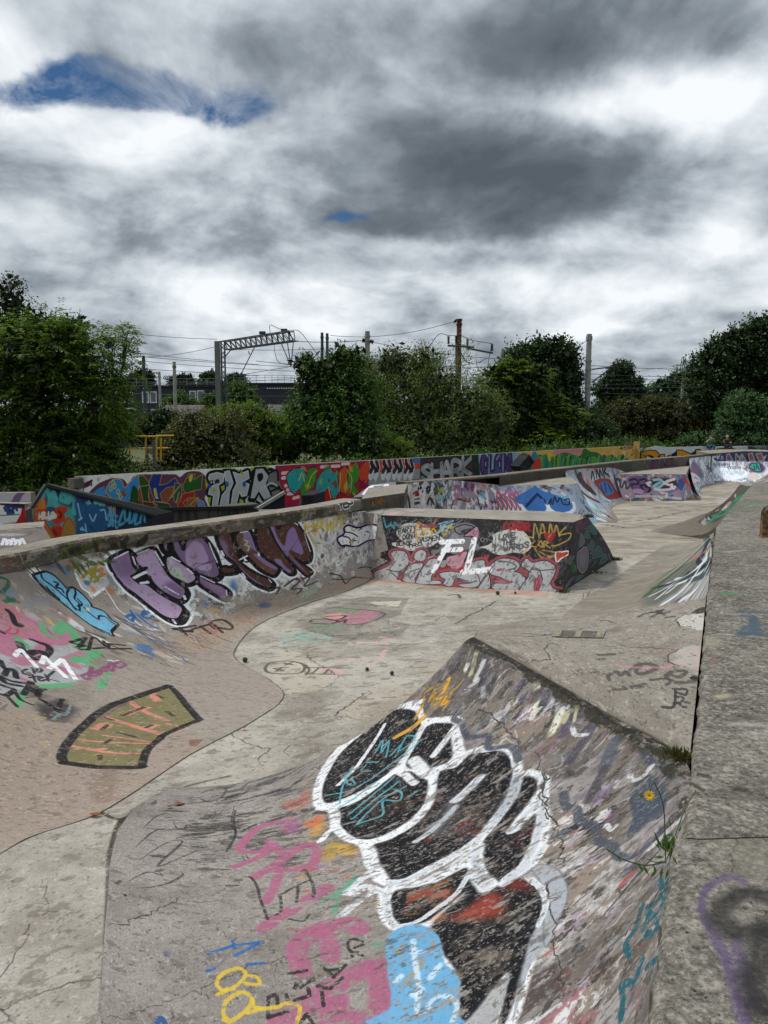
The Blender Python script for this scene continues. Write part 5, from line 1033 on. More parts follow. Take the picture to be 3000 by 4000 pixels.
# ================================================================== LOW BOX with the silver lettering
boxo=empty('skate_box',(BX['bfl']+BX['bbr'])/2,'low concrete skate box with silver bubble letters and a white F and L on black','skate box')
PBF=ruled([BX['bfl'],BX['bfm'],BX['bfr']],[BX['fl'],BX['fl']*.6+BX['fr']*.4,BX['fr']],120,40,True)
pb=Paint(PBF,1900,720)
def paint_box(p):
    BK=(30,31,36)
    p.poly([(0,0),(p.W,0),(p.W,p.H),(0,p.H)],BK,.95,sm=False,tex=True)
    p.poly(c5b([(-40,60),(62,105),(80,200),(110,330),(60,345),(60,380),(110,400),(0,460),(-60,470)]),(152,146,138),.95,sm=False)
    p.clutter(130,[(58,60,66),(80,82,88),(46,46,52),(66,56,66)],(.05,.4),seed=80,a=(.3,.7),kind=(.3,.2,.5))
    p.clutter(36,[(190,196,202),(150,160,170),(206,206,206)],(.12,.3),(.05,.62,.62,.98),seed=81,a=(.5,.8),kind=(0,.1,.9))
    p.clutter(30,[(96,92,90),(130,122,116)],(.08,.4),(.82,.0,1,.5),seed=82,a=(.3,.7),kind=(.8,.2,0))
    W1=(206,205,202)
    p.poly(c5b([(165,230),(175,190),(220,158),(290,155),(350,165),(390,210),(440,235),(470,260),(420,285),(390,305),(320,322),(260,335),(190,315),(140,300),(140,282),(200,275)]),W1,.95)
    p.poly(c5b([(790,230),(850,205),(930,190),(1000,220),(1040,300),(990,350),(920,345),(850,362),(790,350),(740,320),(690,315),(760,295),(790,265)]),W1,.92)
    for w_,a0,a1,u in(('PARTY',(175,225),(290,205),(2,-38)),('DONT',(205,262),(285,245),(2,-30)),('GASMEN',(300,282),(440,262),(2,-28)),('BLACK',(165,300),(260,295),(2,-22)),('TRO',(235,318),(325,300),(2,-20))):
        p.tag(w_,*[c5b([q])[0]for q in(a0,a1)],np.array(u)*.6028,.022,(52,50,54),.9,seed=len(w_))
    for w_,a0,a1,u in(('LOVE',(830,262),(930,245),(0,-30)),('THE',(850,300),(930,285),(0,-28)),('WARDS',(860,335),(1020,312),(0,-30))):
        p.tag(w_,*[c5b([q])[0]for q in(a0,a1)],np.array(u)*.6028,.03,(70,68,70),.8,seed=len(w_)+3)
    # red, yellow, blue tags along the top
    p.tag('OORBR',c5b([(860,195)])[0],c5b([(1025,200)])[0],(0,-28),.05,(158,44,48),.9,seed=3)
    for q in([(300,270),(290,200),(310,150),(340,240)],[(330,210),(380,190)],[(390,240),(400,190),(430,220),(460,180),(470,240)],[(480,230),(510,170),(540,240)],[(470,180),(560,190)],[(520,160),(530,250)]):p.stroke(c5b(q),.04,(206,166,62),.9,soft=.4)
    for q in([(300,150),(340,180),(400,170),(420,130)],[(310,180),(390,160)],[(350,170),(420,180)]):p.stroke(c5b(q),.04,(176,92,78),.85,soft=.4)
    for q in([(440,160),(530,140),(450,180),(540,160)],[(450,170),(460,220)],[(480,200),(560,250),(500,260)],[(420,230),(470,190)]):p.stroke(c5b(q),.035,(126,184,214),.9,soft=.4)
    for q in([(80,120),(100,185),(130,150)],[(130,165),(150,190),(150,150),(180,180)],[(95,175),(190,165)]):p.stroke(c5b(q),.03,(84,156,170),.9)
    YL=(196,156,70)
    for q in([(1050,255),(1060,160),(1090,250)],[(1090,250),(1110,160),(1130,240)],[(1100,220),(1130,215)],[(1150,240),(1160,160),(1180,220),(1200,170),(1220,240)],[(1260,180),(1220,230),(1290,220),(1280,260),(1200,300),(1170,300)],[(1000,240),(1050,250)],[(1060,270),(1035,300),(1070,310)],[(1080,300),(1100,270),(1110,310),(1080,295)],[(1120,310),(1120,275),(1150,280),(1130,295),(1160,315)],[(1060,320),(1110,380),(1200,370)],[(1090,340),(1160,370),(1230,340)],[(1110,330),(1200,345)],[(990,360),(1010,320)]):p.stroke(c5b(q),.028,YL,.85,soft=.4)
    def heart(x,y,s_,c):
        p.poly(c5b([(x,y+s_),(x-s_*.9,y-s_*.1),(x-s_*.5,y-s_*.8),(x,y-s_*.35),(x+s_*.6,y-s_*.9),(x+s_*.95,y-s_*.1)]),c,.95)
    heart(1155,240,40,(168,40,36));p.stroke(c5b([(1150,250),(1170,220),(1195,200)]),.025,(206,130,60),.9)
    p.outline(c5b([(1200,350),(1240,345),(1270,340),(1275,355),(1230,380),(1205,400)]),.05,(216,216,214));p.poly(c5b([(1200,350),(1240,345),(1270,340),(1275,355),(1230,380),(1205,400)]),(196,60,34),1)
    heart(748,372,18,(176,60,70));p.stroke(c5b([(760,215),(780,235),(790,215),(760,245)]),.02,(150,156,160),.7)
    p.outline(c5b([(720,250),(735,262),(722,275),(708,262)]),.018,(160,164,168),a=.7)
    # grey creature-like smoke shape in the middle, pink wing
    p.poly(c5b([(480,240),(540,170),(620,150),(680,175),(690,200),(640,190),(580,210),(640,240),(700,300),(700,330),(600,330),(560,360),(470,340),(400,360),(390,330),(440,320)]),(132,132,136),.85,soft=.01)
    p.outline(c5b([(540,190),(600,165),(660,180),(640,215),(570,225)]),.025,(40,40,44),a=.9);p.poly(c5b([(600,240),(650,200),(685,175),(700,210),(690,260),(650,240)]),(186,132,158),.9);p.outline(c5b([(600,240),(650,200),(685,175),(700,210),(690,260),(650,240)]),.02,(36,30,36))
    p.poly(c5b([(490,380),(560,360),(620,340),(600,400),(590,450),(540,470),(500,440)]),(196,146,160),.95);p.poly(c5b([(430,460),(500,430),(520,455),(480,475)]),(158,36,34),.97);p.poly(c5b([(530,470),(580,440),(610,420),(600,470),(560,482)]),(158,40,40),.97);p.poly(c5b([(440,410),(490,395),(480,435),(450,440)]),(150,152,150),.95);p.stroke(c5b([(560,340),(600,320),(570,370)]),.04,(180,60,80),.8)
    # silver bubble letters with crimson edge
    SV=(172,174,176);RD=(164,74,88)
    Ls=[[(130,345),(215,340),(240,420),(165,510),(190,525),(175,537),(60,522),(20,500),(30,470),(100,440),(150,400)],[(285,352),(320,330),(350,340),(357,380),(320,402),(280,385)],[(250,430),(335,420),(280,515),(290,540),(215,532),(208,500)],[(370,400),(435,400),(385,515),(440,530),(445,548),(310,547),(295,520)],
          [(450,480),(520,470),(600,482),(660,470),(690,500),(705,540),(680,567),(620,572),(565,555),(640,542),(600,520),(545,510),(520,562),(468,550),(482,520),(448,500)],[(610,430),(720,395),(742,440),(768,520),(762,577),(690,582),(708,540),(680,470)],[(760,445),(830,390),(920,392),(962,430),(920,470),(840,462),(960,480),(1002,530),(970,582),(860,597),(785,575),(800,548),(900,547),(840,505),(778,485)],[(975,430),(1005,385),(1045,412),(1130,400),(1192,440),(1180,500),(1160,540),(1180,580),(1222,592),(1150,607),(1088,602),(1112,520),(1082,490),(1056,602),(965,602),(980,560),(1022,500),(1018,460)]]
    for q in Ls:p.outline(c5b(q),.13,RD,a=.97,soft=.2)
    for q in Ls:p.outline(c5b(q),.035,(60,44,50),a=1);p.poly(c5b(q),SV,1)
    for q in Ls:p.poly([(x*.75+np.mean([z[0]for z in c5b(q)])*.25-3,y*.75+np.mean([z[1]for z in c5b(q)])*.25-4)for x,y in c5b(q)],(190,191,192),.5,soft=.04)
    for q in([(160,400),(120,455),(165,505)],[(100,455),(180,470),(240,425)],[(250,470),(310,450)],[(1000,520),(1040,450),(1090,460),(1110,520)],[(1040,455),(1110,460),(1180,455)],[(820,400),(900,410),(940,440),(880,460)],[(560,520),(620,545),(680,530)],[(700,560),(740,500),(720,450)],[(380,460),(360,490),(385,480)]):p.stroke(c5b(q),.022,(74,70,74),.85)
    for q in([(1060,600),(1062,540),(1075,515),(1085,540),(1080,600)],[(880,535),(910,535)],[(820,460),(840,455)]):p.stroke(c5b(q),.045,RD,.95)
    p.stroke(c5b([(240,400),(270,410),(300,385),(370,380),(410,360)]),.02,(170,170,172),.8)
    # white FL
    WF=(246,247,250)
    for q,w in(([(455,278),(590,272)],.1),([(515,275),(465,350),(405,465)],.1),([(470,330),(580,325)],.1),([(668,262),(640,380),(615,468)],.11),([(595,472),(680,466),(765,455)],.11)):p.stroke(c5b(q),w,WF,.98,soft=.3,sm=False)
    p.poly(c5b([(0,540),(450,575),(1220,610),(1220,640),(0,580)]),(160,120,104),.5,sm=False,soft=.02)
    p.crack(c5b([(808,150),(805,260),(800,360),(800,420),(740,500),(690,580)]),.014);p.layer((104,100,95),.04,.67,.03,.7,1.5,1.3,92,oct=4);p.layer((70,68,70),.08,.66,.03,.5,1.5,1.3,93);p.erode(.05,.73,.03,.5,2,1.4,94)
paint_box(pb)
m_bf=concrete('box_front_concrete',(132,126,118),img=pb.image('box_front_paint'),ragged=.004,wear=.30,wear_w=.1,stain=.4,speck=.5,bump=.35,wscale=12)
surf_obj('painted_face',PBF,m_bf,cc_side,boxo,zbot=-1.6)
PBS=ruled([BX['bfr'],BX['bbr']],[BX['fr']+[.004,0,0],BX['br']],60,40,False)
PBS+=(np.sin(np.linspace(0,np.pi,40))[:,None]*(.005+.05*np.linspace(0,1,60))[None])[...,None]*np.array([.75,.1,.35])
ps=Paint(PBS,900,500)
ps.poly([(0,0),(900,0),(900,500),(0,500)],(60,62,66),.9,sm=False,tex=True)
ps.clutter(110,[(40,42,46),(84,120,118),(70,64,88),(110,116,120),(36,60,56),(120,80,90),(30,30,34),(150,150,150)],(.1,.5),seed=86,a=(.4,.9),kind=(.5,.2,.3))
for q in([(1360,330),(1385,310),(1405,340),(1400,440),(1370,475),(1340,440),(1335,360)],):ps.outline(c5b(q),.1,(24,24,28));ps.outline(c5b(q),.04,(150,176,182));ps.poly(c5b(q),(132,116,128),.95);ps.poly(c5b([(1350,360),(1390,360),(1385,430),(1360,440)]),(126,140,150),.7,soft=.03)
for q in([(1345,300),(1360,220),(1385,260),(1370,300)],[(1410,330),(1430,260),(1450,300)],[(1380,240),(1400,200),(1420,250)],[(1430,380),(1470,300),(1500,360)],[(1480,420),(1510,350),(1530,390)],[(1400,190),(1440,170),(1460,230)],[(1430,440),(1460,400)]):ps.outline(c5b(q),.06,(28,28,32));ps.outline(c5b(q),.02,(140,150,150));ps.poly(c5b(q),[(70,110,112),(120,124,128),(58,84,92)][len(q)%3],.8)
ps.poly(c5b([(1300,410),(1320,420),(1315,480),(1298,460)]),(56,110,60),.9)
ps.poly(c5b([(1330,140),(1400,110),(1390,190),(1330,210)]),(130,72,92),.5,soft=.05)
m_bs=concrete('box_side_concrete',(110,106,100),img=ps.image('box_side_paint'),wear=.38,wear_w=.14,stain=.5,speck=.5,bump=.5,wscale=9)
surf_obj('sloped_end',PBS,m_bs,cc_side,boxo)
mb=MB();e_=PBS[::6,-1];mb.add([tuple(q)for q in e_]+[tuple(BX['mid']+[-.2,.6,0]),tuple(BX['mid']*[1,1,0]+[-.2,.6,FZ])],[tuple(range(len(e_)+2))]);mb.build('rear_panel',[cc_side],boxo)
PBT=ruled([BX['fl']-[.0,.0,-.0],BX['fr'],BX['br']],[BX['bl']+[-.6,.35,0],BX['mid']+[-.3,.5,0],BX['br']+[0,.25,0]],90,16,False)+[0,0,.006]
pt=Paint(PBT,1000,300);pt.clutter(60,[(176,168,158),(150,142,132),(190,176,168),(180,150,146),(110,104,96)],(.1,.7),seed=88,a=(.2,.6),kind=(.8,.2,0))
m_bt=concrete('box_top_concrete',(150,144,134),img=pt.image('box_top_paint'),wear=.4,stain=.5,speck=.6,bump=.45)
surf_obj('top_slab',PBT,m_bt,cc_dark,boxo,zbot=-.42)
# step block that joins coping and box ("AINDY" face)
stp=[at_z(1412,1950,0),at_z(1580,1926,0),at_z(1592,1890,0),at_z(1440,1906,0)]
stepo=empty('step_block',(stp[0]+stp[2])/2+[0,0,-1.4],'small raised concrete block with orange tag at the end of the coping','concrete block')
PS1=ruled([stp[0]*[1,1,0]+[0,0,-.5],stp[1]*[1,1,0]+[0,0,-.5]],[stp[0],stp[1]],40,12,False);q1=Paint(PS1,500,140)
q1.clutter(20,[(60,58,58),(90,70,90),(70,90,66),(110,104,98)],(.1,.4),(.3,0,1,1),seed=90,a=(.4,.8));q1.poly([(1446,1953),(1512,1943),(1514,1985),(1452,1995)],(40,38,40),.9,sm=False)
q1.tag('AINDY',(1452,1974),(1508,1966),(0,-18),.045,(214,140,50),.95,seed=5);q1.tag('MMWL',(1454,1992),(1510,1984),(0,-16),.02,(190,190,190),.8,seed=6)
m_st=concrete('step_concrete',(128,122,112),img=q1.image('step_paint'),wear=.36,stain=.6,bump=.5)
surf_obj('painted_face',PS1,m_st,cc_side,stepo,zbot=-1.4)
mb=MB();mb.prism([tuple(q[:2])for q in(stp[0]+[0,.03,0],stp[1]+[0,.03,0],stp[2],stp[3])],-1.4,.003,0,1);mb.build('block',[cc_dark,m_cop],stepo)
mb=MB();c_=cl[-1];mb.prism([(c_[0]-.3,c_[1]+.1),(c_[0]+.02,c_[1]+.0),tuple(BX['fl'][:2]+[.06,.06]),tuple(BX['bl'][:2]+[-.4,.3]),tuple(stp[1][:2]+[.05,.1])],-.5,-.262);mb.build('bench_top',[m_bt],stepo)
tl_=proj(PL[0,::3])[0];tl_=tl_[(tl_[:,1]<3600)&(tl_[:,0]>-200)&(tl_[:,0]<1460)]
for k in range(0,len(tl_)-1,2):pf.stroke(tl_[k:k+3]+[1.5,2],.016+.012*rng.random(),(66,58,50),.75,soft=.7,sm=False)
fim.pixels.foreach_set(np.clip(pf.img,0,1).ravel());fim.update();fim.pack()
# ================================================================== DECK on the right
def Lz(y):return LX(y)
deck=empty('concrete_deck',(4.5,8,-1.5),'broad bare concrete deck along the right side with a cracked ledge edge','concrete deck')
def deck_slab(name,y0,y1,shift,z,W_,H_,nv,painter=None,wear=.38,**kw):
    r=np.random.default_rng(int(y1*10));ys=np.linspace(y0,y1,nv)
    jag=np.convolve(r.normal(size=nv+8),np.ones(3)/3,'same')[4:4+nv]*.008
    cols=np.concatenate([[0,.012,.03,.06],np.linspace(.12,9.0,60)])
    P=np.zeros((nv,len(cols),3))
    for k,c in enumerate(cols):
        P[:,k,0]=LX(ys)+shift+c+(jag if k<3 else jag*.3);P[:,k,1]=ys
        P[:,k,2]=z+(-.03 if k==0 else(-.008 if k==1 else 0))
    rj=np.random.default_rng(5);wob=np.convolve(rj.normal(size=len(cols)+6),np.ones(3)/3,'same')[3:3+len(cols)]*.014
    if y1<3:P[-1,:,1]+=wob+.02;P[-2,:,1]+=wob*.5;P[-1,:,2]-=.004
    else:P[0,:,1]+=wob+.006;P[1,:,1]+=wob*.5;P[0,:,2]-=.004
    p=Paint(P,W_,H_)
    if painter:painter(p)
    m=concrete(name+'_concrete',(128,124,116),dark=(60,56,51),img=p.image(name+'_paint'),wear=wear,wear_w=.16,stain=.8,speck=1.0,bump=1.0,wscale=12,mottle=.8)
    return surf_obj(name,P,m,cc_dark,deck,zbot=-1.6,rough=.0018)
def deck_near(p):
    PU=(92,76,112)
    for q in([(1310,700),(1330,620),(1400,550),(1480,535),(1540,570)],[(1320,690),(1370,830),(1420,1010),(1540,1270)],[(1490,840),(1530,960),(1580,1120),(1590,1200)]):p.stroke(c12(q),.035,PU,.7,soft=.9)
    p.stroke(c12([(1659,640),(1560,625),(1440,650),(1390,730),(1430,800),(1520,820),(1640,790)]),.085,(40,40,40),.8,soft=1.0);p.stroke(c12([(1659,820),(1620,950),(1600,1080),(1640,1200)]),.09,(38,38,38),.75,soft=1.0)
    p.poly(c12([(1400,340),(1659,370),(1659,520),(1560,560),(1420,520)]),(120,116,104),.5,soft=.05)
    p.crack(c12([(1480,320),(1490,420),(1480,520)]),.004);p.clutter(160,[(70,66,58),(168,160,148),(56,52,48),(92,96,70)],(.01,.12),seed=101,a=(.2,.6),kind=(.9,.1,0))
def deck_far(p):
    p.clutter(420,[(84,78,70),(176,170,160),(64,60,54),(190,186,178),(104,98,90)],(.06,.7),(0,0,.7,1),seed=102,a=(.12,.5),kind=(.8,.2,0),ang=.1,aspect=(2,5))
    for q in(c9([(1480,150),(1659,158)]),c9([(1500,175),(1560,190),(1540,280),(1480,300),(1540,240),(1659,230)]),c9([(1520,290),(1659,300)]),c9([(1560,200),(1600,300)])):p.stroke(q,.07,(66,84,98),.75,soft=.8)
    for q in(cR([(1040,1450),(1200,1440),(1508,1460)]),cR([(1230,1500),(1480,1510)]),cR([(1060,1460),(1150,1455)])):p.stroke(q,.13,(66,124,84),.75,soft=.8)
    p.poly(c9([(1340,30),(1370,15),(1460,30),(1400,42)]),(70,124,88),.75);p.stroke(c9([(1530,48),(1570,45)]),.06,(84,130,96),.6)
    p.poly(c9([(1300,690),(1380,680),(1400,700),(1340,715)]),(176,166,140),.6,soft=.02);p.poly(c9([(1250,320),(1320,320),(1330,370),(1260,375)]),(146,140,124),.7,soft=.03)
    p.poly(c9([(1290,440),(1340,470),(1290,490)]),(130,84,88),.5,soft=.04);p.crack(c9([(1250,385),(1300,392),(1440,390)]),.012)
    for q in(c9([(1130,1270),(1240,1310)]),c9([(1470,1300),(1500,1310)]),c9([(1200,1200),(1260,1210)])):p.stroke(q,.04,(50,48,42),.8,soft=.9)
deck_slab('deck_slab',-1.2,2.652,-.035,-.004,1600,900,160,deck_near)
deck_slab('deck_slab',2.66,19.7,0.0,0.0,1500,2600,420,deck_far)
# ================================================================== RIGHT QUARTER PIPES along the deck
ysq=[6.9,8.2,9.8,11.3,13.0,14.8,16.4,17.8]
wq=[2.1,2.1,2.1,2.05,2.0,1.9,1.8,1.7];fw=[1.0,1.0,1.0,.95,.9,.9,.9,.9]
topsR=[(LX(y)-.004,y,-.03)for y in ysq];toesR=[(LX(y)-w*.9,y+f,FZ+.006)for y,w,f in zip(ysq,wq,fw)]
PR=qp(toesR,topsR,[76]*8,260,70)
pr=Paint(PR,2000,420)
pr.poly([(0,40),(1400,40),(1400,190),(0,190)],(128,114,98),.3,sm=False,tex=True,soft=.3)
pr.clutter(60,[(60,58,56),(96,92,88),(120,110,100),(80,90,84)],(.1,.5),(.5,.15,1,1),seed=105,a=(.3,.7))
pr.poly([(2500,2345),(2640,2215),(2778,2105),(2768,2180),(2670,2300),(2600,2360)],(74,84,74),.7,soft=.06);pr.poly([(2580,2362),(2660,2300),(2766,2165),(2770,2310),(2740,2345)],(196,200,206),.6,soft=.08);pr.layer((120,114,106),.12,.58,.05,.7,3,1.4,130);pr.layer((60,64,62),.08,.64,.04,.6,3,1.4,131,(0,.3,1,1))
for k in range(26):
    r=np.random.default_rng(500+k);x=2600+r.uniform(0,160);y0=2335-(x-2600)*.55
    c=[(216,220,226),(30,34,44),(206,210,216),(48,66,60),(76,92,60),(60,70,96),(226,228,230)][k%7]
    pr.stroke([(x-r.uniform(20,60),y0-r.uniform(-10,40)),(x+40,y0-60),(2770,y0-130-r.uniform(0,60))],r.uniform(.03,.12),c,.85,soft=.5)
for q,c,w in(([(2590,2360),(2680,2290),(2768,2150)],(224,228,234),.16),([(2640,2350),(2700,2300),(2766,2200)],(40,46,60),.07),([(2660,2345),(2720,2300),(2764,2230)],(220,224,230),.1),([(2520,2330),(2640,2230),(2760,2120)],(54,84,58),.12),([(2560,2280),(2680,2190),(2770,2100)],(150,156,150),.08),([(2700,2170),(2780,2130)],(170,96,104),.06),([(2480,2340),(2600,2250)],(120,122,84),.08)):pr.stroke(q,w,c,.85,soft=.6)
m_r=concrete('right_ramp_concrete',(150,145,135),dark=(94,87,77),img=pr.image('right_ramp_paint'),wear=.38,stain=.7,speck=.5,bump=.5)
rq=empty('quarter_pipe',(4.5,13,FZ),'right hand quarter pipe below the deck with white, black and green streaks of paint','skate ramp')
surf_obj('transition',PR,m_r,cc_dark,rq,zbot=-1.62)
SC_=[at_z(x,y,z)for x,y,z in((2560,2066,-1.44),(2659,2040,-1.2),(2722,2017,-.98),(2785,1992,-.72),(2849,1943,-.32),(2887,1896,-.02),(2900,1895,0))]
LC_=[at_z(x,y,z)for x,y,z in((2540,2076,-1.445),(2640,2088,-1.44),(2710,2092,-1.40),(2772,2076,-1.22),(2835,2018,-.76),(2890,1950,-.30),(2936,1899,0))]
PHF=ruled(LC_,SC_,120,26,True)
prh=Paint(PHF,1400,400);prh.poly([(60,0),(1400,0),(1400,400),(60,400)],(92,88,82),.6,sm=False,tex=True,soft=.1)
prh.poly(cR([(120,1800),(400,1600),(560,1440),(760,1280),(880,1150),(950,1080),(1190,1090),(1100,1200),(900,1420),(700,1600),(560,1760),(300,1820)]),(70,66,60),.8,soft=.03)
for q in([(600,1560),(680,1460),(780,1390),(760,1480),(640,1560)],[(840,1290),(880,1250),(870,1330)]):prh.poly(cR(q),(196,140,146),.85)
for q in([(750,1490),(860,1380),(900,1390),(820,1480),(740,1540)],[(880,1340),(960,1290),(1000,1300),(900,1380)],[(560,1620),(640,1570),(760,1560)],[(420,1730),(560,1690),(700,1610)],[(300,1820),(440,1740),(420,1690),(520,1660)],[(1010,1280),(1100,1200),(1150,1180)]):prh.stroke(cR(q),.1,(56,132,100),.9,soft=.4)
prh.poly(cR([(900,1300),(1080,1150),(1180,1100),(1100,1200),(1010,1280)]),(44,84,52),.6,soft=.05)
prh.clutter(30,[(200,200,206),(176,170,180),(40,42,44)],(.1,.4),tuple(np.concatenate([np.minimum(*[(prh.uv(cR([a_]))[0]/[prh.W,prh.H])for a_ in((200,1700),(700,1500))]),np.maximum(*[(prh.uv(cR([a_]))[0]/[prh.W,prh.H])for a_ in((200,1700),(700,1500))])])),seed=106,a=(.3,.7))
surf_obj('hip_face',PHF,concrete('right_hip_concrete',(140,132,120),dark=(84,74,62),img=prh.image('right_hip_paint'),wear=.36,stain=.6,speck=.5,bump=.5),cc_dark,rq,zbot=-1.62)
# purple bank at the far right edge
PB=ruled([at_y(2946,1887,23.5),at_y(3070,1896,22.5)],[at_y(2962,1874,24.2),at_y(3070,1812,24.2)],40,14,False)
q1=Paint(PB,300,160);q1.clutter(60,[(96,74,116),(150,130,160),(206,190,206),(180,160,110),(60,56,70)],(.15,.7),seed=107,a=(.5,.95),ang=.6)
bko=empty('bank_ramp',PB[0,20],'small purple painted bank at the right edge beyond the deck','skate ramp')
surf_obj('bank_face',PB,concrete('bank_concrete',(130,122,112),img=q1.image('bank_paint'),wear=.36),cc_dark,bko,zbot=-1.6)

# ================================================================== FAR SIDE of the run
copF=[at_z(x,y,0)for x,y in((1591,1884),(1700,1876),(1900,1861),(1956,1856),(2138,1835),(2264,1822),(2391,1808),(2500,1797),(2640,1786),(2779,1774))]
cf=resample(copF,300,True)
def cfx(x):  # point of the far coping seen at photo column x
    px=proj(cf)[0][:,0];return cf[np.argmin(np.abs(px-x))]
farw=empty('snake_run_wall',(6.5,27,FZ),'long painted wall of the snake run in the middle distance with a weathered concrete coping','bowl wall')
coping('coping',[tuple(c)for c in copF],.42,.06,concrete('far_coping_top',(126,119,109),dark=(70,63,55),stain=.9,speck=.8,bump=.7,mottle=.4),None or concrete('far_coping_face',(92,84,76),dark=(50,46,42),stain=.8,speck=.6,bump=.6,moss=.4),farw,side=-1,lip=.0)
# full-height face at its left end
PW1=ruled([cfx(1591)*[1,1,0]+[-.05,-.35,FZ],cfx(1750)*[1,1,0]+[.15,-.45,FZ],cfx(1960)*[1,1,0]+[.25,-.5,FZ]],[cfx(1591)+[0,-.02,-.02],cfx(1750)+[.01,-.02,-.02],cfx(1960)+[.01,-.02,-.3]],90,30,True)
q1=Paint(PW1,1300,420)
q1.poly([(0,0),(1300,0),(1300,420),(0,420)],(150,140,150),.85,sm=False,tex=True);q1.clutter(200,MIXP,(.15,.7),seed=110,a=(.4,.9));q1.clutter(40,DARKP,(.2,.6),(0,.4,.4,1),seed=111,a=(.5,.9))
def strokes(p,ls,w,c,a=.9,**k):
    for q in ls:p.stroke(q,w,c,a,**k)
q1.poly(cG([(1080,350),(1140,300),(1260,290),(1280,460),(1090,450)]),(196,192,186),.8);strokes(q1,[cG([(1110,460),(1100,390),(1090,360)]),cG([(1230,440),(1250,380),(1280,420)]),cG([(1170,260),(1200,330),(1220,260),(1240,340),(1262,270)]),cG([(1170,310),(1250,300)])],.07,(44,42,46));q1.poly(cG([(1140,340),(1175,335),(1180,420),(1140,430)]),(60,46,44),.9,sm=False);strokes(q1,[cG([(1145,375),(1175,370)]),cG([(1145,400),(1175,396)])],.05,(206,196,190))
q1.poly(cG([(1060,350),(1085,260),(1110,255),(1090,340),(1080,450),(1065,440)]),(52,132,92),.9);q1.poly(cG([(1130,340),(1175,320),(1175,350),(1140,360)]),(150,36,40),.9)
strokes(q1,[cG([(1290,330),(1310,300),(1330,380),(1300,360)]),cG([(1320,320),(1350,310),(1340,370)])],.06,(150,180,80));q1.poly(cG([(1430,280),(1480,270),(1560,265),(1560,310),(1440,330)]),(120,78,130),.7,soft=.05)
strokes(q1,[cG([(1310,400),(1330,350),(1350,410),(1330,385)]),cG([(1360,400),(1400,350),(1420,400)])],.07,(120,160,190))
# lower box with the blue piece
TB=[at_z(1600,1904,-.33)*[1,1,1]+[.2,-.4,0],at_z(1800,1901,-.3),at_z(1950,1900,-.32),at_z(2080,1895,-.32),at_z(2226,1893,-.32),at_z(2256,1886,-.32)]
TB[0]=at_z(1640,1904,-.2)
BB=[p_*[1,1,0]+[.12,-.75,FZ]for p_ in TB];BB[-1]=np.array([BB[-1][0]+.3,BB[-1][1]-.1,FZ])
PW2=ruled(BB,TB,130,34,True)
q2=Paint(PW2,1500,420)
q2.poly([(0,0),(1500,0),(1500,420),(0,420)],(160,172,190),.9,sm=False,tex=True);q2.clutter(240,COOL,(.1,.6),seed=112,a=(.4,.9));q2.clutter(50,DARKP,(.1,.5),(0,.8,1,1),seed=113,a=(.3,.7))
q2.clutter(30,[(140,84,140),(160,110,160),(190,150,180)],(.15,.5),(0,.7,.6,1),seed=114,a=(.4,.85))
BKB=[(0,700),(0,610),(40,600),(70,640),(110,640),(150,680),(190,720),(60,720)]
q2.outline(cH(BKB),.12,(186,166,60));q2.poly(cH(BKB),(58,54,52),1);q2.outline(cH([(-60,650),(-20,590),(10,620),(0,700)]),.1,(180,160,60));q2.poly(cH([(-60,700),(-50,640),(-20,595),(10,620),(10,705)]),(56,54,52),1)
q2.poly(cH([(-180,720),(-150,680),(-100,660),(-50,700),(-50,725)]),(60,58,56),.95);strokes(q2,[cH([(-180,700),(-150,670),(-100,655),(-50,700)])],.07,(170,150,60))
q2.poly(cH([(135,560),(210,530),(290,540),(360,510),(470,560),(500,620),(560,660),(620,735),(230,720),(170,640)]),(206,204,208),.92)
for k in range(9):
    x=150+k*42;strokes(q2,[cH([(x,560+(k%3)*12),(x+30,520+(k%2)*30),(x+60,600),(x+110,700)])],.07,(178,84,106));strokes(q2,[cH([(x+20,570),(x+70,650),(x+60,710)])],.05,(90,92,98))
q2.poly(cH([(500,590),(600,520),(690,480),(770,520),(900,560),(1040,640),(1040,690),(960,720),(860,700),(800,660),(790,710),(700,735),(640,720),(560,650)]),(52,104,170),.95)
q2.clutter(40,[(70,130,196),(40,80,140),(110,150,190),(190,90,60),(60,80,130)],(.06,.25),(.50,.1,.95,.85),seed=115,a=(.3,.75))
strokes(q2,[cH([(560,650),(600,700),(660,735),(760,735),(810,690),(800,640)]),cH([(800,640),(830,690),(900,725),(1000,720),(1050,680),(1045,630)])],.11,(216,222,228));strokes(q2,[cH([(610,655),(710,545),(745,580)])],.09,(30,40,70),sm=False)
strokes(q2,[cH([(770,590),(800,640),(840,590),(830,640)]),cH([(850,640),(870,570),(890,620),(920,580),(940,630)]),cH([(960,600),(1000,590),(1000,640),(950,640)])],.045,(36,40,50));strokes(q2,[cH([(900,560),(960,580),(940,550)]),cH([(970,580),(990,560)])],.05,(90,170,190))
q1.layer((60,56,60),.12,.64,.03,.8,1.5,1.4,100);q1.layer((214,214,216),.14,.62,.03,.8,1.5,1.4,101)
m_w=concrete('snake_wall_a',(128,122,114),img=q1.image('snake_wall_paint_a'),wear=.36,wear_w=.12,stain=.5,speck=.5)
surf_obj('wall_face',PW1,m_w,cc_side,farw,zbot=-1.6)
m_w2=concrete('snake_wall_b',(128,122,114),img=q2.image('snake_wall_paint_b'),wear=.36,wear_w=.12,stain=.5,speck=.5)
surf_obj('bench_face',PW2,m_w2,cc_side,farw,zbot=-1.6)
tr=[np.array(t_)+[0,0,.004]for t_ in TB]
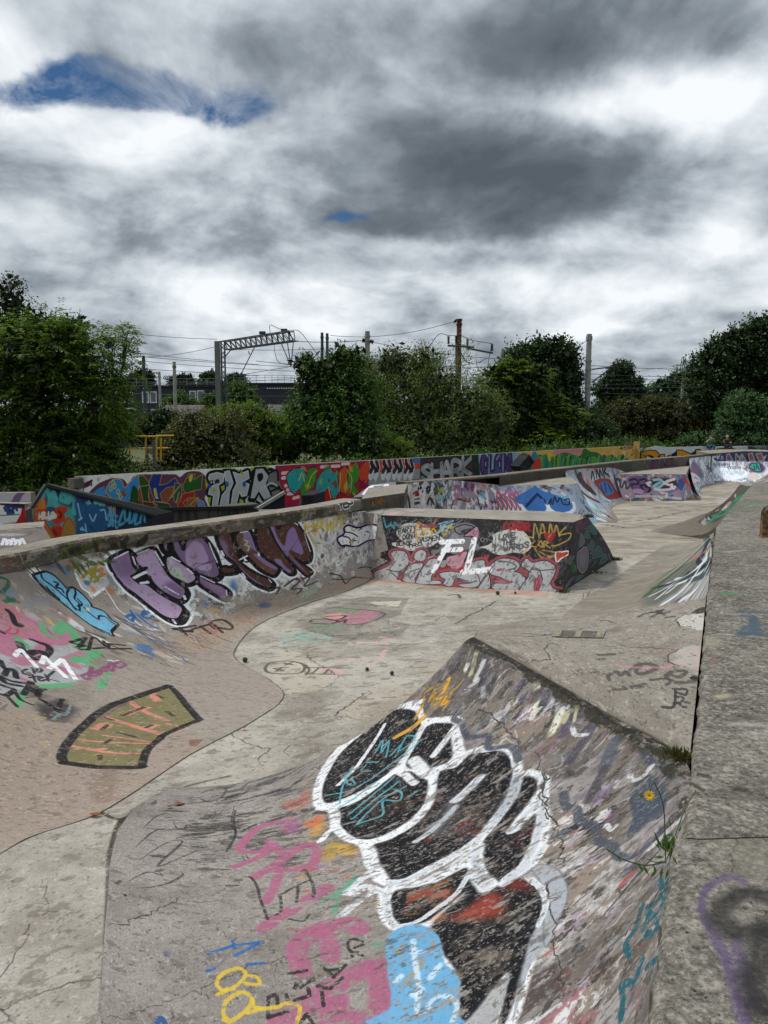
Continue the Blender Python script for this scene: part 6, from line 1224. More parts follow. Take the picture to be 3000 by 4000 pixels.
PT1=ruled(tr,[cfx(1640)+[0,.1,-.19],cfx(1800)*[1,1,0]+[0,.05,-.29],cfx(1960)*[1,1,0]+[0,.05,-.3],cfx(2090)*[1,1,0]+[0,.05,-.3],cfx(2190)*[1,1,0]+[0,.05,-.3],cfx(2230)*[1,1,0]+[0,.05,-.3]],80,8,True)
surf_obj('bench_top',PT1,m_bt,cc_dark,farw,zbot=-.6)
# fan-shaped transition between the boxes
tt=[cfx(2205)+[0,-.02,-.05],cfx(2264)+[0,-.02,-.05],cfx(2325)+[0,-.02,-.05],cfx(2391)+[0,-.02,-.1],cfx(2440)*[1,1,0]+[0,-.05,-.4]]
to=[at_z(2300,2035,FZ),at_z(2412,2038,FZ),at_z(2392,1985,FZ),at_z(2450,1962,FZ),at_z(2520,1950,FZ)]
PW3=qp([t_+[0,0,.006]for t_ in to],tt,[66,62,60,62,66],130,50)
q3=Paint(PW3,1000,640)
q3.poly([(0,110),(1000,110),(1000,640),(0,640)],(160,168,178),.8,sm=False,tex=True,soft=.2);q3.clutter(300,COOL+MIXP,(.15,.8),(0,.12,1,1),seed=116,a=(.4,.9),ang=1.55,kind=(.4,.4,.2));q3.clutter(40,DARKP+GREY,(.2,.8),(0,.5,1,1),seed=117,a=(.3,.7),ang=1.5)
q3.poly(cI([(50,450),(170,425),(220,470),(260,540),(320,580),(270,610),(180,615),(110,540)]),(150,54,48),.95);q3.poly(cI([(90,480),(150,450),(190,470),(220,510),(230,560),(170,580),(130,530)]),(64,120,180),.95);strokes(q3,[cI([(110,490),(140,560)]),cI([(150,470),(160,550)]),cI([(180,480),(210,540)])],.12,(30,60,110))
q3.poly(cH([(1070,380),(1110,340),(1140,420),(1220,500),(1260,560),(1180,520),(1110,450)]),(40,40,40),.9);strokes(q3,[cH([(1040,420),(1100,500),(1180,570),(1280,620)]),cH([(1060,330),(1090,400),(1150,470)])],.14,(52,54,52));strokes(q3,[cH([(980,380),(1050,470),(1130,590),(1230,660)]),cH([(1100,620),(1200,720),(1320,790)]),cH([(1050,560),(1120,650)])],.3,(170,200,220),.8);strokes(q3,[cH([(1060,640),(1180,680),(1280,760)]),cH([(1090,660),(1110,720),(1200,750)])],.07,(60,62,74))
q3.poly(cH([(1200,660),(1300,680),(1330,720),(1250,720)]),(110,160,160),.6,soft=.2)
strokes(q3,[cH([(1210,400),(1220,340),(1240,400)]),cH([(1255,395),(1255,320),(1280,380)]),cH([(1290,390),(1285,320),(1310,370)]),cH([(1330,390),(1310,290),(1340,300),(1330,340),(1380,380)])],.12,(36,34,36));strokes(q3,[cH([(1170,320),(1210,290),(1240,330)]),cH([(1250,270),(1300,290)])],.12,(190,90,60));strokes(q3,[cH([(1380,360),(1430,420),(1500,470),(1600,540)]),cH([(1300,560),(1380,610)])],.2,(176,210,218),.9)
m_w3=concrete('snake_wall_c',(134,124,112),img=q3.image('snake_wall_paint_c'),wear=.36,wear_w=.14,stain=.5,speck=.5)
surf_obj('fan_transition',PW3,m_w3,cc_side,farw,zbot=-1.6)
# second lower box: purple letters and white outlines
PW4=ruled([at_z(2420,1958,FZ)+[.1,-.2,0],at_z(2480,1958,FZ),at_z(2600,1957,FZ),at_z(2672,1957,FZ),at_z(2712,1946,FZ)],[at_y(2400,1853,30.0),at_y(2480,1852,29.9),at_y(2600,1853,30.0),at_y(2672,1853,30.1),at_y(2684,1850,31)],110,30,True)
q4=Paint(PW4,1000,420)
q4.poly([(0,40),(1000,40),(1000,420),(0,420)],(160,140,164),.85,sm=False,tex=True);q4.clutter(160,MIXP,(.1,.5),seed=118,a=(.4,.9));q4.clutter(40,DARKP,(.1,.5),(0,.7,1,1),seed=119,a=(.3,.7))
q4.poly(cI([(360,420),(440,400),(540,420),(560,470),(580,540),(520,560),(420,540),(370,480)]),(112,88,128),.95);strokes(q4,[cI([(380,440),(430,430),(460,470),(400,480)]),cI([(470,440),(520,430),(540,480),(480,490),(500,520)]),cI([(530,500),(570,520),(550,550)])],.08,(48,40,60));q4.poly(cI([(410,530),(460,520),(510,540),(490,562),(420,560)]),(190,150,184),.9)
q4.poly(cI([(585,440),(690,420),(790,430),(830,480),(800,530),(690,545),(600,510)]),(46,40,48),.85,soft=.05)
strokes(q4,[cI([(600,440),(660,435),(690,470),(640,510),(600,500),(660,460)])],.1,(150,206,212));strokes(q4,[cI([(790,430),(730,450),(700,470),(760,490),(760,520),(690,530),(610,525)]),cI([(770,480),(780,520),(800,500)]),cI([(570,460),(540,470),(560,490)])],.1,(226,214,218));q4.poly(cI([(830,440),(870,430),(890,460),(860,530),(830,520)]),(52,90,160),.9)
strokes(q4,[cI([(880,440),(940,500),(1000,560),(1060,600)])],.18,(196,60,66));strokes(q4,[cI([(240,450),(280,430),(300,510),(340,450),(350,520),(400,470),(400,510)])],.07,(60,60,64));strokes(q4,[cI([(440,590),(600,590),(850,610)])],.1,(200,204,206),.7)
surf_obj('bench_face',PW4,concrete('snake_wall_d',(128,118,108),img=q4.image('snake_wall_paint_d'),wear=.36,stain=.5),cc_side,farw,zbot=-1.6)
PT2=ruled([p_+[0,0,.004]for p_ in PW4[-1,::10]],[cfx(2410)*[1,1,0]+[.1,.1,-.44],cfx(2500)*[1,1,0]+[.1,.1,-.44],cfx(2640)*[1,1,0]+[0,.1,-.44],cfx(2700)*[1,1,0]+[0,.1,-.44]],60,8,True)
surf_obj('bench_top',PT2,m_bt,cc_dark,farw,zbot=-.7)
# upper band behind that tread, painted on the wall below the coping
seg=np.array([cfx(x)for x in np.linspace(1950,2779,90)])
PW5=np.stack([seg+[.02,-.03,-.62+.6*s_]for s_ in np.linspace(0,1,10)])
q5=Paint(PW5,2200,120)
q5.clutter(70,DARKP+GREY,(.1,.5),seed=120,a=(.5,.9));q5.poly([(0,0),(1000,0),(1000,120),(0,120)],(84,74,66),.85,sm=False,tex=True,soft=.1);q5.clutter(30,GREY,(.08,.4),(0,0,.45,1),seed=142,a=(.3,.7));q5.clutter(60,COOL,(.08,.3),(.45,0,1,1),seed=121,a=(.3,.8),kind=(.2,.2,.6))
q5.piece('RUNTA',(2545,1852),(2650,1851),(0,-44),.22,(142,62,126),line=(44,24,52),glow=(96,164,150),lw=.06,gw=.06,seed=3,gap=.05);strokes(q5,[cI([(400,370),(420,290),(450,360)]),cI([(450,300),(490,360),(520,300)])],.1,(84,150,130))
q5.poly(cI([(790,240),(900,220),(960,250),(940,300),(820,310)]),(170,150,156),.8)
surf_obj('painted_band',PW5,concrete('snake_wall_e',(112,104,98),img=q5.image('snake_wall_paint_e'),wear=.34,stain=.5),cc_side,farw,zbot=-.9)
# corner transition and the white bowl at the end
tt=[cfx(2690)+[0,-.05,-.1],cfx(2740)+[0,-.05,-.08],cfx(2775)+[0,-.05,-.1],at_z(2800,1801,-.5)*[1,1,1],at_z(2860,1802,-.5),at_z(2930,1803,-.5),at_z(3010,1803,-.5),at_z(3080,1803,-.5)]
to=[at_z(2738,1945,FZ),at_z(2735,1912,FZ),at_z(2760,1893,FZ),at_z(2810,1884,FZ),at_z(2870,1884,FZ),at_z(2945,1885,FZ),at_z(3010,1882,FZ),at_z(3080,1880,FZ)]
PW6=qp([t_+[0,0,.006]for t_ in to],tt,[60,62,64,66,68,68,68,68],150,40)
q6=Paint(PW6,1300,380)
q6.poly([(0,60),(1300,60),(1300,380),(0,380)],(170,180,196),.85,sm=False,tex=True,soft=.15);q6.clutter(240,COOL,(.2,1.0),seed=122,a=(.5,.95),ang=1.4);q6.layer((70,74,86),.14,.66,.03,.7,2,1.4,102);q6.layer((226,230,236),.2,.58,.03,.8,2,1.4,103)
q6.poly(cR([(480,760),(560,730),(800,740),(960,740),(1100,820),(1080,900),(960,960),(700,980),(560,900)]),(224,232,240),.95,soft=.08)
q6.clutter(60,[(236,240,244),(196,212,226),(170,190,214),(220,214,226)],(.2,.7),(.45,.15,.85,.7),seed=123,a=(.4,.9));q6.clutter(40,[(60,58,64),(190,130,80),(100,96,100),(196,150,110)],(.15,.5),(.42,.75,.75,1),seed=124,a=(.4,.85),kind=(.2,.2,.6))
for k in range(10):strokes(q6,[cR([(500+k*55,800+(k%3)*40),(520+k*55,770+(k%2)*40),(550+k*55,830+(k%3)*30),(510+k*55,860)])],.06,(150,166,186),.8)
strokes(q6,[cR([(720+50*k,740),(750+50*k,715),(770+50*k,745),(735+50*k,765),(720+50*k,740)])for k in range(5)]+[cR([(430+60*k,690),(460+60*k,640),(480+60*k,690),(440+60*k,680)])for k in range(5)],.06,(70,74,84))
q6.poly(cR([(1130,660),(1250,640),(1380,660),(1460,760),(1380,830),(1200,830),(1140,760)]),(96,60,110),.9,soft=.1);q6.outline(cR([(1150,720),(1200,660),(1250,660),(1330,650),(1350,720),(1370,790),(1300,810),(1230,770)]),.15,(30,40,46));q6.poly(cR([(1150,720),(1200,660),(1250,660),(1330,650),(1350,720),(1370,790),(1300,810),(1230,770)]),(64,160,140),.97);strokes(q6,[cR([(1230,700),(1250,770)]),cR([(1290,670),(1280,760)]),cR([(1310,720),(1340,780)])],.1,(30,60,64))
q6.poly(cR([(1120,860),(1220,830),(1330,880),(1330,950),(1200,980),(1110,930)]),(206,196,188),.9,soft=.05);q6.poly(cR([(0,660),(90,640),(170,760),(240,880),(220,950),(120,900),(0,850)]),(128,100,136),.9,soft=.04);strokes(q6,[cR([(200,780),(240,880),(230,950),(160,960),(60,880)])],.22,(104,170,148));q6.poly(cR([(170,600),(220,590),(280,720),(260,800),(200,740)]),(222,224,228),.9);strokes(q6,[cR([(0,860),(100,900),(170,990),(0,970)])],.2,(236,216,220));strokes(q6,[cR([(280,690),(370,770),(440,870),(500,960)]),cR([(300,760),(360,760)]),cR([(340,840),(400,800)]),cR([(400,940),(380,860)])],.08,(60,64,74))
surf_obj('end_bowl',PW6,concrete('snake_wall_f',(128,120,112),img=q6.image('snake_wall_paint_f'),wear=.36,stain=.45),cc_side,farw,zbot=-1.6)
# raised wall behind the end bowl
PU_=ruled([at_y(2772,1803,43.2),at_y(2920,1803,43.2),at_y(3090,1805,43.2)],[at_y(2776,1772,43.3),at_y(2912,1762,43.3),at_y(3090,1767,43.3)],80,12,False)
q7=Paint(PU_,1000,160);q7.poly([(0,0),(1000,0),(1000,160),(0,160)],(58,66,96),.9,sm=False,tex=True);q7.clutter(50,[(40,50,80),(96,84,120),(150,90,84),(70,90,140),(200,200,206),(46,44,50)],(.3,.9),seed=125,a=(.4,.8),ang=1.3)
for q,c in(([(690,600),(700,480),(750,470),(820,600)],(120,84,120)),([(870,600),(880,460),(980,600)],(110,84,78)),([(1120,470),(1200,450),(1250,600),(1150,600)],(150,92,84)),([(1270,470),(1380,450),(1430,600),(1330,600)],(152,96,90)),([(1000,480),(1080,600),(1010,600)],(100,84,100))):q7.poly(cR(q),c,.95,sm=False);q7.outline(cR(q),.06,(200,190,200),a=.7,sm=False)
strokes(q7,[cR([(420,560),(440,480),(460,540),(500,470),(520,560),(560,480)])],.09,(190,200,214))
upw=empty('raised_wall',PU_[0,40],'dark blue painted raised wall at the far end of the snake run','wall')
surf_obj('wall_face',PU_,concrete('raised_wall_concrete',(120,114,108),img=q7.image('raised_wall_paint'),wear=.34),cc_side,upw,zbot=-1.0)
mb=MB();tl=PU_[-1,::8];mb.add([tuple(p_+[0,0,.004])for p_ in tl]+[tuple(p_+[.6,3.4,.02])for p_ in tl[::-1]],[tuple(range(2*len(tl)))]);mb.add([tuple(tl[0]+[0,.01,0]),tuple(tl[0]+[.6,3.4,0]),tuple(tl[0]+[.6,3.4,-1]),tuple(tl[0]+[0,.01,-1])],[(0,1,2,3)]);mb.build('top_slab',[m_cop],upw)

# ================================================================== BACK WALLS
def wall(name,a,b,zt,zb,thick,label,cat,W_,H_,paintfn,base=(140,134,126),nu=120,group=None,wear=.33):
    """free-standing painted wall from a to b (front face towards the park)"""
    a=np.asarray(a,float);b=np.asarray(b,float);n=24
    L=np.linspace(0,1,nu)[:,None];f=a[None,:2]*(1-L)+b[None,:2]*L
    za=zt if np.isscalar(zt)else np.interp(L[:,0],np.linspace(0,1,len(zt)),zt)
    P=np.zeros((14,nu,3))
    for j,s_ in enumerate(np.linspace(0,1,14)):P[j,:,:2]=f;P[j,:,2]=zb*(1-s_)+za*s_
    p=Paint(P,W_,H_);paintfn(p)
    root=empty(name,((a[0]+b[0])/2,(a[1]+b[1])/2,zb),label,cat,group)
    m=concrete(name+'_paint_'+str(len(bpy.data.materials)),base,img=p.image(name+'_sheet'),wear=wear,wear_w=.1,stain=.4,speck=.4,bump=.3)
    surf_obj('painted_face',P,m,cc_side,root)
    d=(b-a)[:2];d/=np.linalg.norm(d);nn=np.array([-d[1],d[0]])*thick
    if nn[1]<0:nn=-nn
    k=np.arange(nu);V=[(x,y,z)for(x,y),z in zip(f,np.broadcast_to(za,(nu,)))]+[(x+nn[0],y+nn[1],z)for(x,y),z in zip(f,np.broadcast_to(za,(nu,)))]+[(x+nn[0],y+nn[1],zb)for x,y in f]
    fs=[(i,i+1,nu+i+1,nu+i)for i in range(nu-1)]+[(nu+i,nu+i+1,2*nu+i+1,2*nu+i)for i in range(nu-1)]
    b0=len(V);V+=[(f[0][0],f[0][1],zb),(f[-1][0],f[-1][1],zb)]
    fs+=[(b0,0,nu,2*nu),(b0+1,nu-1,2*nu-1,3*nu-1)]
    mesh_obj('wall_body',V,fs,[m_cop],root)
    return root
BW0=at_z(306,1862,-.05);BW1=at_z(2482,1741,-.05)
def paint_back(p):
    K=(24,24,28)
    def R_(x0,x1,c,a=1):p.poly([(x0,1700),(x1,1700),(x1,2100),(x0,2100)],c,a,sm=False)
    def band(x0,x1,c):
        u0=p.uv([(x0,1862-(x0-300)*.056+5)])[0][0];u1=p.uv([(x1,1862-(x1-300)*.056+5)])[0][0]
        p.poly([(u0,-5),(u1,-5),(u1,p.H+5),(u0,p.H+5)],c,1,sm=False,tex=True)
    band(290,1100,(232,232,230));band(1075,1450,(150,40,84));band(1440,1640,(70,72,80));band(1630,1850,(92,78,84));band(1845,1905,(34,40,38));band(1870,2030,(60,66,80));band(2015,2490,(206,166,84))
    # first piece: sky blue, green, navy, rust
    BLU,GRN,NAV,RST,MAR=(56,140,200),(36,76,40),(34,62,132),(140,80,54),(84,44,64)
    p.poly(cE([(200,290),(260,200),(330,160),(400,140),(480,150),(520,190),(560,130),(620,110),(700,110),(760,110),(900,110),(940,130),(1000,90),(1100,90),(1160,150),(1170,250),(1140,300),(1160,390),(980,400),(860,500),(720,500),(640,420),(400,340)]),MAR,.9)
    p.poly(cE([(210,290),(260,235),(330,200),(335,300),(330,330)]),BLU,1,sm=False)
    p.poly(cE([(330,330),(340,230),(380,330),(350,345)]),RST,1,sm=False)
    b=cE([(340,250),(370,180),(420,150),(465,165),(490,220),(550,160),(600,120),(600,240),(530,300),(560,380),(470,340),(420,330),(380,290)]);p.outline(b,.06,(210,150,90));p.poly(b,BLU,1,sm=True)
    p.poly(cE([(460,280),(480,230),(500,270),(530,270),(480,290)]),RST,1)
    for x,y in((378,225),(410,205),(438,250),(458,290),(398,180)):p.outline(cE([(x-12,y),(x,y-22),(x+12,y),(x,y+22)]),.03,(206,190,60))
    g=cE([(540,270),(560,200),(600,240),(610,330),(640,400),(560,380),(530,360)]);p.poly(g,GRN,1)
    r=cE([(600,250),(690,220),(700,320),(640,330),(600,330)]);p.poly(r,RST,1,sm=False)
    for q,c in(([(605,130),(640,120),(690,180),(680,210),(615,210)],(44,84,36)),([(620,210),(690,200),(680,280),(700,370),(650,360)],GRN),([(690,180),(720,110),(790,110),(770,200),(830,190),(900,140),(940,210),(940,270),(880,290),(800,330),(740,330),(710,260)],NAV),([(780,270),(830,220),(890,210),(880,270),(830,340),(800,330)],RST),([(720,330),(850,350),(880,400),(820,450),(790,390),(740,420),(760,360)],GRN),([(640,330),(720,340),(760,440),(700,430),(650,400)],(90,50,36)),([(720,470),(780,430),(800,470),(860,400),(880,450),(840,495),(740,500)],RST),([(965,200),(1010,110),(1060,110),(1050,160),(1120,110),(1110,230),(1040,240),(1000,270),(970,240)],(44,92,44)),([(960,270),(1050,250),(1060,290),(1000,300),(960,340),(1000,390),(940,390),(920,360),(950,320)],(166,44,34)),([(1000,320),(1080,300),(1060,360),(1000,380)],RST),([(1080,310),(1130,330),(1150,380),(1090,380)],(96,140,190)),([(900,180),(950,190),(950,280),(910,340),(890,320)],(50,78,90))):
        p.outline(cE(q),.045,(206,150,96),a=.9,sm=False);p.poly(cE(q),c,1,sm=False)
    for q in([(725,230),(745,225),(760,290),(770,300),(750,310),(735,290)],[(590,365),(620,360),(620,400),(595,395)],[(1010,130),(1040,110),(1040,150),(1020,175)]):p.poly(cE(q),(206,186,70),.95)
    strokes(p,[cE([(860,300),(940,200)]),cE([(910,330),(930,260)]),cE([(1020,360),(1070,310),(1090,300)])],.06,(170,170,60),.8)
    p.tag('DART',cE([(160,218)])[0],cE([(228,195)])[0],(0,-17),.05,(84,30,50),.95,seed=2)
    strokes(p,[cE([(90,150),(110,200),(140,160)]),cE([(120,230),(150,180)])],.12,(120,160,190),.6);p.poly(cE([(70,130),(160,130),(130,250),(60,260)]),(90,86,84),.75,soft=.1)
    # second: silver letters on lime
    p.poly(cE([(1150,130),(1240,80),(1340,60),(1450,75),(1560,45),(1660,50),(1659,200),(1659,330),(1560,380),(1300,390),(1190,380),(1160,280)]),(156,176,40),.95)
    SV=(176,180,186)
    q=[[(1180,110),(1240,95),(1300,110),(1290,170),(1250,200),(1260,260),(1240,380),(1200,380),(1210,280),(1170,270),(1180,220),(1240,180),(1190,180),(1170,140)],[(1300,90),(1340,80),(1370,180),(1340,250),(1330,380),(1260,380),(1280,280),(1320,230)],[(1370,90),(1420,110),(1490,80),(1500,140),(1450,170),(1500,190),(1480,280),(1440,290),(1420,250),(1390,380),(1350,380),(1370,240),(1400,180)],[(1540,90),(1600,70),(1640,110),(1630,180),(1570,230),(1640,310),(1600,340),(1540,300),(1560,380),(1490,380),(1470,320),(1500,280),(1530,200),(1530,130)],[(1660,85),(1700,90),(1720,140),(1690,190),(1650,200)]]
    for z in q:p.outline(cE(z),.2,K)
    for z in q:p.poly(cE(z),SV,1,sm=False)
    for z in q:p.outline(cE(z),.04,(226,230,234),a=.8,sm=False)
    for x,y,r in((1500,310,14),(1530,330,18),(1510,350,12),(1545,355,16),(1440,100,12),(1215,240,14)):p.poly(cE([(x-r,y),(x,y-r*1.3),(x+r,y),(x,y+r*1.3)]),K if x>1300 and x!=1440 else(156,176,40),1)
    for x,y in((1320,190),(1460,190),(1640,250),(1180,200)):p.poly(cE([(x-16,y),(x,y-26),(x+16,y),(x,y+24)]),(30,90,160),.9)
    p.tag('LT.TDO',cE([(1185,190)])[0],cE([(1255,178)])[0],(0,-12),.04,(20,20,24),.95)
    z=cG([(0,170),(50,165),(90,220),(70,280),(110,370),(60,390),(20,330),(-10,380),(-40,380)]);p.outline(z,.2,K);p.poly(z,SV,1,sm=False);p.poly(cG([(10,210),(45,200),(50,240),(20,260)]),K,1)
    # black and white painted figure is only hinted: a grey cluster of shapes
    p.poly(cG([(85,250),(110,190),(150,185),(160,240),(190,330),(150,380),(110,340)]),(110,114,112),.95);strokes(p,[cG([(90,200),(150,180),(160,250)]),cG([(100,290),(170,300)]),cG([(110,330),(160,310),(190,330)])],.09,K);strokes(p,[cG([(60,300),(110,270),(150,290)])],.08,(190,194,196))
    # third: teal, green, orange letters on red and magenta
    RED=(176,34,50)
    p.poly(cG([(190,180),(260,150),(350,170),(480,140),(620,130),(740,120),(770,200),(790,290),(700,370),(430,400),(230,420),(210,300)]),RED,1)
    for q in([(190,200),(250,195)],[(190,235),(240,230)],[(210,290),(250,285)],[(225,320),(260,315)],[(230,350),(270,345)],[(270,380),(310,370)],[(470,155),(520,150)],[(545,150),(600,148)],[(620,135),(670,130)],[(690,180),(720,178)],[(690,205),(720,200)],[(410,265),(440,262)],[(610,300),(640,296)],[(610,320),(640,316)]):strokes(p,[cG(q)],.13,(230,220,222),sm=False)
    TL,OG,GN2=(44,158,160),(214,96,40),(60,140,50)
    for q,c in(([(220,220),(270,170),(330,165),(365,220),(350,290),(290,330),(280,350),(240,310)],TL),([(360,240),(380,170),(440,160),(430,250),(410,300),(330,370),(320,320)],GN2),([(440,250),(480,190),(530,160),(560,200),(590,180),(600,330),(560,390),(520,300),(450,380),(430,320)],TL),([(590,200),(640,150),(680,190),(700,270),(650,350),(610,330)],(190,96,44)),([(680,160),(720,115),(750,180),(730,260),(700,280),(740,330),(700,360),(660,250)],GN2)):p.outline(cG(q),.07,(120,30,60));p.poly(cG(q),c,1,sm=False)
    p.clutter(50,[OG,TL,GN2,(90,60,130),(200,180,60),RED],(.12,.5),(p.uv([(1130,1900)])[0][0]/p.W,.2,p.uv([(1400,1880)])[0][0]/p.W,.92),seed=130,a=(.5,.95),kind=(.7,.2,.1))
    strokes(p,[cG([(310,250),(330,200),(350,260)]),cG([(370,300),(400,220),(440,180)]),cG([(600,330),(610,200)]),cG([(680,340),(690,240),(660,180)]),cG([(520,300),(540,380)])],.05,(226,200,90),.8)
    p.poly(cG([(740,200),(780,130),(830,110),(800,260),(770,280)]),(206,76,44),.95);strokes(p,[cG([(740,250),(790,290),(750,300),(780,250)])],.09,(110,30,70))
    # fourth: black and white slashes over chrome, on orange
    p.poly(cG([(820,110),(1180,75),(1180,230),(820,280)]),(206,76,44),1,sm=False);p.poly(cG([(815,200),(1180,170),(1180,240),(810,285)]),(150,152,156),1,sm=False)
    for x0 in(830,920,1000,1080):
        for d0,d1 in((0,0),(36,40)):strokes(p,[cG([(x0+d0,105),(x0+d1+10,160),(x0+d0-5,225)])],.30,(222,222,226),sm=False)
        for d0,d1 in((0,0),(36,40)):strokes(p,[cG([(x0+d0,108),(x0+d1+10,160),(x0+d0-5,190)])],.2,(34,38,48),sm=False)
        strokes(p,[cG([(x0,130),(x0+45,190)])],.18,(34,38,48),sm=False);strokes(p,[cG([(x0,230),(x0+50,200),(x0+30,260)])],.1,(200,202,206))
    p.poly(cG([(1125,90),(1180,80),(1180,120),(1140,130)]),(60,120,180),.9)
    # fifth: SHARK in chrome on pink and black
    p.poly(cG([(1185,80),(1560,55),(1560,225),(1185,260)]),(60,56,62),1,sm=False);p.clutter(26,[(196,60,96),(170,50,84),(40,38,44)],(.2,.6),(p.uv([(1645,1860)])[0][0]/p.W,.5,p.uv([(1835,1850)])[0][0]/p.W,1),seed=131,a=(.6,.95))
    p.piece('SHARK',cG([(1195,250)])[0],cG([(1555,220)])[0],(0,-66),.26,(150,152,156),line=(24,24,28),lw=.06,gap=.08,fills=[(176,178,182),(124,124,128)],seed=5)
    # sixth: purple GLOW-like letters in blue-white haze
    p.poly(cH([(160,160),(260,150),(520,150),(540,330),(180,380)]),(140,170,196),.9,soft=.1);p.piece('CLON',cH([(195,365)])[0],cH([(455,335)])[0],(0,-62),.36,(78,62,118),line=(20,18,36),lw=.08,fills=[(60,46,100),(50,90,150),(96,70,130)],seed=6,gap=.05,hi=(220,230,240))
    p.poly(cH([(100,170),(160,170),(180,380),(110,390)]),(30,48,38),.95,sm=False);p.clutter(8,[(140,50,60)],(.2,.4),(p.uv([(1845,1850)])[0][0]/p.W,.3,p.uv([(1868,1850)])[0][0]/p.W,.9),seed=132)
    # seventh: green run on yellow, pink haze
    p.poly(cH([(860,130),(960,120),(1140,110),(1150,160),(1000,180),(870,180)]),(196,116,160),.8,soft=.15)
    GR=[(36,110,52),(70,150,52),(30,120,96),(84,166,60),(24,84,50),(40,140,110)]
    p.poly(cH([(540,330),(560,170),(640,190),(660,240),(720,180),(850,200),(960,160),(1100,190),(1140,120),(1200,150),(1260,160),(1340,200),(1400,180),(1450,210),(1500,180),(1540,230),(1560,320),(600,340)]),(40,110,54),1)
    r=np.random.default_rng(77)
    for k in range(64):
        x=550+k*15.5;y=175+r.uniform(0,50);c=GR[r.integers(6)];z=[(x,330),(x+4,y+30),(x+20,y),(x+34,y+34),(x+32,330)]
        p.outline(cH(z),.05,[(20,50,30),(214,120,70),(180,200,190),(226,200,90)][r.integers(4)],a=.7);p.poly(cH(z),c,.95)
    p.poly(cH([(650,270),(660,220),(700,205),(740,230),(740,320),(690,330)]),(190,66,44),1);p.poly(cH([(655,215),(670,150),(690,140),(710,215)]),(44,124,170),1);p.poly(cH([(800,170),(840,165),(820,250)]),(220,190,50),.9)
    for k,x in enumerate((1345,1400,1450,1500)):strokes(p,[cH([(x,160),(x+15,150),(x+20,200),(x+5,230)])],.08,[(206,110,140),(200,200,206),(206,120,150),(220,226,226)][k])
    p.tag('HITMOUN',cH([(1510,132)])[0],cH([(1590,122)])[0],(0,-25),.07,(70,40,40),.95,seed=8,gap=.15);strokes(p,[cH([(1470,122),(1498,120)]),cH([(1484,108),(1498,120),(1486,132)]),cH([(1590,130),(1600,170),(1580,190),(1575,170)])],.08,(70,40,40),sm=False)
    # dark dirt and chips along the foot and the top edge
    p.clutter(120,[(60,58,56),(90,84,78),(120,70,80)],(.05,.2),(0,.9,1,1),seed=133,a=(.3,.7))
backw=wall('graffiti_wall',BW0,BW1,-.05,-2.0,.24,'long low back wall covered in graffiti pieces, white at the left turning yellow at the right','wall',4400,200,paint_back,nu=260,wear=.30)
mb=MB();e0=BW0;
for k in range(6):mb.box((e0[0]-.14-.05*(k%2),e0[1]+.12,-.25-k*.3),(.30+.1*(k%2),.42,.285),rz=.8)
mb.build('end_pier',[concrete('pier_blocks',(104,100,94),stain=.8,bump=.8)],backw)
e1=BW1;mb=MB();mb.box((e1[0]+.12,e1[1]+.1,-.9),(.26,.4,2.3),rz=.95);mb.build('end_pillar',[plain('yellow_painted_pillar',(196,160,92),.8,0,.4,8)],backw)
mb=MB();mb.box((e1[0]-.45,e1[1]+.1,.02),(.8,.5,.28),rz=.95);mb.build('cap_block',[cc_dark],backw);mb=MB();mb.box((e1[0]+.42,e1[1]+.35,.02),(.4,.5,.28),rz=.95);mb.build('cap_block',[cc_dark],backw)
def paint_run(p):
    p.poly([(0,0),(p.W,0),(p.W,p.H),(0,p.H)],(206,214,220),1,sm=False,tex=True)
    NV,OR=(24,34,84),(222,148,34)
    def L3(q,d=(-26,10)):
        for t_ in np.linspace(1,0,7):p.poly(cI([(x+d[0]*t_,y+d[1]*t_)for x,y in q]),NV,1,sm=False)
        p.outline(cI(q),.14,(20,22,40),sm=False);p.poly(cI(q),OR,1,sm=False)
    L3([(480,330),(484,180),(560,165),(620,172),(655,210),(650,330),(610,330),(600,220),(560,205),(525,215),(520,330)])
    L3([(665,330),(660,210),(700,205),(704,330)]);L3([(740,330),(738,215),(770,210),(775,330)])
    L3([(815,330),(817,165),(860,165),(955,205),(960,330),(930,330),(900,220),(860,205),(858,330)],(-50,30));L3([(992,330),(992,160),(1028,160),(1028,330)],(-48,30))
    L3([(1195,330),(1190,155),(1330,150),(1390,170),(1410,330),(1360,330),(1350,200),(1240,195),(1240,330)],(-60,34));p.poly(cI([(1040,205),(1050,180),(1075,190),(1075,215)]),(150,130,130),.9)
FW0=at_y(2484,1748,58.5);FW1=at_y(2925,1743,57.5)
runw=wall('graffiti_wall',FW0,FW1,[-.30,-.30,-.12,-.22,-.20,-.18,-.14,-.20,-.12,-.12,-.10],-2.0,.5,'far white wall with big orange and navy block letters where two people sit','wall',1400,260,paint_run,nu=160)
T0=at_y(2922,1744,56.6);T1=at_y(3120,1740,55.6)
tealw=wall('graffiti_wall',T0,T1,-.08,-2.0,.5,'dark teal painted wall at the far right end','wall',400,140,lambda p:(p.poly([(0,0),(p.W,0),(p.W,p.H),(0,p.H)],(34,72,76),.95,sm=False,tex=True),p.clutter(40,[(30,50,60),(70,110,120),(96,84,100),(40,90,80),(130,140,150)],(.3,1.2),seed=134,a=(.4,.8))))
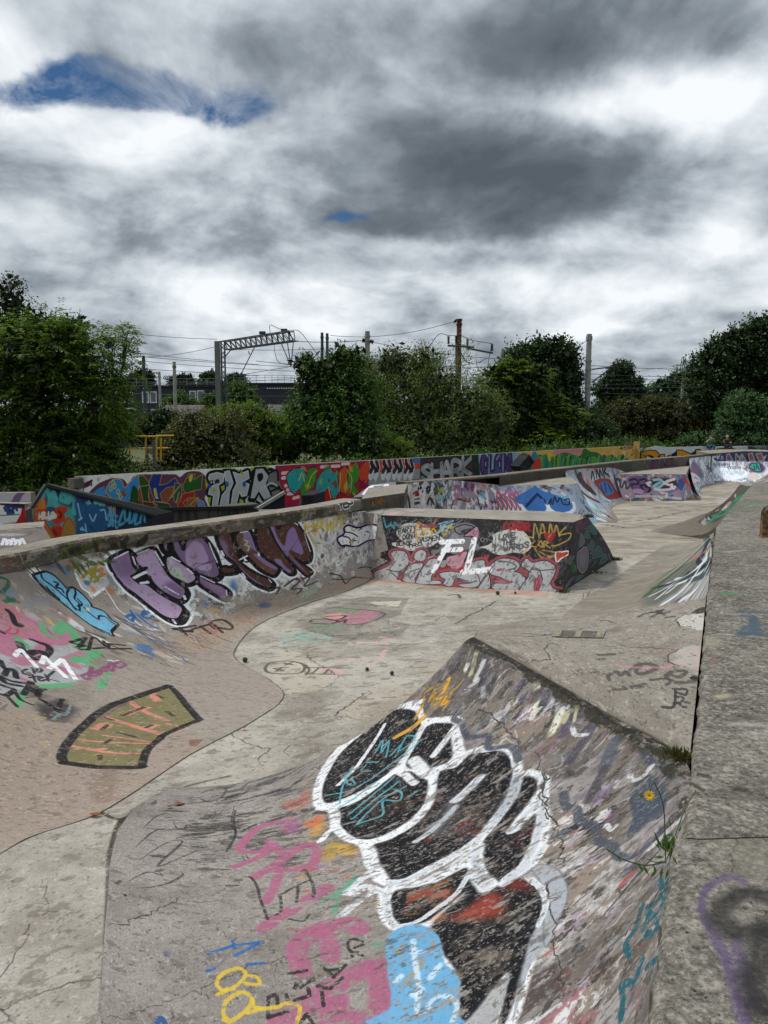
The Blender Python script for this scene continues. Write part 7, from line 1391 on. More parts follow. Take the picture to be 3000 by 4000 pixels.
# ---- red and white wall at the far left
def paint_red(p):
    p.poly([(0,0),(p.W,0),(p.W,p.H),(0,p.H)],(172,30,38),1,sm=False,tex=True)
    p.poly(c6([(-200,275),(0,280),(100,300),(205,310),(190,380),(150,450),(0,480),(-200,500)]),(222,222,222),1,sm=False);p.poly(c6([(-200,480),(0,470),(140,440),(130,460),(0,500),(-200,520)]),(180,182,184),1,sm=False);strokes(p,[c6([(-200,395),(0,388),(180,378)])],.03,(110,106,106));strokes(p,[c6([(-200,262),(0,268),(110,290),(215,300)])],.12,(40,30,60))
    strokes(p,[c6([(80,310),(110,300),(120,330),(90,340),(80,310)]),c6([(40,320),(60,310),(80,335),(50,340)]),c6([(120,320),(150,310),(155,335)]),c6([(70,365),(100,345),(125,362),(70,366)])],.08,(40,54,110))
RW0=at_y(-260,1948,19.6);RW1=at_y(96,1962,18.6)
wall('graffiti_wall',RW0,RW1,[-.46,-.44,-.42],-2.0,.3,'low red and white painted wall at the left edge with a small blue face drawn on it','wall',900,240,paint_red)
wall('graffiti_wall',at_y(-300,1948,21.5),at_y(120,1945,21.5),[-.44,-.40],-2.0,.3,'pale purple smudged wall behind the red and white wall','wall',400,120,lambda p:(p.poly([(0,0),(p.W,0),(p.W,p.H),(0,p.H)],(206,200,206),.9,sm=False,tex=True),p.clutter(30,[(120,80,130),(200,200,206),(90,60,110)],(.2,.8),seed=135,a=(.4,.8))))
# ---- sloping wedge with turquoise lettering (left, behind the coping)
a0=at_y(181,1894,15.5);a1=at_y(598,2014,18.3)         # apex and low end of the ridge
l0=at_y(125,1982,15.2)                                      # left shoulder
zb=-1.9
def vert(q,z):return np.array([q[0],q[1],z])
PF_=ruled([vert(l0,zb),vert(a0*.5+a1*.5,zb),vert(a1,zb)],[l0,a0,a0*.75+a1*.25,a0*.5+a1*.5,a1],140,24,False)
tu=np.linspace(0,1,140);ridge=np.stack([np.interp(tu,[0,.16,1],[l0[k],a0[k],a1[k]])for k in range(3)],-1)
PF_=np.stack([ridge*[1,1,0]+[0,0,0]+np.c_[np.zeros((140,2)),zb*(1-s_)+ridge[:,2]*s_]for s_ in np.linspace(0,1,24)])
pw=Paint(PF_,1400,480)
pw.poly([(0,0),(1400,0),(1400,480),(0,480)],(36,48,62),.97,sm=False,tex=True);pw.clutter(70,[(50,44,46),(64,50,54),(40,66,84),(70,56,84),(44,40,44)],(.2,.7),(.3,0,1,1),seed=136,a=(.4,.8))
pw.poly(c6([(290,310),(350,230),(430,130),(520,200),(560,270),(690,330),(700,440),(720,580),(500,620),(420,480),(330,470)]),(84,168,166),.95,soft=.06)
pw.clutter(30,[(60,140,150),(44,90,110),(40,60,80),(96,180,180)],(.15,.45),(.05,.6,.35,1),seed=137,a=(.4,.85),kind=(.3,.2,.5))
for q,c in(([(345,310),(370,240),(410,240),(420,320),(380,350),(330,360),(330,420),(360,430),(330,450),(320,330)],(196,128,60)),([(400,420),(430,470),(480,560),(520,600),(560,590),(600,470),(640,420),(690,500),(690,590),(500,620),(440,520)],(160,130,60)),([(500,350),(560,320),(610,330),(580,370),(590,420),(540,450),(500,440),(480,400)],(186,66,44)),([(330,360),(400,350),(440,360),(400,420),(350,430)],(178,110,60)),([(480,520),(520,500),(560,500),(560,560),(520,590)],(176,56,40))):
    pw.outline(c6(q),.07,(196,66,48));pw.poly(c6(q),c,1)
pw.poly(c6([(430,330),(500,310),(500,350),(440,360)]),(48,66,104),.8);strokes(pw,[c6([(545,350),(570,380),(550,410)]),c6([(500,530),(520,560)])],.05,(110,36,30))
pw.tag('HELLO',c6([(362,420)])[0],c6([(500,400)])[0],(0,-20),.04,(226,224,220),.95,seed=9);pw.tag('HELLO',c6([(445,425)])[0],c6([(520,405)])[0],(0,-12),.035,(226,224,220),.9,seed=10)
strokes(pw,[c6([(390,230),(430,150),(460,220),(500,180),(520,230)]),c6([(560,240),(580,180),(640,180),(640,260),(580,250)]),c6([(600,180),(620,260)]),c6([(660,210),(700,260),(720,340),(680,360),(690,260)])],.09,(84,178,180),.9)
BLT=(44,92,140)
strokes(pw,[c6([(730,290),(760,430),(820,540)]),c6([(820,290),(760,380),(740,540)]),c6([(850,320),(880,400),(850,440),(830,380),(880,330)]),c6([(900,300),(890,520)]),c6([(950,330),(940,480),(990,440),(990,340),(940,300)])],.22,BLT,.95);strokes(pw,[c6([(720,280),(750,420)]),c6([(800,540),(790,470)]),c6([(830,380),(860,440),(890,380)]),c6([(930,340),(970,340),(985,430)]),c6([(730,430),(760,410)])],.04,(150,196,220),.9)
pw.poly(c6([(740,520),(760,490),(775,510),(800,525),(770,530)]),(150,200,230),.9)
pw.tag('NOCHO',c6([(870,275)])[0],c6([(970,300)])[0],(4,-40),.045,(120,196,200),.95,seed=11);strokes(pw,[c6([(800,268),(840,275)]),c6([(825,250),(815,285)])],.04,(120,196,200));pw.tag('VORE',c6([(980,305)])[0],c6([(1070,325)])[0],(4,-30),.04,(110,80,150),.9,seed=12);pw.tag('THI',c6([(1005,390)])[0],c6([(1075,370)])[0],(0,-36),.04,(170,176,180),.8,seed=13)
pw.tag('ZODZA',c6([(1100,470)])[0],c6([(1340,440)])[0],(6,-80),.07,(76,160,206),.95,seed=14,gap=.1);pw.tag('SAFE',c6([(1000,480)])[0],c6([(1090,490)])[0],(0,-50),.05,(86,166,206),.9,seed=15);pw.clutter(40,[(76,150,196),(60,100,130)],(.1,.3),(.75,.3,1,.8),seed=138,a=(.3,.7),kind=(0,.2,.8));pw.poly(c6([(680,190),(780,210),(800,250),(700,240)]),(76,56,110),.8,soft=.05)
wedge=empty('wedge_ramp',vert((a0+a1)/2,zb),'sloping wedge block with turquoise and orange graffiti behind the left coping','skate ramp')
m_wd=concrete('wedge_concrete',(96,92,88),img=pw.image('wedge_paint'),wear=.30,stain=.4)
surf_obj('painted_face',PF_,m_wd,cc_side,wedge)
bk=np.array([-.16,.45,0]);l1=at_y(82,1998,15.6)
mb=MB();A_,B_,C_,D_=l0,a0,a1,l1
mb.add([tuple(l0+[0,0,.004]),tuple(a0+[0,0,.004]),tuple(a0+bk),tuple(l1+[0,.2,0])],[(0,1,2,3)],0)
mb.add([tuple(a0+[0,0,.004]),tuple(a1+[0,0,.004]),tuple(a1+bk+[.4,.4,0]),tuple(a0+bk)],[(0,1,2,3)],1)
mb.add([tuple(vert(l0,zb)),tuple(l0),tuple(l1+[0,.2,0]),tuple(vert(l1,zb))],[(0,3,2,1)],2);mb.add([tuple(vert(a1,zb)),tuple(a1),tuple(a1+bk+[.4,.4,0]),tuple(vert(a1+bk+[.4,.4,0],zb))],[(0,1,2,3)],2)
mb.build('block',[concrete('wedge_top',(118,112,106),stain=.8,bump=.7),plain('black_edge',(34,36,40),.7),concrete('wedge_side',(52,46,54),stain=.6)],wedge)
mb=MB();mb.bar(a0+[0,-.03,.0],a1+[0,-.03,0],.07,.06);mb.bar(l0+[0,-.02,0],a0+[0,-.02,0],.07,.06);mb.build('edge_rail',[plain('dark_steel',(40,42,46),.5,.4)],wedge)
# ---- low grey bank at the far left in front of the wedge
PLb=ruled([at_y(-200,2200,11.2),at_y(60,2170,11.6),at_y(215,2132,12.2)],[at_y(-200,2082,12.6),at_y(0,2072,13.0),at_y(172,2058,13.4)],50,14,False)
q8=Paint(PLb,700,260);q8.clutter(60,[(84,80,90),(60,66,84),(120,110,106),(196,196,200),(70,60,60),(60,96,104)],(.12,.5),seed=139,a=(.3,.8),kind=(.4,.2,.4));strokes(q8,[c6([(20+40*k,660),(40+40*k,600+10*(k%2)),(70+40*k,650)])for k in range(5)],.05,(190,192,200))
lb=empty('bank_ramp',PLb[0,25],'low grey bank with scribbled tags at the left edge behind the coping','skate ramp')
surf_obj('bank_face',PLb,concrete('left_bank_concrete',(112,104,98),img=q8.image('left_bank_paint'),wear=.38,stain=.6),cc_side,lb,zbot=-1.9)
PLt=ruled(PLb[-1]+[0,0,.004],PLb[-1]+[-.3,.7,.01],50,5,False);surf_obj('top_slab',PLt,m_cop,cc_side,lb,zbot=-1.9)
# ---- low things between coping and back wall
def blockthing(name,label,cat,corners,z0,z1,mats,group=None,cap=None,part='block'):
    mb=MB();c=np.mean(np.array(corners),0);root=empty(name,(c[0],c[1],z0),label,cat,group)
    mb.prism([tuple(q)for q in corners],z0,z1,0);mb.build(part,mats,root)
    if cap:
        mb=MB();mb.prism([tuple(c+(np.array(q)-c)*1.03)for q in corners],z1,z1+.05,0);mb.build('cap_edge',cap,root)
    return root
blk=plain('black_steel_edge',(28,29,32),.5,.3);m_pbx=concrete('dark_painted_block',(44,46,54),dark=(24,24,28),stain=.5)
A=at_y(560,1992,21.4);B=at_y(1010,1984,24.4)
lowm=Paint(np.stack([np.linspace(A,B,60)+[0,0,-.9*(1-s_)]for s_ in np.linspace(0,1,8)]),900,140);lowm.poly([(0,0),(900,0),(900,140),(0,140)],(40,40,62),.95,sm=False,tex=True);lowm.clutter(30,[(60,50,90),(40,70,130),(30,30,40),(30,90,60),(80,100,150)],(.2,.7),seed=140,a=(.5,.9));lowm.poly([(520,0),(650,0),(650,140),(520,140)],(30,96,60),.9,sm=False,tex=True)
lo=empty('low_ledge',((A[0]+B[0])/2,(A[1]+B[1])/2,-2),'low dark blue ledge with a black steel edge below the white wall piece','skate ledge')
surf_obj('painted_face',lowm.P,concrete('low_ledge_concrete',(90,88,86),img=lowm.image('low_ledge_paint'),wear=.3),cc_side,lo,zbot=-2.0)
mb=MB();mb.prism([(A[0],A[1]+.01),(B[0],B[1]+.01),(B[0]-.3,B[1]+.5),(A[0]-.3,A[1]+.5)],-2,A[2]*.5+B[2]*.5+.0);mb.build('block',[cc_dark],lo)
mb=MB();mb.bar(A+[0,-.02,.02],B+[0,-.02,.02],.07,.1);mb.build('steel_edge',[blk],lo)
def wedge_thing(label,tri,depth,mats,name='kicker_ramp',edge=None):
    c=np.mean(tri,0);root=empty(name,(c[0],c[1],min(q[2]for q in tri)),label,'skate ramp');mb=MB();d=np.array(depth);n=len(tri)
    V=[tuple(q)for q in tri]+[tuple(np.array(q)+d)for q in tri];mb.add(V,[tuple(range(n)),tuple(range(2*n-1,n-1,-1))]+[(k,n+k,n+(k+1)%n,(k+1)%n)for k in range(n)]);mb.build('wedge',mats,root)
    if edge:mb=MB();mb.bar(np.array(tri[edge[0]])+[0,-.02,.02],np.array(tri[edge[1]])+[0,-.02,.02],.09,.09);mb.build('coping_edge',[plain('pale_edge',(150,148,142),.8,0,.4)],root)
    return root
wedge_thing('dark kicker ramp with a pale worn edge in front of the silver piece',[at_y(1006,1990,22.6),at_y(1112,1990,23.0),at_y(1113,1925,23.0),at_y(1090,1935,22.9)],(-.2,.35,0),[m_pbx],edge=(0,2))
bx=at_y(1180,1967,24.5);by=at_y(1222,1967,24.6);bz=at_y(1270,1962,26.0)
blockthing('skate_box','small black box standing in front of the red and teal piece','skate box',[bx[:2],by[:2],bz[:2],(bz[0]-.5,bz[1]+.3)],-2.0,at_y(1200,1934,24.6)[2],[m_pbx])
PFL=ruled([at_y(1380,1943,20.6),at_y(1575,1928,20.6)],[at_y(1452,1892,23.2),at_y(1548,1882,23.6)],50,16,False);q9=Paint(PFL,500,300);q9.poly([(0,0),(500,0),(500,300),(0,300)],(104,106,116),.9,sm=False,tex=True);q9.clutter(30,[(90,110,140),(150,150,156),(170,110,100),(100,96,96)],(.2,.6),seed=141,a=(.4,.8))
strokes(q9,[cG([(790,350),(835,290),(900,285)]),cG([(830,318),(890,312)]),cG([(940,280),(920,322),(1000,310)])],.2,(226,228,232),sm=False)
fr=empty('bank_ramp',PFL[0,25],'pale bank with white strokes leaning up to the back wall behind the step block','skate ramp');surf_obj('bank_face',PFL,concrete('pale_bank_concrete',(124,120,116),img=q9.image('pale_bank_paint'),wear=.36),cc_dark,fr,zbot=-2.0)
tb_=at_y(2040,1812,36.5);mb=MB();rt=Matrix.Rotation(.5,3,'Z')@Matrix.Rotation(-.75,3,'Y');tbo=empty('tilted_block',(tb_[0],tb_[1],tb_[2]-.5),'tilted dark block with black and teal scrawl in front of the green piece','concrete block')
mb.box(tb_,(.8,.7,.5),rot=rt);mb.build('block',[concrete('tilted_block_concrete',(54,62,62),dark=(20,22,26),stain=1.0)],tbo);mb=MB();mb.box(tb_+[-.05,.1,-.7],(.5,.5,1.0));mb.build('base',[cc_dark],tbo)
# ---- broken timber post stub at the right edge of the deck
bs=at_z(2995,2098,0.0);st_=empty('timber_stub',bs,'broken wooden post stub, grey above and brown below, at the right edge of the deck','post')
mb=MB();r=np.random.default_rng(9);pr_=[(-.09,-.05),(.07,-.07),(.10,.04),(.02,.09),(-.08,.05)]
tilt=np.array([.10,.12,1.0]);
for k in range(5):
    x,y=pr_[k];x2,y2=pr_[(k+1)%5];h0=.26+r.uniform(-.08,.1);h1=.26+r.uniform(-.08,.1)
    q=[np.array([x,y,0]),np.array([x2,y2,0]),np.array([x2,y2,0])+tilt*h1,np.array([(x+x2)/2,(y+y2)/2,0])+tilt*(max(h0,h1)+.06),np.array([x,y,0])+tilt*h0]
    mb.add([tuple(bs+z)for z in q]+[tuple(bs+tilt*.15)],[(0,1,2,3,4),(2,3,5),(3,4,5)],0)
mb.build('splintered_shaft',[plain('splintered_wood',(134,96,54),.85,0,.7,14,(58,44,34),.6)],st_);mb=MB();mb.box(bs+tilt*.30+[.04,.02,.03],(.13,.12,.14),rot=Matrix.Rotation(.3,3,'Y'));mb.build('weathered_head',[plain('weathered_grey_wood',(104,102,98),.9,0,.6,20,(46,44,42),.6)],st_)
# ================================================================== VEGETATION
LM={
 'ash':leafmat('ash_leaves',[(28,38,15),(45,61,22),(68,88,34),(102,116,50)],.4),
 'dark':leafmat('dark_leaves',[(14,24,12),(26,40,20),(38,56,26),(54,74,36)],.22),
 'mid':leafmat('mid_leaves',[(22,36,14),(38,58,22),(58,82,32),(84,106,46)],.3),
 'willow':leafmat('willow_leaves',[(34,44,24),(56,68,36),(80,92,50),(108,118,72)],.3),
 'yellow':leafmat('yellow_leaves',[(34,48,14),(52,70,20),(80,98,30),(106,120,44)],.36),
 'bramble':leafmat('bramble_leaves',[(28,34,15),(42,52,21),(62,72,30),(80,70,46),(104,102,72)],.2),
 'brown':leafmat('autumn_leaves',[(28,32,15),(40,46,20),(54,58,26),(66,58,32),(50,60,26)],.22),
 'bluegreen':leafmat('birch_leaves',[(26,44,30),(46,70,46),(66,92,60),(88,112,76)],.3),
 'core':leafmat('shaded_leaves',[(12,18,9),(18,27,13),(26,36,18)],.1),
 'straw':leafmat('dry_grass',[(92,80,44),(120,104,60),(150,132,84)],.2)}
BARK=plain('bark',(92,82,68),.9,0,.6,8,(48,42,34),.5)
def mesh_np(name,V,Q,mat,parent,origin):
    """quads from numpy, quickly"""
    me=bpy.data.meshes.new(name);n=len(Q)
    me.vertices.add(len(V));me.vertices.foreach_set('co',(V-origin).astype(np.float32).ravel())
    me.loops.add(n*4);me.loops.foreach_set('vertex_index',Q.astype(np.int32).ravel())
    me.polygons.add(n);me.polygons.foreach_set('loop_start',np.arange(n,dtype=np.int32)*4);me.polygons.foreach_set('loop_total',np.full(n,4,np.int32))
    me.materials.append(mat);me.update(calc_edges=True);me.validate()
    o=bpy.data.objects.new(name,me);COL.objects.link(o)
    if parent:o.parent=parent;o.location=Vector(origin)-parent_world(parent)
    else:o.location=origin
    return o
def leaf_quads(pos,dirs,nrm,L,Wd):
    """folded rhombus leaves: base, side, tip, side"""
    d=dirs/np.linalg.norm(dirs,axis=1)[:,None];s=np.cross(d,nrm);s/=np.linalg.norm(s,axis=1)[:,None]+1e-9;u=np.cross(s,d)
    L=np.broadcast_to(np.asarray(L),(len(pos),))[:,None];Wd=np.broadcast_to(np.asarray(Wd),(len(pos),))[:,None]
    a=pos;b=pos+d*L*.45+s*Wd*.5+u*Wd*.12;c=pos+d*L-u*L*.12;e=pos+d*L*.45-s*Wd*.5+u*Wd*.12
    V=np.stack([a,b,c,e],1).reshape(-1,3);return V
def crown(r,blobs,leaf,wid,per,twl,compound=False,up=.25,dens=1.0):
    """leaf positions: twigs rooted in the outer part of every blob, each carrying `per` leaves"""
    VS=[]
    for(c,rad,nt)in blobs:
        nt=int(nt*dens);q=r.normal(size=(nt,3));q/=np.linalg.norm(q,axis=1)[:,None]
        rr=r.uniform(.30,1.0,nt)**.55;lump=1+.22*np.sin(q[:,0]*5+c[0])*np.cos(q[:,2]*6+c[2])+.16*np.sin(q[:,1]*9+q[:,0]*7)
        P=np.asarray(c)+q*np.asarray(rad)*(rr*lump)[:,None]
        D=q*.8+r.normal(size=(nt,3))*.5;D[:,2]+=up;D/=np.linalg.norm(D,axis=1)[:,None]
        tl=twl*r.uniform(.5,1.3,nt)
        for k in range(per):
            f=(k+.4)/per;side=r.normal(size=(nt,3))
            if compound:
                s0=np.cross(D,np.array([0,0,1.0]));s0/=np.linalg.norm(s0,axis=1)[:,None]+1e-9
                side=s0*(1 if k%2 else-1)+D*.5+r.normal(size=(nt,3))*.15;side[:,2]-=.35
                pos=P+D*(tl*f)[:,None];pos[:,2]-=tl*f*f*.35;nr=np.tile([0,0,1.0],(nt,1))+r.normal(size=(nt,3))*.25
            else:
                side=side+D*.8;side[:,2]-=.1
                pos=P+D*(tl*f)[:,None]+r.normal(size=(nt,3))*tl[:,None]*.12;nr=r.normal(size=(nt,3))+[0,0,.8]
            VS.append(leaf_quads(pos,side,nr,leaf*r.uniform(.6,1.25,nt),wid*r.uniform(.7,1.2,nt)))
    return np.vstack(VS)
def plant(name,label,cat,base,blobs_px,D,mat,leaf,wid,per,twl,seed,compound=False,trunk=(.14,.03),up=.25,depth=.8,core=True,limbs=True,group=None,dens=1.0,sparse=()):
    """a tree or bush: blobs_px = (x, y, rx, ry, twigs) seen in the photo at distance D"""
    r=np.random.default_rng(seed);k=D/F;root=empty(name,tuple(base),label,cat,group);bl=[]
    for i,(x,y,rx,ry,n)in enumerate(blobs_px):
        c=at_y(x,y,D+r.uniform(-.5,.5)*rx*k*.6);bl.append((c,(rx*k,max(rx,ry)*k*depth,ry*k),n))
        for _ in range(4):
            an=r.uniform(.25,2.9);q=c+np.array([rx*k*math.cos(an),0,ry*k*math.sin(an)])*r.uniform(.72,1.02);f_=r.uniform(.16,.32);bl.append((q,(rx*k*f_,rx*k*f_,ry*k*f_*r.uniform(.8,1.6)),max(5,int(n*.07))))
    V=crown(r,bl,leaf,wid,per,twl,compound,up,dens);mesh_np('crown',V,np.arange(len(V)).reshape(-1,4),LM[mat],root,np.array(base,float))
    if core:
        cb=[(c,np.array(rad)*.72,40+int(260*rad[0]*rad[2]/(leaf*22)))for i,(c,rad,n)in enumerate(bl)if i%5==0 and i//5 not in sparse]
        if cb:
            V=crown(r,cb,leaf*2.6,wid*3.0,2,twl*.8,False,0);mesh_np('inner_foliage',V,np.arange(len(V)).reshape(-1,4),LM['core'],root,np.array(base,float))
    mb=MB();b=np.array(base,float)
    top=np.mean([c for c,_,_ in bl[::5]],0);mid=b*.45+top*.55;mid[:2]+=r.normal(size=2)*.1
    mb.tube([b,b*.7+mid*.3+[.03,0,0],mid],[trunk[0],trunk[0]*.85,trunk[0]*.6],8)
    if limbs:
        for c,rad,n in bl[::5]:
            e=c+np.array([0,0,rad[2]*.55]);m1=mid*.55+e*.45+r.normal(size=3)*.12
            mb.tube([mid+r.normal(size=3)*.02,m1,e],[trunk[0]*.5,trunk[0]*.3,trunk[1]],6)
            for _ in range(5):
                q=r.normal(size=3);q/=np.linalg.norm(q);t2=c+q*np.array(rad)*.95;mb.tube([m1*.5+c*.5,(c+t2)/2+r.normal(size=3)*.08,t2],[trunk[1],trunk[1]*.7,trunk[1]*.3],5,cap=False)
    mb.build('trunk',[BARK],root);return root
def wallY(x):return 1.55*F/max(20,1862-(x-300)*.056-1658)
def gb(x,y,D,z=-2.0):q=at_y(x,y,D);return(q[0],q[1],z)
plant('ash_tree','large bright green ash tree with feathery leaves at the left edge','tree',gb(250,1900,27),[(80,1390,150,130,420),(230,1390,140,130,420),(370,1400,90,110,180),(40,1560,190,170,560),(230,1580,190,160,620),(390,1560,110,130,200),(110,1760,190,130,560),(300,1760,150,110,420),(60,1900,190,80,340),(300,1890,130,70,240)],27,'ash',.17,.062,11,.52,1,True,(.15,.02),up=.1,sparse=(2,5))
plant('ash_sapling','thin airy ash with long bare twigs beside the large ash tree','tree',gb(400,1900,28),[(440,1420,80,100,70),(490,1360,60,60,44),(520,1480,50,80,36),(430,1560,80,80,80),(500,1310,34,30,16),(470,1650,80,70,90)],28,'yellow',.15,.056,9,.42,2,True,(.07,.018),core=False)
plant('hawthorn_tree','dark spiky tree rising behind the ash at the top left','tree',gb(30,1900,36),[(40,1150,40,60,60),(10,1230,70,80,160),(90,1240,60,60,80),(150,1260,70,30,50),(0,1360,110,90,300),(230,1290,50,26,30),(300,1270,40,20,22),(280,1330,50,30,40),(0,1480,120,90,300)],36,'dark',.10,.07,6,.5,3,False,(.16,.02))
plant('elder_bush','dark green bush in the shade under the ash beside the yellow railing','bush',gb(390,1850,29.5),[(380,1740,90,80,300),(450,1660,70,60,180),(420,1830,100,60,200),(200,1880,160,60,300),(40,1900,120,50,200)],29.5,'mid',.12,.08,6,.3,4,False,(.08,.02),limbs=False)
g_='bushes along the back wall'
plant('bramble_bush','brownish bramble thicket with pale leaves right of the yellow railing','bush',gb(760,1850,31.5),[(760,1740,110,90,520),(690,1800,90,70,320),(860,1720,120,100,560),(900,1800,150,60,460),(600,1840,140,30,260),(760,1660,80,50,200)],31.5,'bramble',.085,.06,7,.28,5,False,(.06,.015),limbs=False)
plant('laurel_bush','dark green bush in front of the concrete posts and brick gable','bush',gb(650,1850,36),[(640,1650,60,40,200),(700,1670,60,34,200),(560,1690,80,30,200),(640,1700,120,30,260)],36,'dark',.12,.08,6,.3,6,False,(.06,.02),limbs=False)
plant('shrub','yellow green lit shrub below the lattice mast','bush',gb(900,1850,36),[(900,1640,90,50,360),(980,1640,90,50,360),(860,1680,120,50,340),(1040,1680,90,60,320),(960,1720,160,60,420)],36,'yellow',.11,.06,7,.32,7,False,(.06,.015),limbs=False)
plant('cherry_tree','dark green tree with long leafy shoots left of the central bush','tree',gb(1260,1850,37.5),[(1250,1455,60,46,110),(1215,1500,50,44,90),(1340,1460,60,60,140),(1280,1560,100,70,400),(1210,1620,90,60,320),(1310,1640,140,80,460),(1385,1410,30,34,40),(1200,1425,34,20,20),(1330,1400,30,24,24),(1180,1680,150,70,400),(1380,1570,100,100,400),(1080,1690,100,40,220),(1360,1700,160,70,420)],37.5,'mid',.15,.075,8,.55,8,False,(.13,.022))
plant('willow_bush','broad olive green willow bush in the middle behind the wall','bush',gb(1600,1850,47),[(1500,1480,90,70,260),(1600,1460,80,80,240),(1560,1580,160,100,800),(1690,1520,110,90,420),(1780,1600,120,100,560),(1480,1660,160,90,640),(1660,1690,190,90,800),(1830,1700,110,80,440),(1540,1410,50,40,50),(1660,1420,50,40,60),(1440,1560,100,110,420),(1900,1640,100,100,380),(1760,1720,200,60,500),(1460,1720,160,60,420)],47,'willow',.17,.06,8,.7,9,False,(.12,.018),up=.8)
plant('hazel_bush','yellow tipped low bush in front of the willow','bush',gb(1250,1850,38.5),[(1230,1660,110,60,320),(1330,1680,120,50,360),(1200,1730,160,60,480),(1400,1740,160,50,460),(1080,1760,120,60,360),(1500,1760,120,40,300)],38.5,'yellow',.12,.075,6,.32,10,False,(.06,.015),limbs=False)
plant('goat_willow','sparse upright bush with sky showing through beside the red brown pole','bush',gb(1790,1850,48),[(1740,1450,60,60,60),(1830,1480,60,80,80),(1800,1380,40,50,26),(1870,1560,60,70,90),(1700,1400,40,40,30)],48,'willow',.12,.055,7,.5,11,False,(.05,.016),core=False,up=.7)
plant('young_ash','young yellow green ash with pale bare stems right of the red brown pole','tree',gb(2000,1850,56),[(1930,1490,70,50,110),(2010,1460,60,50,120),(2080,1480,70,60,130),(1960,1570,80,60,140),(2120,1580,70,60,130),(2200,1640,70,50,120),(2040,1640,110,70,220),(2100,1720,120,60,260),(1940,1680,70,60,130)],56,'yellow',.26,.10,9,.62,12,True,(.09,.028))
plant('sycamore_tree','tall dark rounded tree behind the young ash','tree',gb(2130,1850,63),[(2090,1400,80,55,300),(2170,1390,70,50,260),(2030,1440,70,60,240),(2130,1470,110,80,520),(2200,1460,60,60,240),(2150,1580,100,90,460),(2210,1560,50,80,220),(2100,1680,120,80,420),(1960,1640,100,110,380),(2260,1660,80,80,300),(2040,1560,90,90,360)],63,'dark',.25,.16,7,.8,13,False,(.2,.03))
plant('holly_tree','small dark round tree right of the tall grey pole','tree',gb(2420,1850,85),[(2420,1480,50,50,300),(2380,1540,55,55,320),(2470,1540,50,55,300),(2420,1600,90,50,420),(2440,1450,24,24,60)],85,'dark',.26,.17,7,.7,14,False,(.25,.05))
plant('privet_bush','dark bushes closing the gap between the young ash and the hedge','bush',gb(2270,1850,58.5),[(2270,1660,80,60,380),(2200,1720,120,60,460),(2330,1700,90,60,360),(1960,1760,160,40,420),(2130,1770,140,30,300)],58.5,'dark',.14,.09,7,.4,15,False,(.08,.02),limbs=False)
plant('hedge','brownish olive hedge behind the yellow and white far walls','hedge',gb(2500,1850,67),[(2360,1650,90,60,420),(2460,1630,100,60,480),(2560,1620,100,60,480),(2640,1640,80,60,400),(2400,1710,140,50,520),(2560,1710,150,50,560),(2690,1700,90,60,380)],67,'brown',.17,.11,7,.45,16,False,(.09,.02),limbs=False)
plant('poplar_bush','pale grey green bushes far off behind the concrete frame post','bush',gb(2600,1850,120),[(2600,1530,70,50,260),(2650,1510,50,50,200),(2520,1560,60,30,160),(2550,1590,120,30,260),(2660,1580,60,50,200)],120,'bluegreen',.35,.22,6,.8,17,False,(.2,.05),limbs=False)
plant('maple_tree','large dark maple tree at the right edge of the picture','tree',gb(2900,1850,68),[(2860,1380,90,60,320),(2760,1450,70,60,280),(2960,1320,70,60,260),(2850,1470,130,80,620),(2990,1420,100,100,460),(2770,1560,90,90,460),(2900,1600,160,90,700),(2800,1680,110,60,360),(2870,1330,30,40,70),(2990,1290,40,40,90),(2800,1380,30,30,50),(3080,1400,120,140,500),(3070,1580,120,100,400)],68,'dark',.24,.17,7,.8,18,False,(.28,.035))
plant('birch_bush','lighter blue green bushy growth below the maple behind the seated people','bush',gb(2900,1850,64),[(2920,1600,80,60,420),(2880,1660,90,60,420),(2980,1650,90,80,460),(2830,1720,90,40,260),(2940,1720,110,30,300),(2740,1730,90,30,260),(3070,1690,90,70,300)],64,'bluegreen',.17,.09,7,.5,19,False,(.1,.02),limbs=False)
for i,(x,y,rx,ry,lab)in enumerate([(700,1590,60,46,'round bush between the two concrete posts and the white framed windows'),(830,1580,44,44,'round bush behind the lattice mast in front of the dark houses'),(940,1560,66,56,'wide leafy bush right of the lattice mast in front of the dark houses')]):
    plant('garden_bush',lab,'bush',gb(x,1700,104+i),[(x,y,rx,ry,420),(x-rx*.5,y+ry*.5,rx*.7,ry*.6,240),(x+rx*.5,y+ry*.5,rx*.7,ry*.6,240)],104+i,'mid',.28,.18,6,.6,30+i,False,(.2,.05),limbs=False,group='garden bushes in front of the houses')
for i,(x,y,rx,ry,lab)in enumerate([(560,1480,40,30,'far tree crown over the roofs by the dark post'),(520,1500,50,26,'far tree crown over the roofs at the left'),(820,1485,34,20,'small far tree crown over the roof left of the mast'),(710,1490,40,16,'low far tree crown over the roof by the pale post'),(920,1490,34,16,'far tree crown over the roof right of the mast')]):
    plant('distant_tree',lab,'tree',gb(x,1700,150),[(x,y,rx,ry,200),(x,y+ry,rx*1.2,ry,200)],150,'dark',.45,.3,6,.8,40+i,False,(.3,.08),limbs=False,group='far trees over the roofs')
# far wood along the horizon that reads as one mass
r=np.random.default_rng(90);bl=[]
for x in np.linspace(-400,3500,60):
    D=190+r.uniform(-20,30);bl.append((at_y(x,1640+r.uniform(-12,20),D),(70*D/F,70*D/F,r.uniform(40,60)*D/F),260))
V=crown(r,bl,.8,.5,4,1.2,False,.2);wood=mesh_np('far_wood',V,np.arange(len(V)).reshape(-1,4),LM['dark'],None,np.array([0,190,-2.0]));tag(wood,'dark line of far trees along the horizon behind the railway','woodland',kind='stuff')
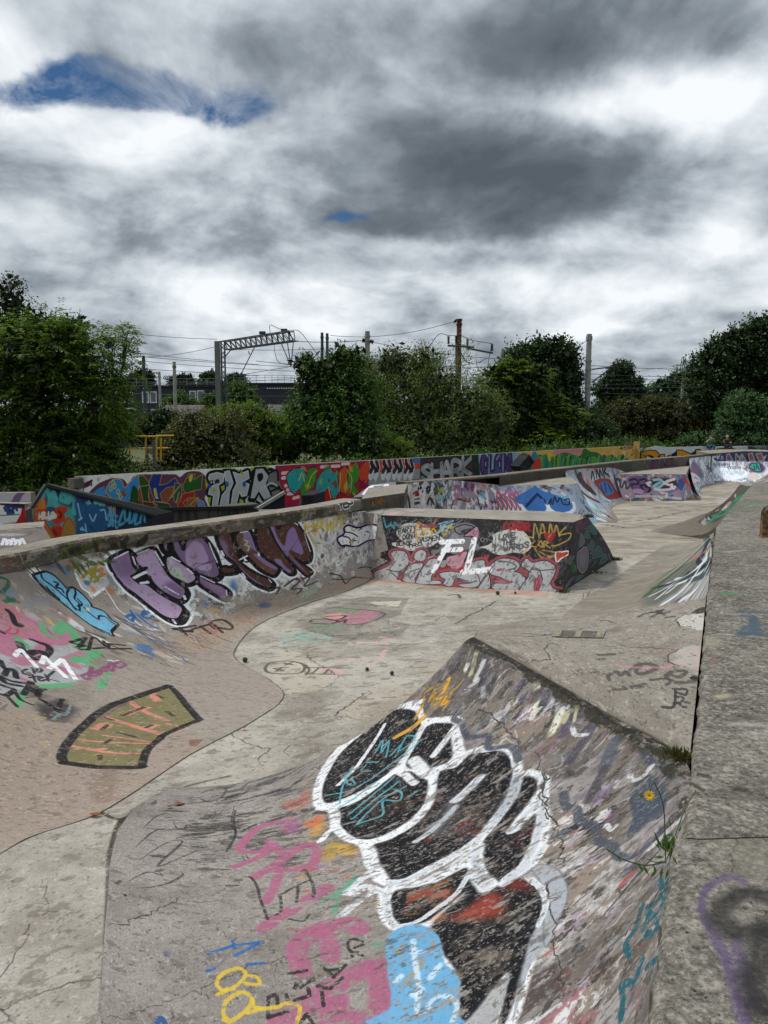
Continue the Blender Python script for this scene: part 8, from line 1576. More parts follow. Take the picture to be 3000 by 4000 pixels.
# undergrowth behind the wall, reads as one mass
bl=[]
for x in np.linspace(-250,3250,90):
    D=min(wallY(x),62)+2.4 if x>300 else 26.5;bl.append((at_y(x,np.interp(x,[-250,300,2480,3250],[1890,1850,1730,1735]),D)+np.array([0,0,-.95]),(60*D/F,1.0,r.uniform(45,75)*D/F),200))
V=crown(r,bl,.16,.09,6,.4,False,.5);ug=mesh_np('undergrowth',V,np.arange(len(V)).reshape(-1,4),LM['mid'],None,np.array([0,40,-2.0]));tag(ug,'dark tangled undergrowth along the back of the wall','undergrowth',kind='stuff')
# dry grass by the yellow railing
P=np.stack([r.uniform(-10.6,-7.4,1500),r.uniform(29.2,31.0,1500),np.full(1500,-1.7)],-1)
P[:,0]=at_y(500,1800,30)[0]+r.uniform(-.6,2.0,1500);V=leaf_quads(P,np.stack([r.normal(size=1500)*.25,r.normal(size=1500)*.25,np.ones(1500)],-1),r.normal(size=(1500,3)),r.uniform(.6,1.5,1500),.02+0*P[:,0])
gr=mesh_np('dry_grass',V,np.arange(len(V)).reshape(-1,4),LM['straw'],None,np.array([P[:,0].mean(),30,-1.7]));tag(gr,'straw coloured dry grass around the yellow railing','grass',kind='stuff')
# ================================================================== RAILWAY, HOUSES, PEOPLE, SMALL THINGS
STEEL=plain('galvanised_steel',(92,98,104),.55,.5,.4,4,(62,68,74));DSTEEL=plain('dark_steel_post',(70,76,84),.6,.4,.4,3);CONC=plain('concrete_post',(150,150,144),.85,0,.4,3,(112,112,106));RUST=plain('red_oxide_steel',(110,54,46),.75,.2,.6,2,(72,42,36));INS=plain('brown_insulator',(46,40,44),.35);WIRE=plain('wire',(58,62,68),.5,.6);PALE=plain('pale_fitting',(196,198,200),.5)
def post(name,label,cat,x,y0,y1,D,w,mat,group=None,taper=1.12,cap=True,rings=()):
    w*=.62
    t_=at_y(x,y0,D);root=empty(name,(t_[0],t_[1],-2.0),label,cat,group);mb=MB()
    mb.tube([(t_[0],t_[1],-2.0),(t_[0],t_[1],t_[2])],[w*taper,w],10);mb.build('shaft',[mat],root)
    if cap:
        for zz in[t_[2]-.4]+[at_y(x,z,D)[2]for z in rings]:mb=MB();mb.tube([(t_[0],t_[1],zz-.07),(t_[0],t_[1],zz+.07)],[w*1.25]*2,10);mb.build('clamp_band',[mat],root)
    return root
GP='line posts along the railway'
post('line_post','dark steel post at the left with white fittings above the roofs','railway post',560,1390,1640,66,.21,DSTEEL,GP,rings=(1420,1470))
post('line_post','short pale concrete post, left of the two by the pulley wheels','railway post',622,1452,1640,62,.16,CONC,GP)
post('line_post','tall pale concrete post, right of the two by the pulley wheels','railway post',680,1413,1640,60,.2,CONC,GP,rings=(1432,1600))
post('line_post','dark post, left of the close pair above the cherry tree','railway post',1258,1299,1560,66,.2,DSTEEL,GP,rings=(1362,))
post('line_post','dark post, right of the close pair above the cherry tree','railway post',1278,1302,1560,66,.2,STEEL,GP)
pm=post('line_post','pale grey post rising out of the middle of the bushes','railway post',1435,1294,1560,62,.33,CONC,GP,rings=(1332,))
post('line_post','pale post half hidden by the dark rounded tree','railway post',1965,1366,1560,66,.29,CONC,GP,rings=(1380,1423))
pt_=post('line_post','tallest pale grey post with a bracket arm standing against open sky','railway post',2302,1305,1600,62,.33,CONC,GP,rings=(1317,1411,1444,1492))
def arm(parent,name,segs,mat,w=.05):
    mb=MB()
    for a,b_,D in segs:mb.tube([at_y(*a,D),at_y(*b_,D)],w,6)
    return mb.build(name,[mat],parent)
arm(pt_,'bracket_arm',[((2312,1443),(2390,1433),62),((2312,1493),(2384,1440),62),((2383,1438),(2383,1428),62),((2312,1494),(2330,1482),62)],STEEL,.06)
def insul(parent,x0,y0,x1,y1,D,r_=.1):
    a=at_y(x0,y0,D);b_=at_y(x1,y1,D);mb=MB();n=7
    for k in range(n):c0=a+(b_-a)*(k/n);c1=a+(b_-a)*((k+.6)/n);mb.tube([c0,c1],[r_,r_*.6],8)
    mb.tube([a,b_],r_*.4,6);return mb.build('insulator',[INS],parent)
insul(pt_,2300-42,1481,2300-20,1478,62,.12);insul(pm,1415,1329,1426,1331,62,.22);insul(pm,1446,1333,1460,1337,62,.2)
# red-brown post with cross arm
rp=post('line_post','red brown rusty steel post with a cross arm and hanging insulators','railway post',1794,1246,1650,58,.3,RUST,GP,rings=(1250,))
arm(rp,'cross_arm',[((1750,1350),(1852,1356),57.4),((1822,1360),(1925,1379),57.4),((1752,1347),(1752,1352),57.4)],STEEL,.08)
arm(rp,'conduit',[((1781,1310),(1781,1560),57.5)],STEEL,.06)
for q in((1752,1314,1752,1344),(1782,1312,1782,1340),(1826,1326,1826,1350),(1922,1344,1922,1372)):insul(rp,*q,57.4,.12)
insul(rp,1775,1252,1782,1258,57.6,.2)
# lattice portal
D0,D1=70,63
gan=empty('lattice_mast',tuple(at_y(855,1700,D0)*[1,1,0]+[0,0,-2]),'grey steel lattice mast with a long lattice boom reaching right','railway mast')
a=at_y(848,1333,D0);mb=MB();mb.box((a[0],a[1],(a[2]-2)/2),(.42,.42,a[2]+2));mb.build('post',[plain('grey_painted_post',(112,116,112),.7,.1,.3)],gan)
mb=MB();xs=[at_y(862,1340,D0),at_y(876,1340,D0)]
for q in xs:mb.bar((q[0],q[1],-2),(q[0],q[1],a[2]),.07);mb.bar((q[0],q[1]+.3,-2),(q[0],q[1]+.3,a[2]),.07)
zz=-2.0;k=0
while zz<a[2]-.4:
    l,rr=(xs[0],xs[1])if k%2==0 else(xs[1],xs[0]);mb.bar((l[0],l[1],zz),(rr[0],rr[1],zz+.42),.05);mb.bar((rr[0],rr[1]+.3,zz),(l[0],l[1]+.3,zz+.42),.05);zz+=.42;k+=1
mb.build('lattice_leg',[DSTEEL],gan)
mb=MB();up0,up1=at_y(858,1334,D0),at_y(1128,1292,D1);lo0,lo1=at_y(880,1366,D0),at_y(1145,1330,D1)
dd=np.array([.35,.45,0])
for o_ in(0,1):
    mb.bar(up0+dd*o_,up1+dd*o_,.09);mb.bar(lo0+dd*o_,lo1+dd*o_,.09)
n=26
for k in range(n):
    t0,t1=k/n,(k+1)/n;A_,B_=(up0*(1-t0)+up1*t0,lo0*(1-t1)+lo1*t1)if k%2==0 else(lo0*(1-t0)+lo1*t0,up0*(1-t1)+up1*t1)
    mb.bar(A_,B_,.055);mb.bar(A_+dd,B_+dd,.055)
    if k%3==0:mb.bar(up0*(1-t0)+up1*t0,up0*(1-t0)+up1*t0+dd,.05);mb.bar(lo0*(1-t0)+lo1*t0,lo0*(1-t0)+lo1*t0+dd,.05)
mb.bar(up1,lo1,.08);mb.bar(at_y(876,1398,D0),at_y(905,1362,D0-.8),.07);mb.bar(up1,at_y(1145,1330,D1),.08)
mb.build('boom',[STEEL],gan)
mb=MB();tip=at_y(1137,1433,D1)
for x in(1096,1122,1146):mb.bar(at_y(x,1335,D1),tip,.07)
mb.bar(at_y(1125,1400,D1),at_y(1143,1402,D1),.05);mb.bar(at_y(1132,1366,D1),at_y(1145,1368,D1),.05);mb.build('drop_bracket',[STEEL],gan)
arm(gan,'stay_rod',[((995,1355),(938,1468),66),((938,1468),(972,1465),66),((970,1372),(975,1385),66)],STEEL,.045)
for x,y in((1025,1300),(1110,1290)):mb=MB();mb.box(at_y(x,y,65.0),(.5,.3,.22));mb.build('boom_fitting',[DSTEEL],gan)
# wires: each its own thing
def wire(pts,label,D,r_=.022,sag=0.0,mat=WIRE,group='overhead wires of the railway'):
    Ds=D if hasattr(D,'__len__')else[D]*len(pts);p=[at_y(x,y,d)for(x,y),d in zip(pts,Ds)]
    if len(p)==2:
        q=[p[0]*(1-t_)+p[1]*t_-np.array([0,0,sag*4*t_*(1-t_)])for t_ in np.linspace(0,1,14)]
    else:q=list(smooth(p,8))
    mb=MB();mb.tube(q,r_,5,cap=False);o=mb.build('overhead_wire',[WIRE],None);tag(o,label,'wire',group);return o
for pts,lab,D,sag in[
    ([(330,1278),(848,1325)],'wire running from above the ash tree to the top of the lattice mast',68,.2),([(480,1394),(842,1354)],'wire rising from the dark left post to the side of the mast',68,.3),
    ([(500,1374),(1010,1424)],'second wire below the boom passing behind the mast at the left',72,.1),([(540,1392),(1180,1434)],'upper of two close wires between the left post and the drop bracket',71,.1),
    ([(545,1410),(1190,1452)],'lower of two close wires between the left post and the drop bracket',71,.1),([(550,1441),(1010,1468)],'wire carrying the pulley wheels at the left posts',66,.0),
    ([(460,1508),(1160,1478)],'wire sloping up just over the dark roof',74,.1),([(440,1534),(1170,1548)],'lowest pale wire crossing in front of the dark houses',74,.1),([(450,1492),(900,1500)],'wire along the roof edge of the dark houses',73,.1),
    ([(1290,1310),(1776,1256)],'long wire rising from the dark post pair to the top of the red brown post',(66,58),.5),([(1148,1333),(1418,1330)],'wire from the end of the boom to the pale middle post',63,.1),([(870,1363),(1256,1363)],'wire under the boom to the dark pair of posts',67,.1),
    ([(1462,1338),(1962,1402)],'wire falling from the middle post to the half hidden post',(62,66),.2),([(1440,1398),(1962,1426)],'lower wire from the middle post to the half hidden post',(63,66),.5),([(1640,1440),(1785,1430)],'thick bracket wire meeting the red brown post from the left',58,.0),
    ([(1000,1410),(1260,1430)],'wire from the drop bracket towards the cherry tree',63,.05),([(905,1470),(1137,1432)],'contact wire rising to the tip of the drop bracket',66,.0),([(1680,1456),(2060,1460)],'faint far wire low behind the red brown post',90,.1),([(1690,1476),(2040,1476)],'lowest faint far wire behind the red brown post',92,.1),
    ([(2240,1366),(2300,1324)],'short stay wire at the top of the tallest post',62,.0),([(2255,1424),(2740,1442)],'wire passing across the tallest post towards the pylon',62,.1),([(2240,1457),(2720,1471)],'wire below the bracket arm of the tallest post',70,.1),([(2250,1482),(2700,1478)],'wire level with the small holly tree top',76,.1),
    ([(2230,1500),(2720,1494)],'wire crossing the middle of the small holly tree',78,.1),([(2240,1516),(2740,1512)],'pale wire crossing the lower half of the small holly tree',60,.05),([(2350,1536),(2740,1540)],'lowest pale wire at the right below the holly tree middle',60,.05),([(2420,1462),(2560,1440)],'thin wire rising towards the pylon arms',140,.0),([(2560,1440),(2670,1415)],'power line leaving the pylon to the left',180,.3)]:
    wire(pts,lab,D,.026 if 'pale' in lab or 'thick' in lab else .022,sag)
for pts,lab,D in[([(1055,1300),(1055,1270),(1085,1282),(1110,1292)],'looped jumper wire on top of the boom',64),([(1128,1292),(1165,1292),(1200,1330),(1250,1400)],'jumper wire curving down from the end of the boom',63),([(1070,1340),(1075,1380),(1095,1418),(1180,1428)],'jumper wire hanging under the boom',63.5),
                    ([(1635,1415),(1680,1350),(1715,1306),(1750,1310)],'jumper wire curving up to the left insulator of the red brown post',57.4),([(1782,1312),(1752,1310),(1745,1308)],'short link between the two left insulators of the red brown post',57.4),([(1800,1310),(1850,1330),(1922,1342)],'jumper wire along the right side of the red brown post',57.4),([(1800,1375),(1820,1412),(1860,1418),(1905,1398)],'slack loop of wire under the cross arm',57.4),([(1922,1344),(1910,1400),(1903,1456)],'thin wire dropping from the outer insulator',57.4)]:
    wire(pts,lab,D,.024)
for i,(x,D)in enumerate(((647,61),(662,61),(520,63),(585,63))):
    c=at_y(x,1476 if i<2 else(1508 if i==2 else 1512),D);mb=MB();rt=empty('pulley_wheel',c,['left pulley wheel between the two pale posts','right pulley wheel between the two pale posts','pulley wheel left of the dark post','pulley wheel right of the dark post'][i],'pulley','tension pulley wheels')
    ring=[c+np.array([.16*math.cos(t_),0,.16*math.sin(t_)])for t_ in np.linspace(0,2*math.pi,17)];mb.tube(ring,.025,6,cap=False);mb.build('rim',[DSTEEL],rt);mb=MB()
    for t_ in np.linspace(0,math.pi,3,endpoint=False):mb.bar(c-np.array([.16*math.cos(t_),0,.16*math.sin(t_)]),c+np.array([.16*math.cos(t_),0,.16*math.sin(t_)]),.03)
    mb.build('spoke',[DSTEEL],rt)
# far pylon and the concrete frame post
py=empty('pylon',tuple(at_y(2674,1650,190)*[1,1,0]+[0,0,-2]),'distant lattice electricity pylon beside the maple','pylon');mb=MB();D=190
def pq_(x,y,dy=0):return at_y(x,y,D)+np.array([0,dy,0])
for dy in(0,1.2):
    for s_ in(-1,1):mb.bar(pq_(2674+s_*2,1392,dy),pq_(2674+s_*9,1440,dy),.14);mb.bar(pq_(2674+s_*9,1440,dy),pq_(2674+s_*12,1640,dy),.14)
for k in range(9):
    y=1400+k*22;w0=3+min(k,3)*2+k*.4;w1=3+min(k+1,3)*2+k*.4;mb.bar(pq_(2674-w0,y),pq_(2674+w1,y+22),.1);mb.bar(pq_(2674+w0,y),pq_(2674-w1,y+22),.1)
PYS=plain('far_grey_steel',(96,104,116),.7,.2);mb.build('lattice_tower',[PYS],py)
for y,w in((1420,38),(1466,34)):mb=MB();mb.bar(pq_(2674-w,y+10),pq_(2674,y),.12);mb.bar(pq_(2674,y),pq_(2674+w,y+2),.12);mb.bar(pq_(2674-w,y+10),pq_(2674-8,y+8),.1);mb.build('cross_arm',[PYS],py)
hp=empty('frame_post',tuple(at_y(2676,1650,100)*[1,1,0]+[0,0,-2]),'twin legged concrete frame post in front of the pylon','railway post');mb=MB()
for x in(2668,2682):q=at_y(x,1470,100);mb=MB();mb.bar((q[0],q[1],-2),q,.28);mb.build('leg',[CONC],hp)
for y in(1482,1546):mb=MB();mb.bar(at_y(2656,y,99.8),at_y(2696,y,99.8),.22);mb.build('cross_bar',[CONC],hp)
# ---- houses
cl_m,t,b=new_mat('dark_cladding');o=t.new('ShaderNodeTexCoord').outputs['Object'];sx=t.new('ShaderNodeSeparateXYZ');t.put(sx.inputs[0],o)
ln=t.math('FRACT',t.math('MULTIPLY',sx.outputs[2],6.0));t.put(b.inputs['Base Color'],t.mix(t.rng(ln,.86,.95),lin((44,48,58)),lin((26,28,34))));b.inputs['Roughness'].default_value=.75
WF_=plain('white_window_frame',(214,216,220),.5);GL=plain('window_glass',(96,104,116),.15,0,.3,1);BRK=None
bm_,t,b=new_mat('brick');uv=t.new('ShaderNodeTexCoord').outputs['Object'];br=t.new('ShaderNodeTexBrick');mp=t.vmath('MULTIPLY',uv,(1,1,1));cxz=t.new('ShaderNodeCombineXYZ');sp_=t.new('ShaderNodeSeparateXYZ');t.put(sp_.inputs[0],mp);t.put(cxz.inputs[0],t.math('ADD',sp_.outputs[0],sp_.outputs[1]));t.put(cxz.inputs[1],sp_.outputs[2]);t.put(br.inputs['Vector'],cxz.outputs[0])
br.inputs['Color1'].default_value=(*lin((112,100,92)),1);br.inputs['Color2'].default_value=(*lin((134,122,110)),1);br.inputs['Mortar'].default_value=(*lin((70,64,60)),1);br.inputs['Scale'].default_value=1.0;br.inputs['Brick Width'].default_value=.62;br.inputs['Row Height'].default_value=.34;br.inputs['Mortar Size'].default_value=.035;t.put(b.inputs['Base Color'],br.outputs[0]);b.inputs['Roughness'].default_value=.9
SLATE=plain('grey_slate_roof',(98,94,94),.85,0,.5,3,(70,66,66),.3);REDB=plain('red_brick',(112,62,50),.9,0,.4,5)
def cF(q):return[(480+x*.4219,1380+y*.4219)for x,y in q]
def house(name,label,pts_x,y_top,D,y_bot=1700,group=None,dep=9):
    x0,x1=pts_x;a=at_y(x0,y_top,D);b_=at_y(x1,y_top,D);root=empty(name,((a[0]+b_[0])/2,D,-2),label,'house',group)
    mb=MB();mb.box(((a[0]+b_[0])/2,D+dep/2,(a[2]-2)/2),(b_[0]-a[0],dep,a[2]+2));mb.build('wall',[cl_m],root)
    mb=MB();mb.box(((a[0]+b_[0])/2,D+dep/2-.1,a[2]+.12),(b_[0]-a[0]+.4,dep+.4,.24));mb.build('roof_edge',[plain('black_fascia',(30,31,36),.7)],root);return root
h1=house('house','long dark clad house with white windows, its left part behind the ash',(380,905),1512,115)
h2=house('house','dark clad house block with a roof terrace railing right of the mast',(905,1240),1502,113)
def window(root,x0,y0,x1,y1,D):
    a=at_y(x0,y1,D);b_=at_y(x1,y0,D);c=(a+b_)/2;w,h=b_[0]-a[0],b_[2]-a[2];mb=MB();t_=.16
    mb.box((c[0],D,c[2]+h/2),(w+t_,.14,t_));mb.box((c[0],D,c[2]-h/2),(w+t_,.14,t_));mb.box((c[0]-w/2,D,c[2]),(t_,.14,h-t_));mb.box((c[0]+w/2,D,c[2]),(t_,.14,h-t_));f=mb.build('window',[WF_],root)
    mb=MB();mb.box((c[0],D+.02,c[2]),(w-t_,.06,h-t_));mb.build('pane',[GL],f)
for q in((185,360,236,456),(256,358,308,456),(622,352,672,440),(694,348,748,450),(268,522,318,572),(20,362,90,460)):(x0,y0),(x1,y1)=cF([(q[0],q[1]),(q[2],q[3])]);window(h1,x0,y0,x1,y1,114.92)
for q in((1168,332,1210,420),):(x0,y0),(x1,y1)=cF([(q[0],q[1]),(q[2],q[3])]);window(h2,x0,y0,x1,y1,112.92)
mb=MB();(x0,y0),(x1,y1)=cF([(130,585),(330,690)]);a=at_y(x0,y1,114.8);b_=at_y(x1,y0,114.8);mb.box(((a[0]+b_[0])/2,114.9,(a[2]+b_[2])/2),(b_[0]-a[0],.2,b_[2]-a[2]));mb.build('brick_panel',[REDB],h1)
mb=MB();(x0,y0),(x1,y1)=cF([(0,505),(100,525)]);a=at_y(x0,y1,114.7);b_=at_y(x1,y0,114.7);mb.box(((a[0]+b_[0])/2,114.8,(a[2]+b_[2])/2),(b_[0]-a[0],.3,b_[2]-a[2]));mb.build('white_band',[WF_],h1)
mb=MB();zt_=at_y(1100,1502,113)[2]+.24
pr_=[at_y(cF([(x,0)])[0][0],1600,113.4)for x in(1030,1130,1240,1320,1385,1440,1500,1560,1590)]
for q in pr_:mb.bar((q[0],q[1],zt_),(q[0],q[1],zt_+1.1),.06)
for h in(.4,.75,1.1):mb.bar((pr_[0][0],pr_[0][1],zt_+h),(pr_[-1][0],pr_[-1][1],zt_+h),.05)
mb.build('terrace_railing',[plain('grey_rail',(150,156,164),.5,.3)],h2)
mb=MB();zt2=at_y(700,1512,115)[2]+.24
for x in np.linspace(420,890,13):q=at_y(x,1600,115.3);mb.bar((q[0],q[1],zt2),(q[0],q[1],zt2+1.0),.06)
a=at_y(420,1600,115.3);b_=at_y(890,1600,115.3)
for h in(.5,1.0):mb.bar((a[0],a[1],zt2+h),(b_[0],b_[1],zt2+h),.05)
mb.build('terrace_railing',[plain('grey_rail_2',(150,156,164),.5,.3)],h1)
for x in np.linspace(*[cF([(v,0)])[0][0]for v in(1340,1580)],12):q=at_y(x,1517,112.85);mb=MB();mb.box(q,(.22,.1,.18));mb.build('vent',[PALE],h2)
def garage(label,x0,x1,xg,y_r,D):
    """ridge runs left-right; stone gable at the right end"""
    a=at_y(x0,y_r,D);b_=at_y(x1,y_r,D);root=empty('garage',((a[0]+b_[0])/2,D,-2),label,'outbuilding','low slate roofed outbuildings in front of the houses');g0=at_y(xg,y_r+75,D-3)
    hz=a[2]-2.6;mb=MB()
    mb.add([(a[0],D,a[2]),(b_[0],D,b_[2]),(g0[0],D-3,hz),(a[0]-1.5,D-3,hz)],[(0,3,2,1)]);mb.add([(a[0],D,a[2]),(b_[0],D,b_[2]),(b_[0]+2.5,D+3,hz),(a[0]+1.5,D+3,hz)],[(0,1,2,3)]);mb.build('roof',[SLATE],root)
    mb=MB();mb.add([(g0[0],D-3,hz-.02),(b_[0]+.02,D,b_[2]-.03),(b_[0]+.06,D+.05,b_[2]-.03),(b_[0]+.06,D+.05,-2),(g0[0],D-3,-2)],[(0,4,3,2,1)]);mb.add([(a[0]-1.5,D-3,-2),(g0[0],D-3,-2),(g0[0],D-3,hz-.02),(a[0]-1.5,D-3,hz-.02)],[(0,1,2,3)]);mb.build('wall',[bm_],root)
for q in(('low outbuilding with slate roof and pale stone gable left of the mast',645,800,735,1582,98),('low outbuilding with slate roof and stone gable right of the mast',872,1004,955,1580,98),('low grey roofed outbuilding at the right below the terrace block',1045,1200,1150,1580,98)):garage(*q)
# ---- yellow railing
YEL=plain('yellow_paint',(214,172,40),.5,0,.3,6,(160,120,40));DR=30.0
yr_=empty('yellow_railing',tuple(at_y(590,1790,DR)*[1,1,0]+[0,0,-1.75]),'yellow tubular safety railing in the bushes behind the back wall','railing')
def c1(x,y):return(x*.6028,1000+y*.6028)
for x,yt,yb,D in((840,1168,1262,30.0),(945,1170,1260,30.4),(1014,1166,1290,29.4),(1042,1178,1292,29.6)):mb=MB();mb.tube([at_y(*c1(x,yb+30),D),at_y(*c1(x,yt),D)],.034,8);mb.build('post',[YEL],yr_)
mb=MB();mb.tube([at_y(*c1(838,1168),30.0),at_y(*c1(945,1169),30.4),at_y(*c1(1014,1170),30.5)],.034,8);mb.tube([at_y(*c1(1010,1166),29.4),at_y(*c1(1125,1164),30.2)],.034,8);mb.tube([at_y(*c1(838,1248),30.0),at_y(*c1(945,1246),30.4),at_y(*c1(1014,1247),30.5)],.03,8);mb.tube([at_y(*c1(1010,1246),29.4),at_y(*c1(1090,1244),30)],.03,8);mb.build('rail',[YEL],yr_)
sb=at_y(*c1(998,1195),30.2);mb=MB();mb.box((sb[0],sb[1],sb[2]-.5),(.12,.1,1.0));so_=mb.build('marker_post',[plain('grey_marker',(118,126,132),.7)],None);tag(so_,'short grey marker post inside the yellow railing','post')

# ---- two people sitting on the far white wall
SKIN=plain('skin',(196,150,124),.6,0,.1,10);GRNS=plain('green_shirt',(34,122,66),.85,0,.3,12);DRKS=plain('navy_top',(28,30,44),.85,0,.3,12);JEAN=plain('blue_jeans',(52,76,112),.9,0,.3,12);DJEAN=plain('dark_trousers',(30,34,50),.9,0,.3,12);HBR=plain('brown_hair',(88,46,34),.8);HBL=plain('fair_hair',(176,156,124),.8);BLACKP=plain('black_phone',(20,20,24),.3)
def skin_mesh(name,pts,edges,rad,mat,parent,root=0):
    me=bpy.data.meshes.new(name);me.from_pydata(pts,edges,[]);bm=bmesh.new();bm.from_mesh(me);bm.verts.layers.skin.verify();bm.to_mesh(me);bm.free();me.materials.append(mat);o=bpy.data.objects.new(name,me);COL.objects.link(o);o.parent=parent
    m=o.modifiers.new('skin','SKIN');m.use_smooth_shade=True
    sv=me.skin_vertices[0].data
    for k,r_ in enumerate(rad):sv[k].radius=(r_,r_)if not hasattr(r_,'__len__')else r_;sv[k].use_root=(k==root)
    s_=o.modifiers.new('sub','SUBSURF');s_.levels=1;s_.render_levels=2;return o
def person(x,y,D,label,shirt,trousers,hair,lean,hand_pose,group=None):
    """sitting on the wall top facing the camera (-y); local metres, seat at z=0"""
    s=at_y(x,y,D);root=empty('person',(s[0],s[1],s[2]),label,'person',group);L,Rr=hand_pose
    P=[(0,0,.10),(0,.0,.28),(0,-.02,.46),(0,-.03,.56),(0,-.05,.63),(0,-.07,.72),(0,-.07,.80),
         (-.18,-.02,.50),L[0],L[1],L[2],(.18,-.02,.50),Rr[0],Rr[1],Rr[2],
         (-.10,-.06,.08),(-.15,-.42,.13),(-.15,-.46,-.28),(-.15,-.56,-.32),(.10,-.06,.08),(.15,-.42,.13),(.15,-.46,-.28),(.15,-.56,-.32)]
    E=[(0,1),(1,2),(2,3),(3,4),(4,5),(5,6),(2,7),(7,8),(8,9),(9,10),(2,11),(11,12),(12,13),(13,14),(0,15),(15,16),(16,17),(17,18),(0,19),(19,20),(20,21),(21,22)]
    rd=[.13,.13,.13,.06,.06,.095,.08,.06,.045,.035,.035,.06,.045,.035,.035,.09,.07,.05,.04,.09,.07,.05,.04]
    skin_mesh('person_body',P,E,rd,SKIN,root)
    up=[0,1,2,7,8,11,12];mp={v:i for i,v in enumerate(up)}
    def mid(a,b,f):return tuple(np.array(a)*(1-f)+np.array(b)*f)
    skin_mesh('shirt',[P[0],P[1],P[2],P[7],mid(P[7],P[8],.6),P[11],mid(P[11],P[12],.6),mid(P[2],P[3],.35)],[(0,1),(1,2),(2,3),(3,4),(2,5),(5,6),(2,7)],[.155,.155,.15,.08,.065,.08,.065,.085],shirt,root)
    skin_mesh('trousers',[mid(P[0],P[1],-.1),P[15],P[16],mid(P[16],P[17],.9),P[19],P[20],mid(P[20],P[21],.9)],[(0,1),(1,2),(2,3),(0,4),(4,5),(5,6)],[.15,.105,.085,.065,.105,.085,.065],trousers,root)
    bm=bmesh.new();bmesh.ops.create_uvsphere(bm,u_segments=14,v_segments=10,radius=.108);me=bpy.data.meshes.new('hair')
    for v in bm.verts:
        v.co.y+=.02
        if v.co.y<-.03 and v.co.z<.035:v.co.y=-.03+(v.co.y+.03)*.2
        v.co.z*=1.05
    bm.to_mesh(me);bm.free();me.materials.append(hair);h=bpy.data.objects.new('hair',me);COL.objects.link(h);h.parent=root;h.location=(0,-.045,.775)
    return root
p1_=person(2772,1747,57.75,'person in green t-shirt and jeans sitting on the white wall, hands raised to face',GRNS,JEAN,HBR,0,([(-.30,-.10,.36),(-.16,-.24,.56),(-.10,-.26,.64)],[(.33,-.08,.40),(.22,-.20,.60),(.12,-.26,.66)]),'people sitting on the far wall')
p2_=person(2838,1745,57.75,'person in a dark top sitting on the white wall with one hand raised',DRKS,DJEAN,HBL,0,([(-.28,-.12,.30),(-.36,-.26,.44),(-.36,-.28,.53)],[(.28,-.10,.28),(.12,-.28,.30),(.04,-.32,.33)]),'people sitting on the far wall')
for pr__ in(p1_,p2_):
    for k,(x,y,z)in enumerate(((-.035,-.165,.73),(.035,-.165,.73))):
        mb=MB();w=Vector(pr__.location);mb.box(w+Vector((x,y,z)),(.018,.012,.012));mb.build('eye',[BLACKP],pr__)
hw=Vector(p1_.location);mb=MB();mb.tube([hw+Vector((.01,-.27,.62)),hw+Vector((.01,-.30,.74))],[.03,.032],8);cup=mb.build('cup',[PALE],None);tag(cup,'small pale cup held to the face by the person in green','cup')

# ---- yellow flower growing out of the joint by the deck
STEMM=plain('green_stem',(62,84,34),.6);PET=leafmat('yellow_petals',[(150,112,12),(166,134,20),(176,146,34)],.2);WL=leafmat('weed_leaves',[(34,52,20),(54,78,30),(78,100,44)],.3)
base=at_y(2598,3395,2.44);fl_=empty('hawksbeard_flower',base,'slender weed with one yellow daisy-like flower growing beside the deck edge','flower')
def cBp(x,y,Y):return at_y(2200+x*.4822,2750+y*.4822,Y)
mb=MB()
for pts,r_ in(([(830,1290,2.44),(825,1050,2.46),(815,860,2.47),(790,750,2.46),(735,632,2.45),(718,650,2.44),(700,715,2.43)],.0022),([(840,1250,2.46),(915,1040,2.52),(995,830,2.56),(1075,700,2.58)],.002),([(830,1280,2.43),(700,1305,2.36),(620,1300,2.32),(480,1255,2.28),(375,1190,2.27)],.0022),([(820,1275,2.43),(740,1280,2.38),(680,1255,2.36)],.0016),([(815,1180,2.45),(770,1120,2.43),(740,1040,2.42)],.002),([(735,740,2.44),(660,755,2.44),(630,735,2.44)],.0012)):mb.tube([cBp(*q)for q in smooth(np.array(pts,float),5)],r_,6)
mb.build('stem',[STEMM],fl_)
fc=cBp(698,742,2.425);rr=np.random.default_rng(3);ps_=[];ds_=[];ns_=[]
vd=np.array([0,0,CAMZ])-fc;vd/=np.linalg.norm(vd);e1=np.cross(vd,[0,0,1]);e1/=np.linalg.norm(e1);e2=np.cross(e1,vd)
for k in range(26):
    an=k*2*math.pi/13+(k//13)*.24;d=e1*math.cos(an)+e2*math.sin(an)+vd*(.15+.25*(k//13));ps_.append(fc+d*.003);ds_.append(d);ns_.append(vd)
V=leaf_quads(np.array(ps_),np.array(ds_),np.array(ns_),np.where(np.arange(26)<13,.0165,.0115),.0058);mesh_np('petals',V,np.arange(len(V)).reshape(-1,4),PET,fl_,fc)
mb=MB();mb.tube([fc-vd*.006,fc-vd*.001],[.003,.003],8);mb.tube([cBp(630,735,2.44)-[0,0,.006],cBp(630,735,2.44)+[0,0,.008]],[.004,.002],7);mb.tube([cBp(375,1190,2.27),cBp(350,1170,2.27)],[.004,.0025],7);mb.build('flower_head',[plain('bud_green',(86,98,40),.7)],fl_)
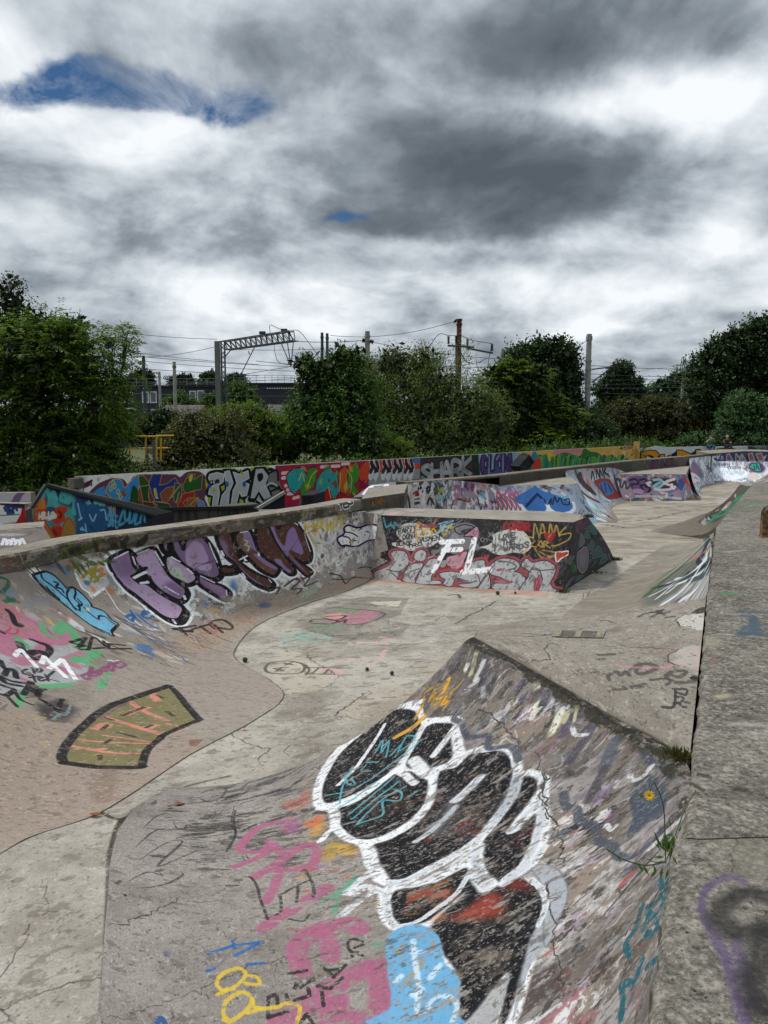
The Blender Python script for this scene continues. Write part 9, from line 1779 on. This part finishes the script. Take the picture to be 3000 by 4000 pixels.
lp=[(640,1310,2.34,(1.1,.0,-1.4),.06),(600,1290,2.33,(.9,-.1,-1.2),.055),(735,1300,2.38,(.15,-.1,-1),.055),(760,1340,2.40,(-.8,-.1,-1),.05),(840,1190,2.45,(-.6,-.2,.5),.05),(860,1150,2.46,(.3,-.2,1),.06),(880,1230,2.46,(.4,-.2,-.6),.05),(820,1240,2.44,(-1,-.2,.1),.055),(930,1040,2.52,(.2,-.3,.8),.045),(900,1060,2.5,(-.7,-.2,.1),.05),(440,1240,2.27,(.8,0,-1),.03),(800,1320,2.42,(-.1,-.1,-1),.06),(810,800,2.46,(.4,-.1,.8),.025),(850,1330,2.43,(-.2,-.1,-1.2),.06),(845,1120,2.46,(-.3,-.1,1),.05),(870,1000,2.48,(-.2,-.1,.9),.045)]
for q in lp:V=leaf_quads(np.array([cBp(*q[:3])]),np.array([q[3]],float),np.array([[.2,-1,.6]]),q[4]*.72,q[4]*.2);mesh_np('leaf',V,np.arange(4).reshape(-1,4),WL,fl_,V[0])
# small moss and grass tufts
def tuft(p,n,h,sp,label,mat='mid',seed=0):
    r=np.random.default_rng(seed);p=np.asarray(p,float);q=p+np.c_[r.normal(size=(n,2))*sp,np.zeros(n)]
    V=leaf_quads(q,np.c_[r.normal(size=(n,2))*.55,np.ones(n)],r.normal(size=(n,3)),h*r.uniform(.5,1.2,n),h*.16*np.ones(n));o=mesh_np('weed_tuft',V,np.arange(len(V)).reshape(-1,4),LM[mat],None,p);tag(o,label,'weeds','weed tufts in the joints');return o
tuft(at_z(2200,2314,FZ),200,.07,.06,'mossy weed tuft at the near right foot of the silver lettered box','brown',1);tuft(at_z(2405,2188,FZ),140,.08,.06,'weed tuft at the far right foot of the silver lettered box','dark',2);tuft(at_z(2300,2022,-.27),120,.08,.05,'weed tuft on the top right corner of the silver lettered box','dark',3);tuft(at_z(2335,2240,FZ),90,.06,.08,'thin weeds along the right face of the silver lettered box','mid',4)
tuft(at_z(2657,2962,-.06),240,.05,.03,'moss and dry grass in the joint where the hip meets the deck','brown',5);tuft(at_z(2790,1782,0)+[0,.3,0],160,.14,.2,'dark bushy weeds on the far coping corner','dark',6);tuft(at_z(2630,3320,-.05),120,.05,.02,'small weeds in the crack by the yellow flower','mid',7)
# conkers and stones on the floor
for i,(x,y,s_,lab)in enumerate([(1434,2617,.022,'small round dark ball, left of the pair in the middle of the floor'),(1531,2634,.026,'small round dark ball, right of the pair in the middle of the floor'),(1944,2321,.035,'small round ball at the foot of the silver letters'),(2013,2318,.022,'tiny ball right of the one at the foot of the silver letters'),(957,2583,.032,'dark brown lump beside the round face drawn on the floor')]):
    c=at_z(x,y,FZ+.01);bm=bmesh.new();bmesh.ops.create_icosphere(bm,subdivisions=3,radius=s_);me=bpy.data.meshes.new('ball');r=np.random.default_rng(i)
    for v in bm.verts:v.co*=1+.08*math.sin(v.co.x*160+i)*math.cos(v.co.y*140);v.co.z*=.92
    bm.to_mesh(me);bm.free();me.materials.append(plain('ball_skin_%d'%i,(62,56,42),.8,0,.5,60));me.polygons.foreach_set('use_smooth',np.ones(len(me.polygons),bool));o=bpy.data.objects.new('ball',me);COL.objects.link(o);o.location=(c[0],c[1],c[2]+s_*.9-.006);tag(o,lab,'ball','small balls lying on the floor')
DLM=plain('dead_leaf',(128,74,40),.8,0,.5,40)
for i,(x,y,s_,lab)in enumerate([(702,3142,.05,'larger orange brown dead leaf on the near ramp toe'),(661,3154,.03,'small dark brown dead leaf left of the larger one'),(372,3184,.05,'dead brown leaf on the line between pink apron and pale floor'),(952,2846,.03,'tiny reddish leaf on the pale floor strip')]):
    z=FZ+(.03 if i<2 else .015);c=at_z(x,y,z);r=np.random.default_rng(60+i);n=9;rim=[(c[0]+s_*math.cos(t_)*(1 if k%2 else .7),c[1]+s_*.45*math.sin(t_),c[2]+.006+.008*r.random())for k,t_ in enumerate(np.linspace(0,2*math.pi,n,endpoint=False))]
    mb=MB();mb.add([tuple(c+[0,0,.004])]+rim,[(0,k+1,(k+1)%n+1)for k in range(n)]);o=mb.build('dead_leaf',[DLM],None);tag(o,lab,'leaf','dead leaves on the concrete')
li=at_z(2310,2240,FZ);mb=MB();r=np.random.default_rng(8);mb.add([tuple(li+[.05*math.cos(t_)*r.uniform(.6,1.2),.05*math.sin(t_)*r.uniform(.6,1.2),.02+.03*r.random()])for t_ in np.linspace(0,6.28,7,endpoint=False)]+[tuple(li+[0,0,.07])],[(k,(k+1)%7,7)for k in range(7)]);o=mb.build('litter',[plain('crumpled_paper',(206,208,212),.7)],None);tag(o,'crumpled scrap of white litter by the right face of the box','litter')
print('objects',len(bpy.data.objects))
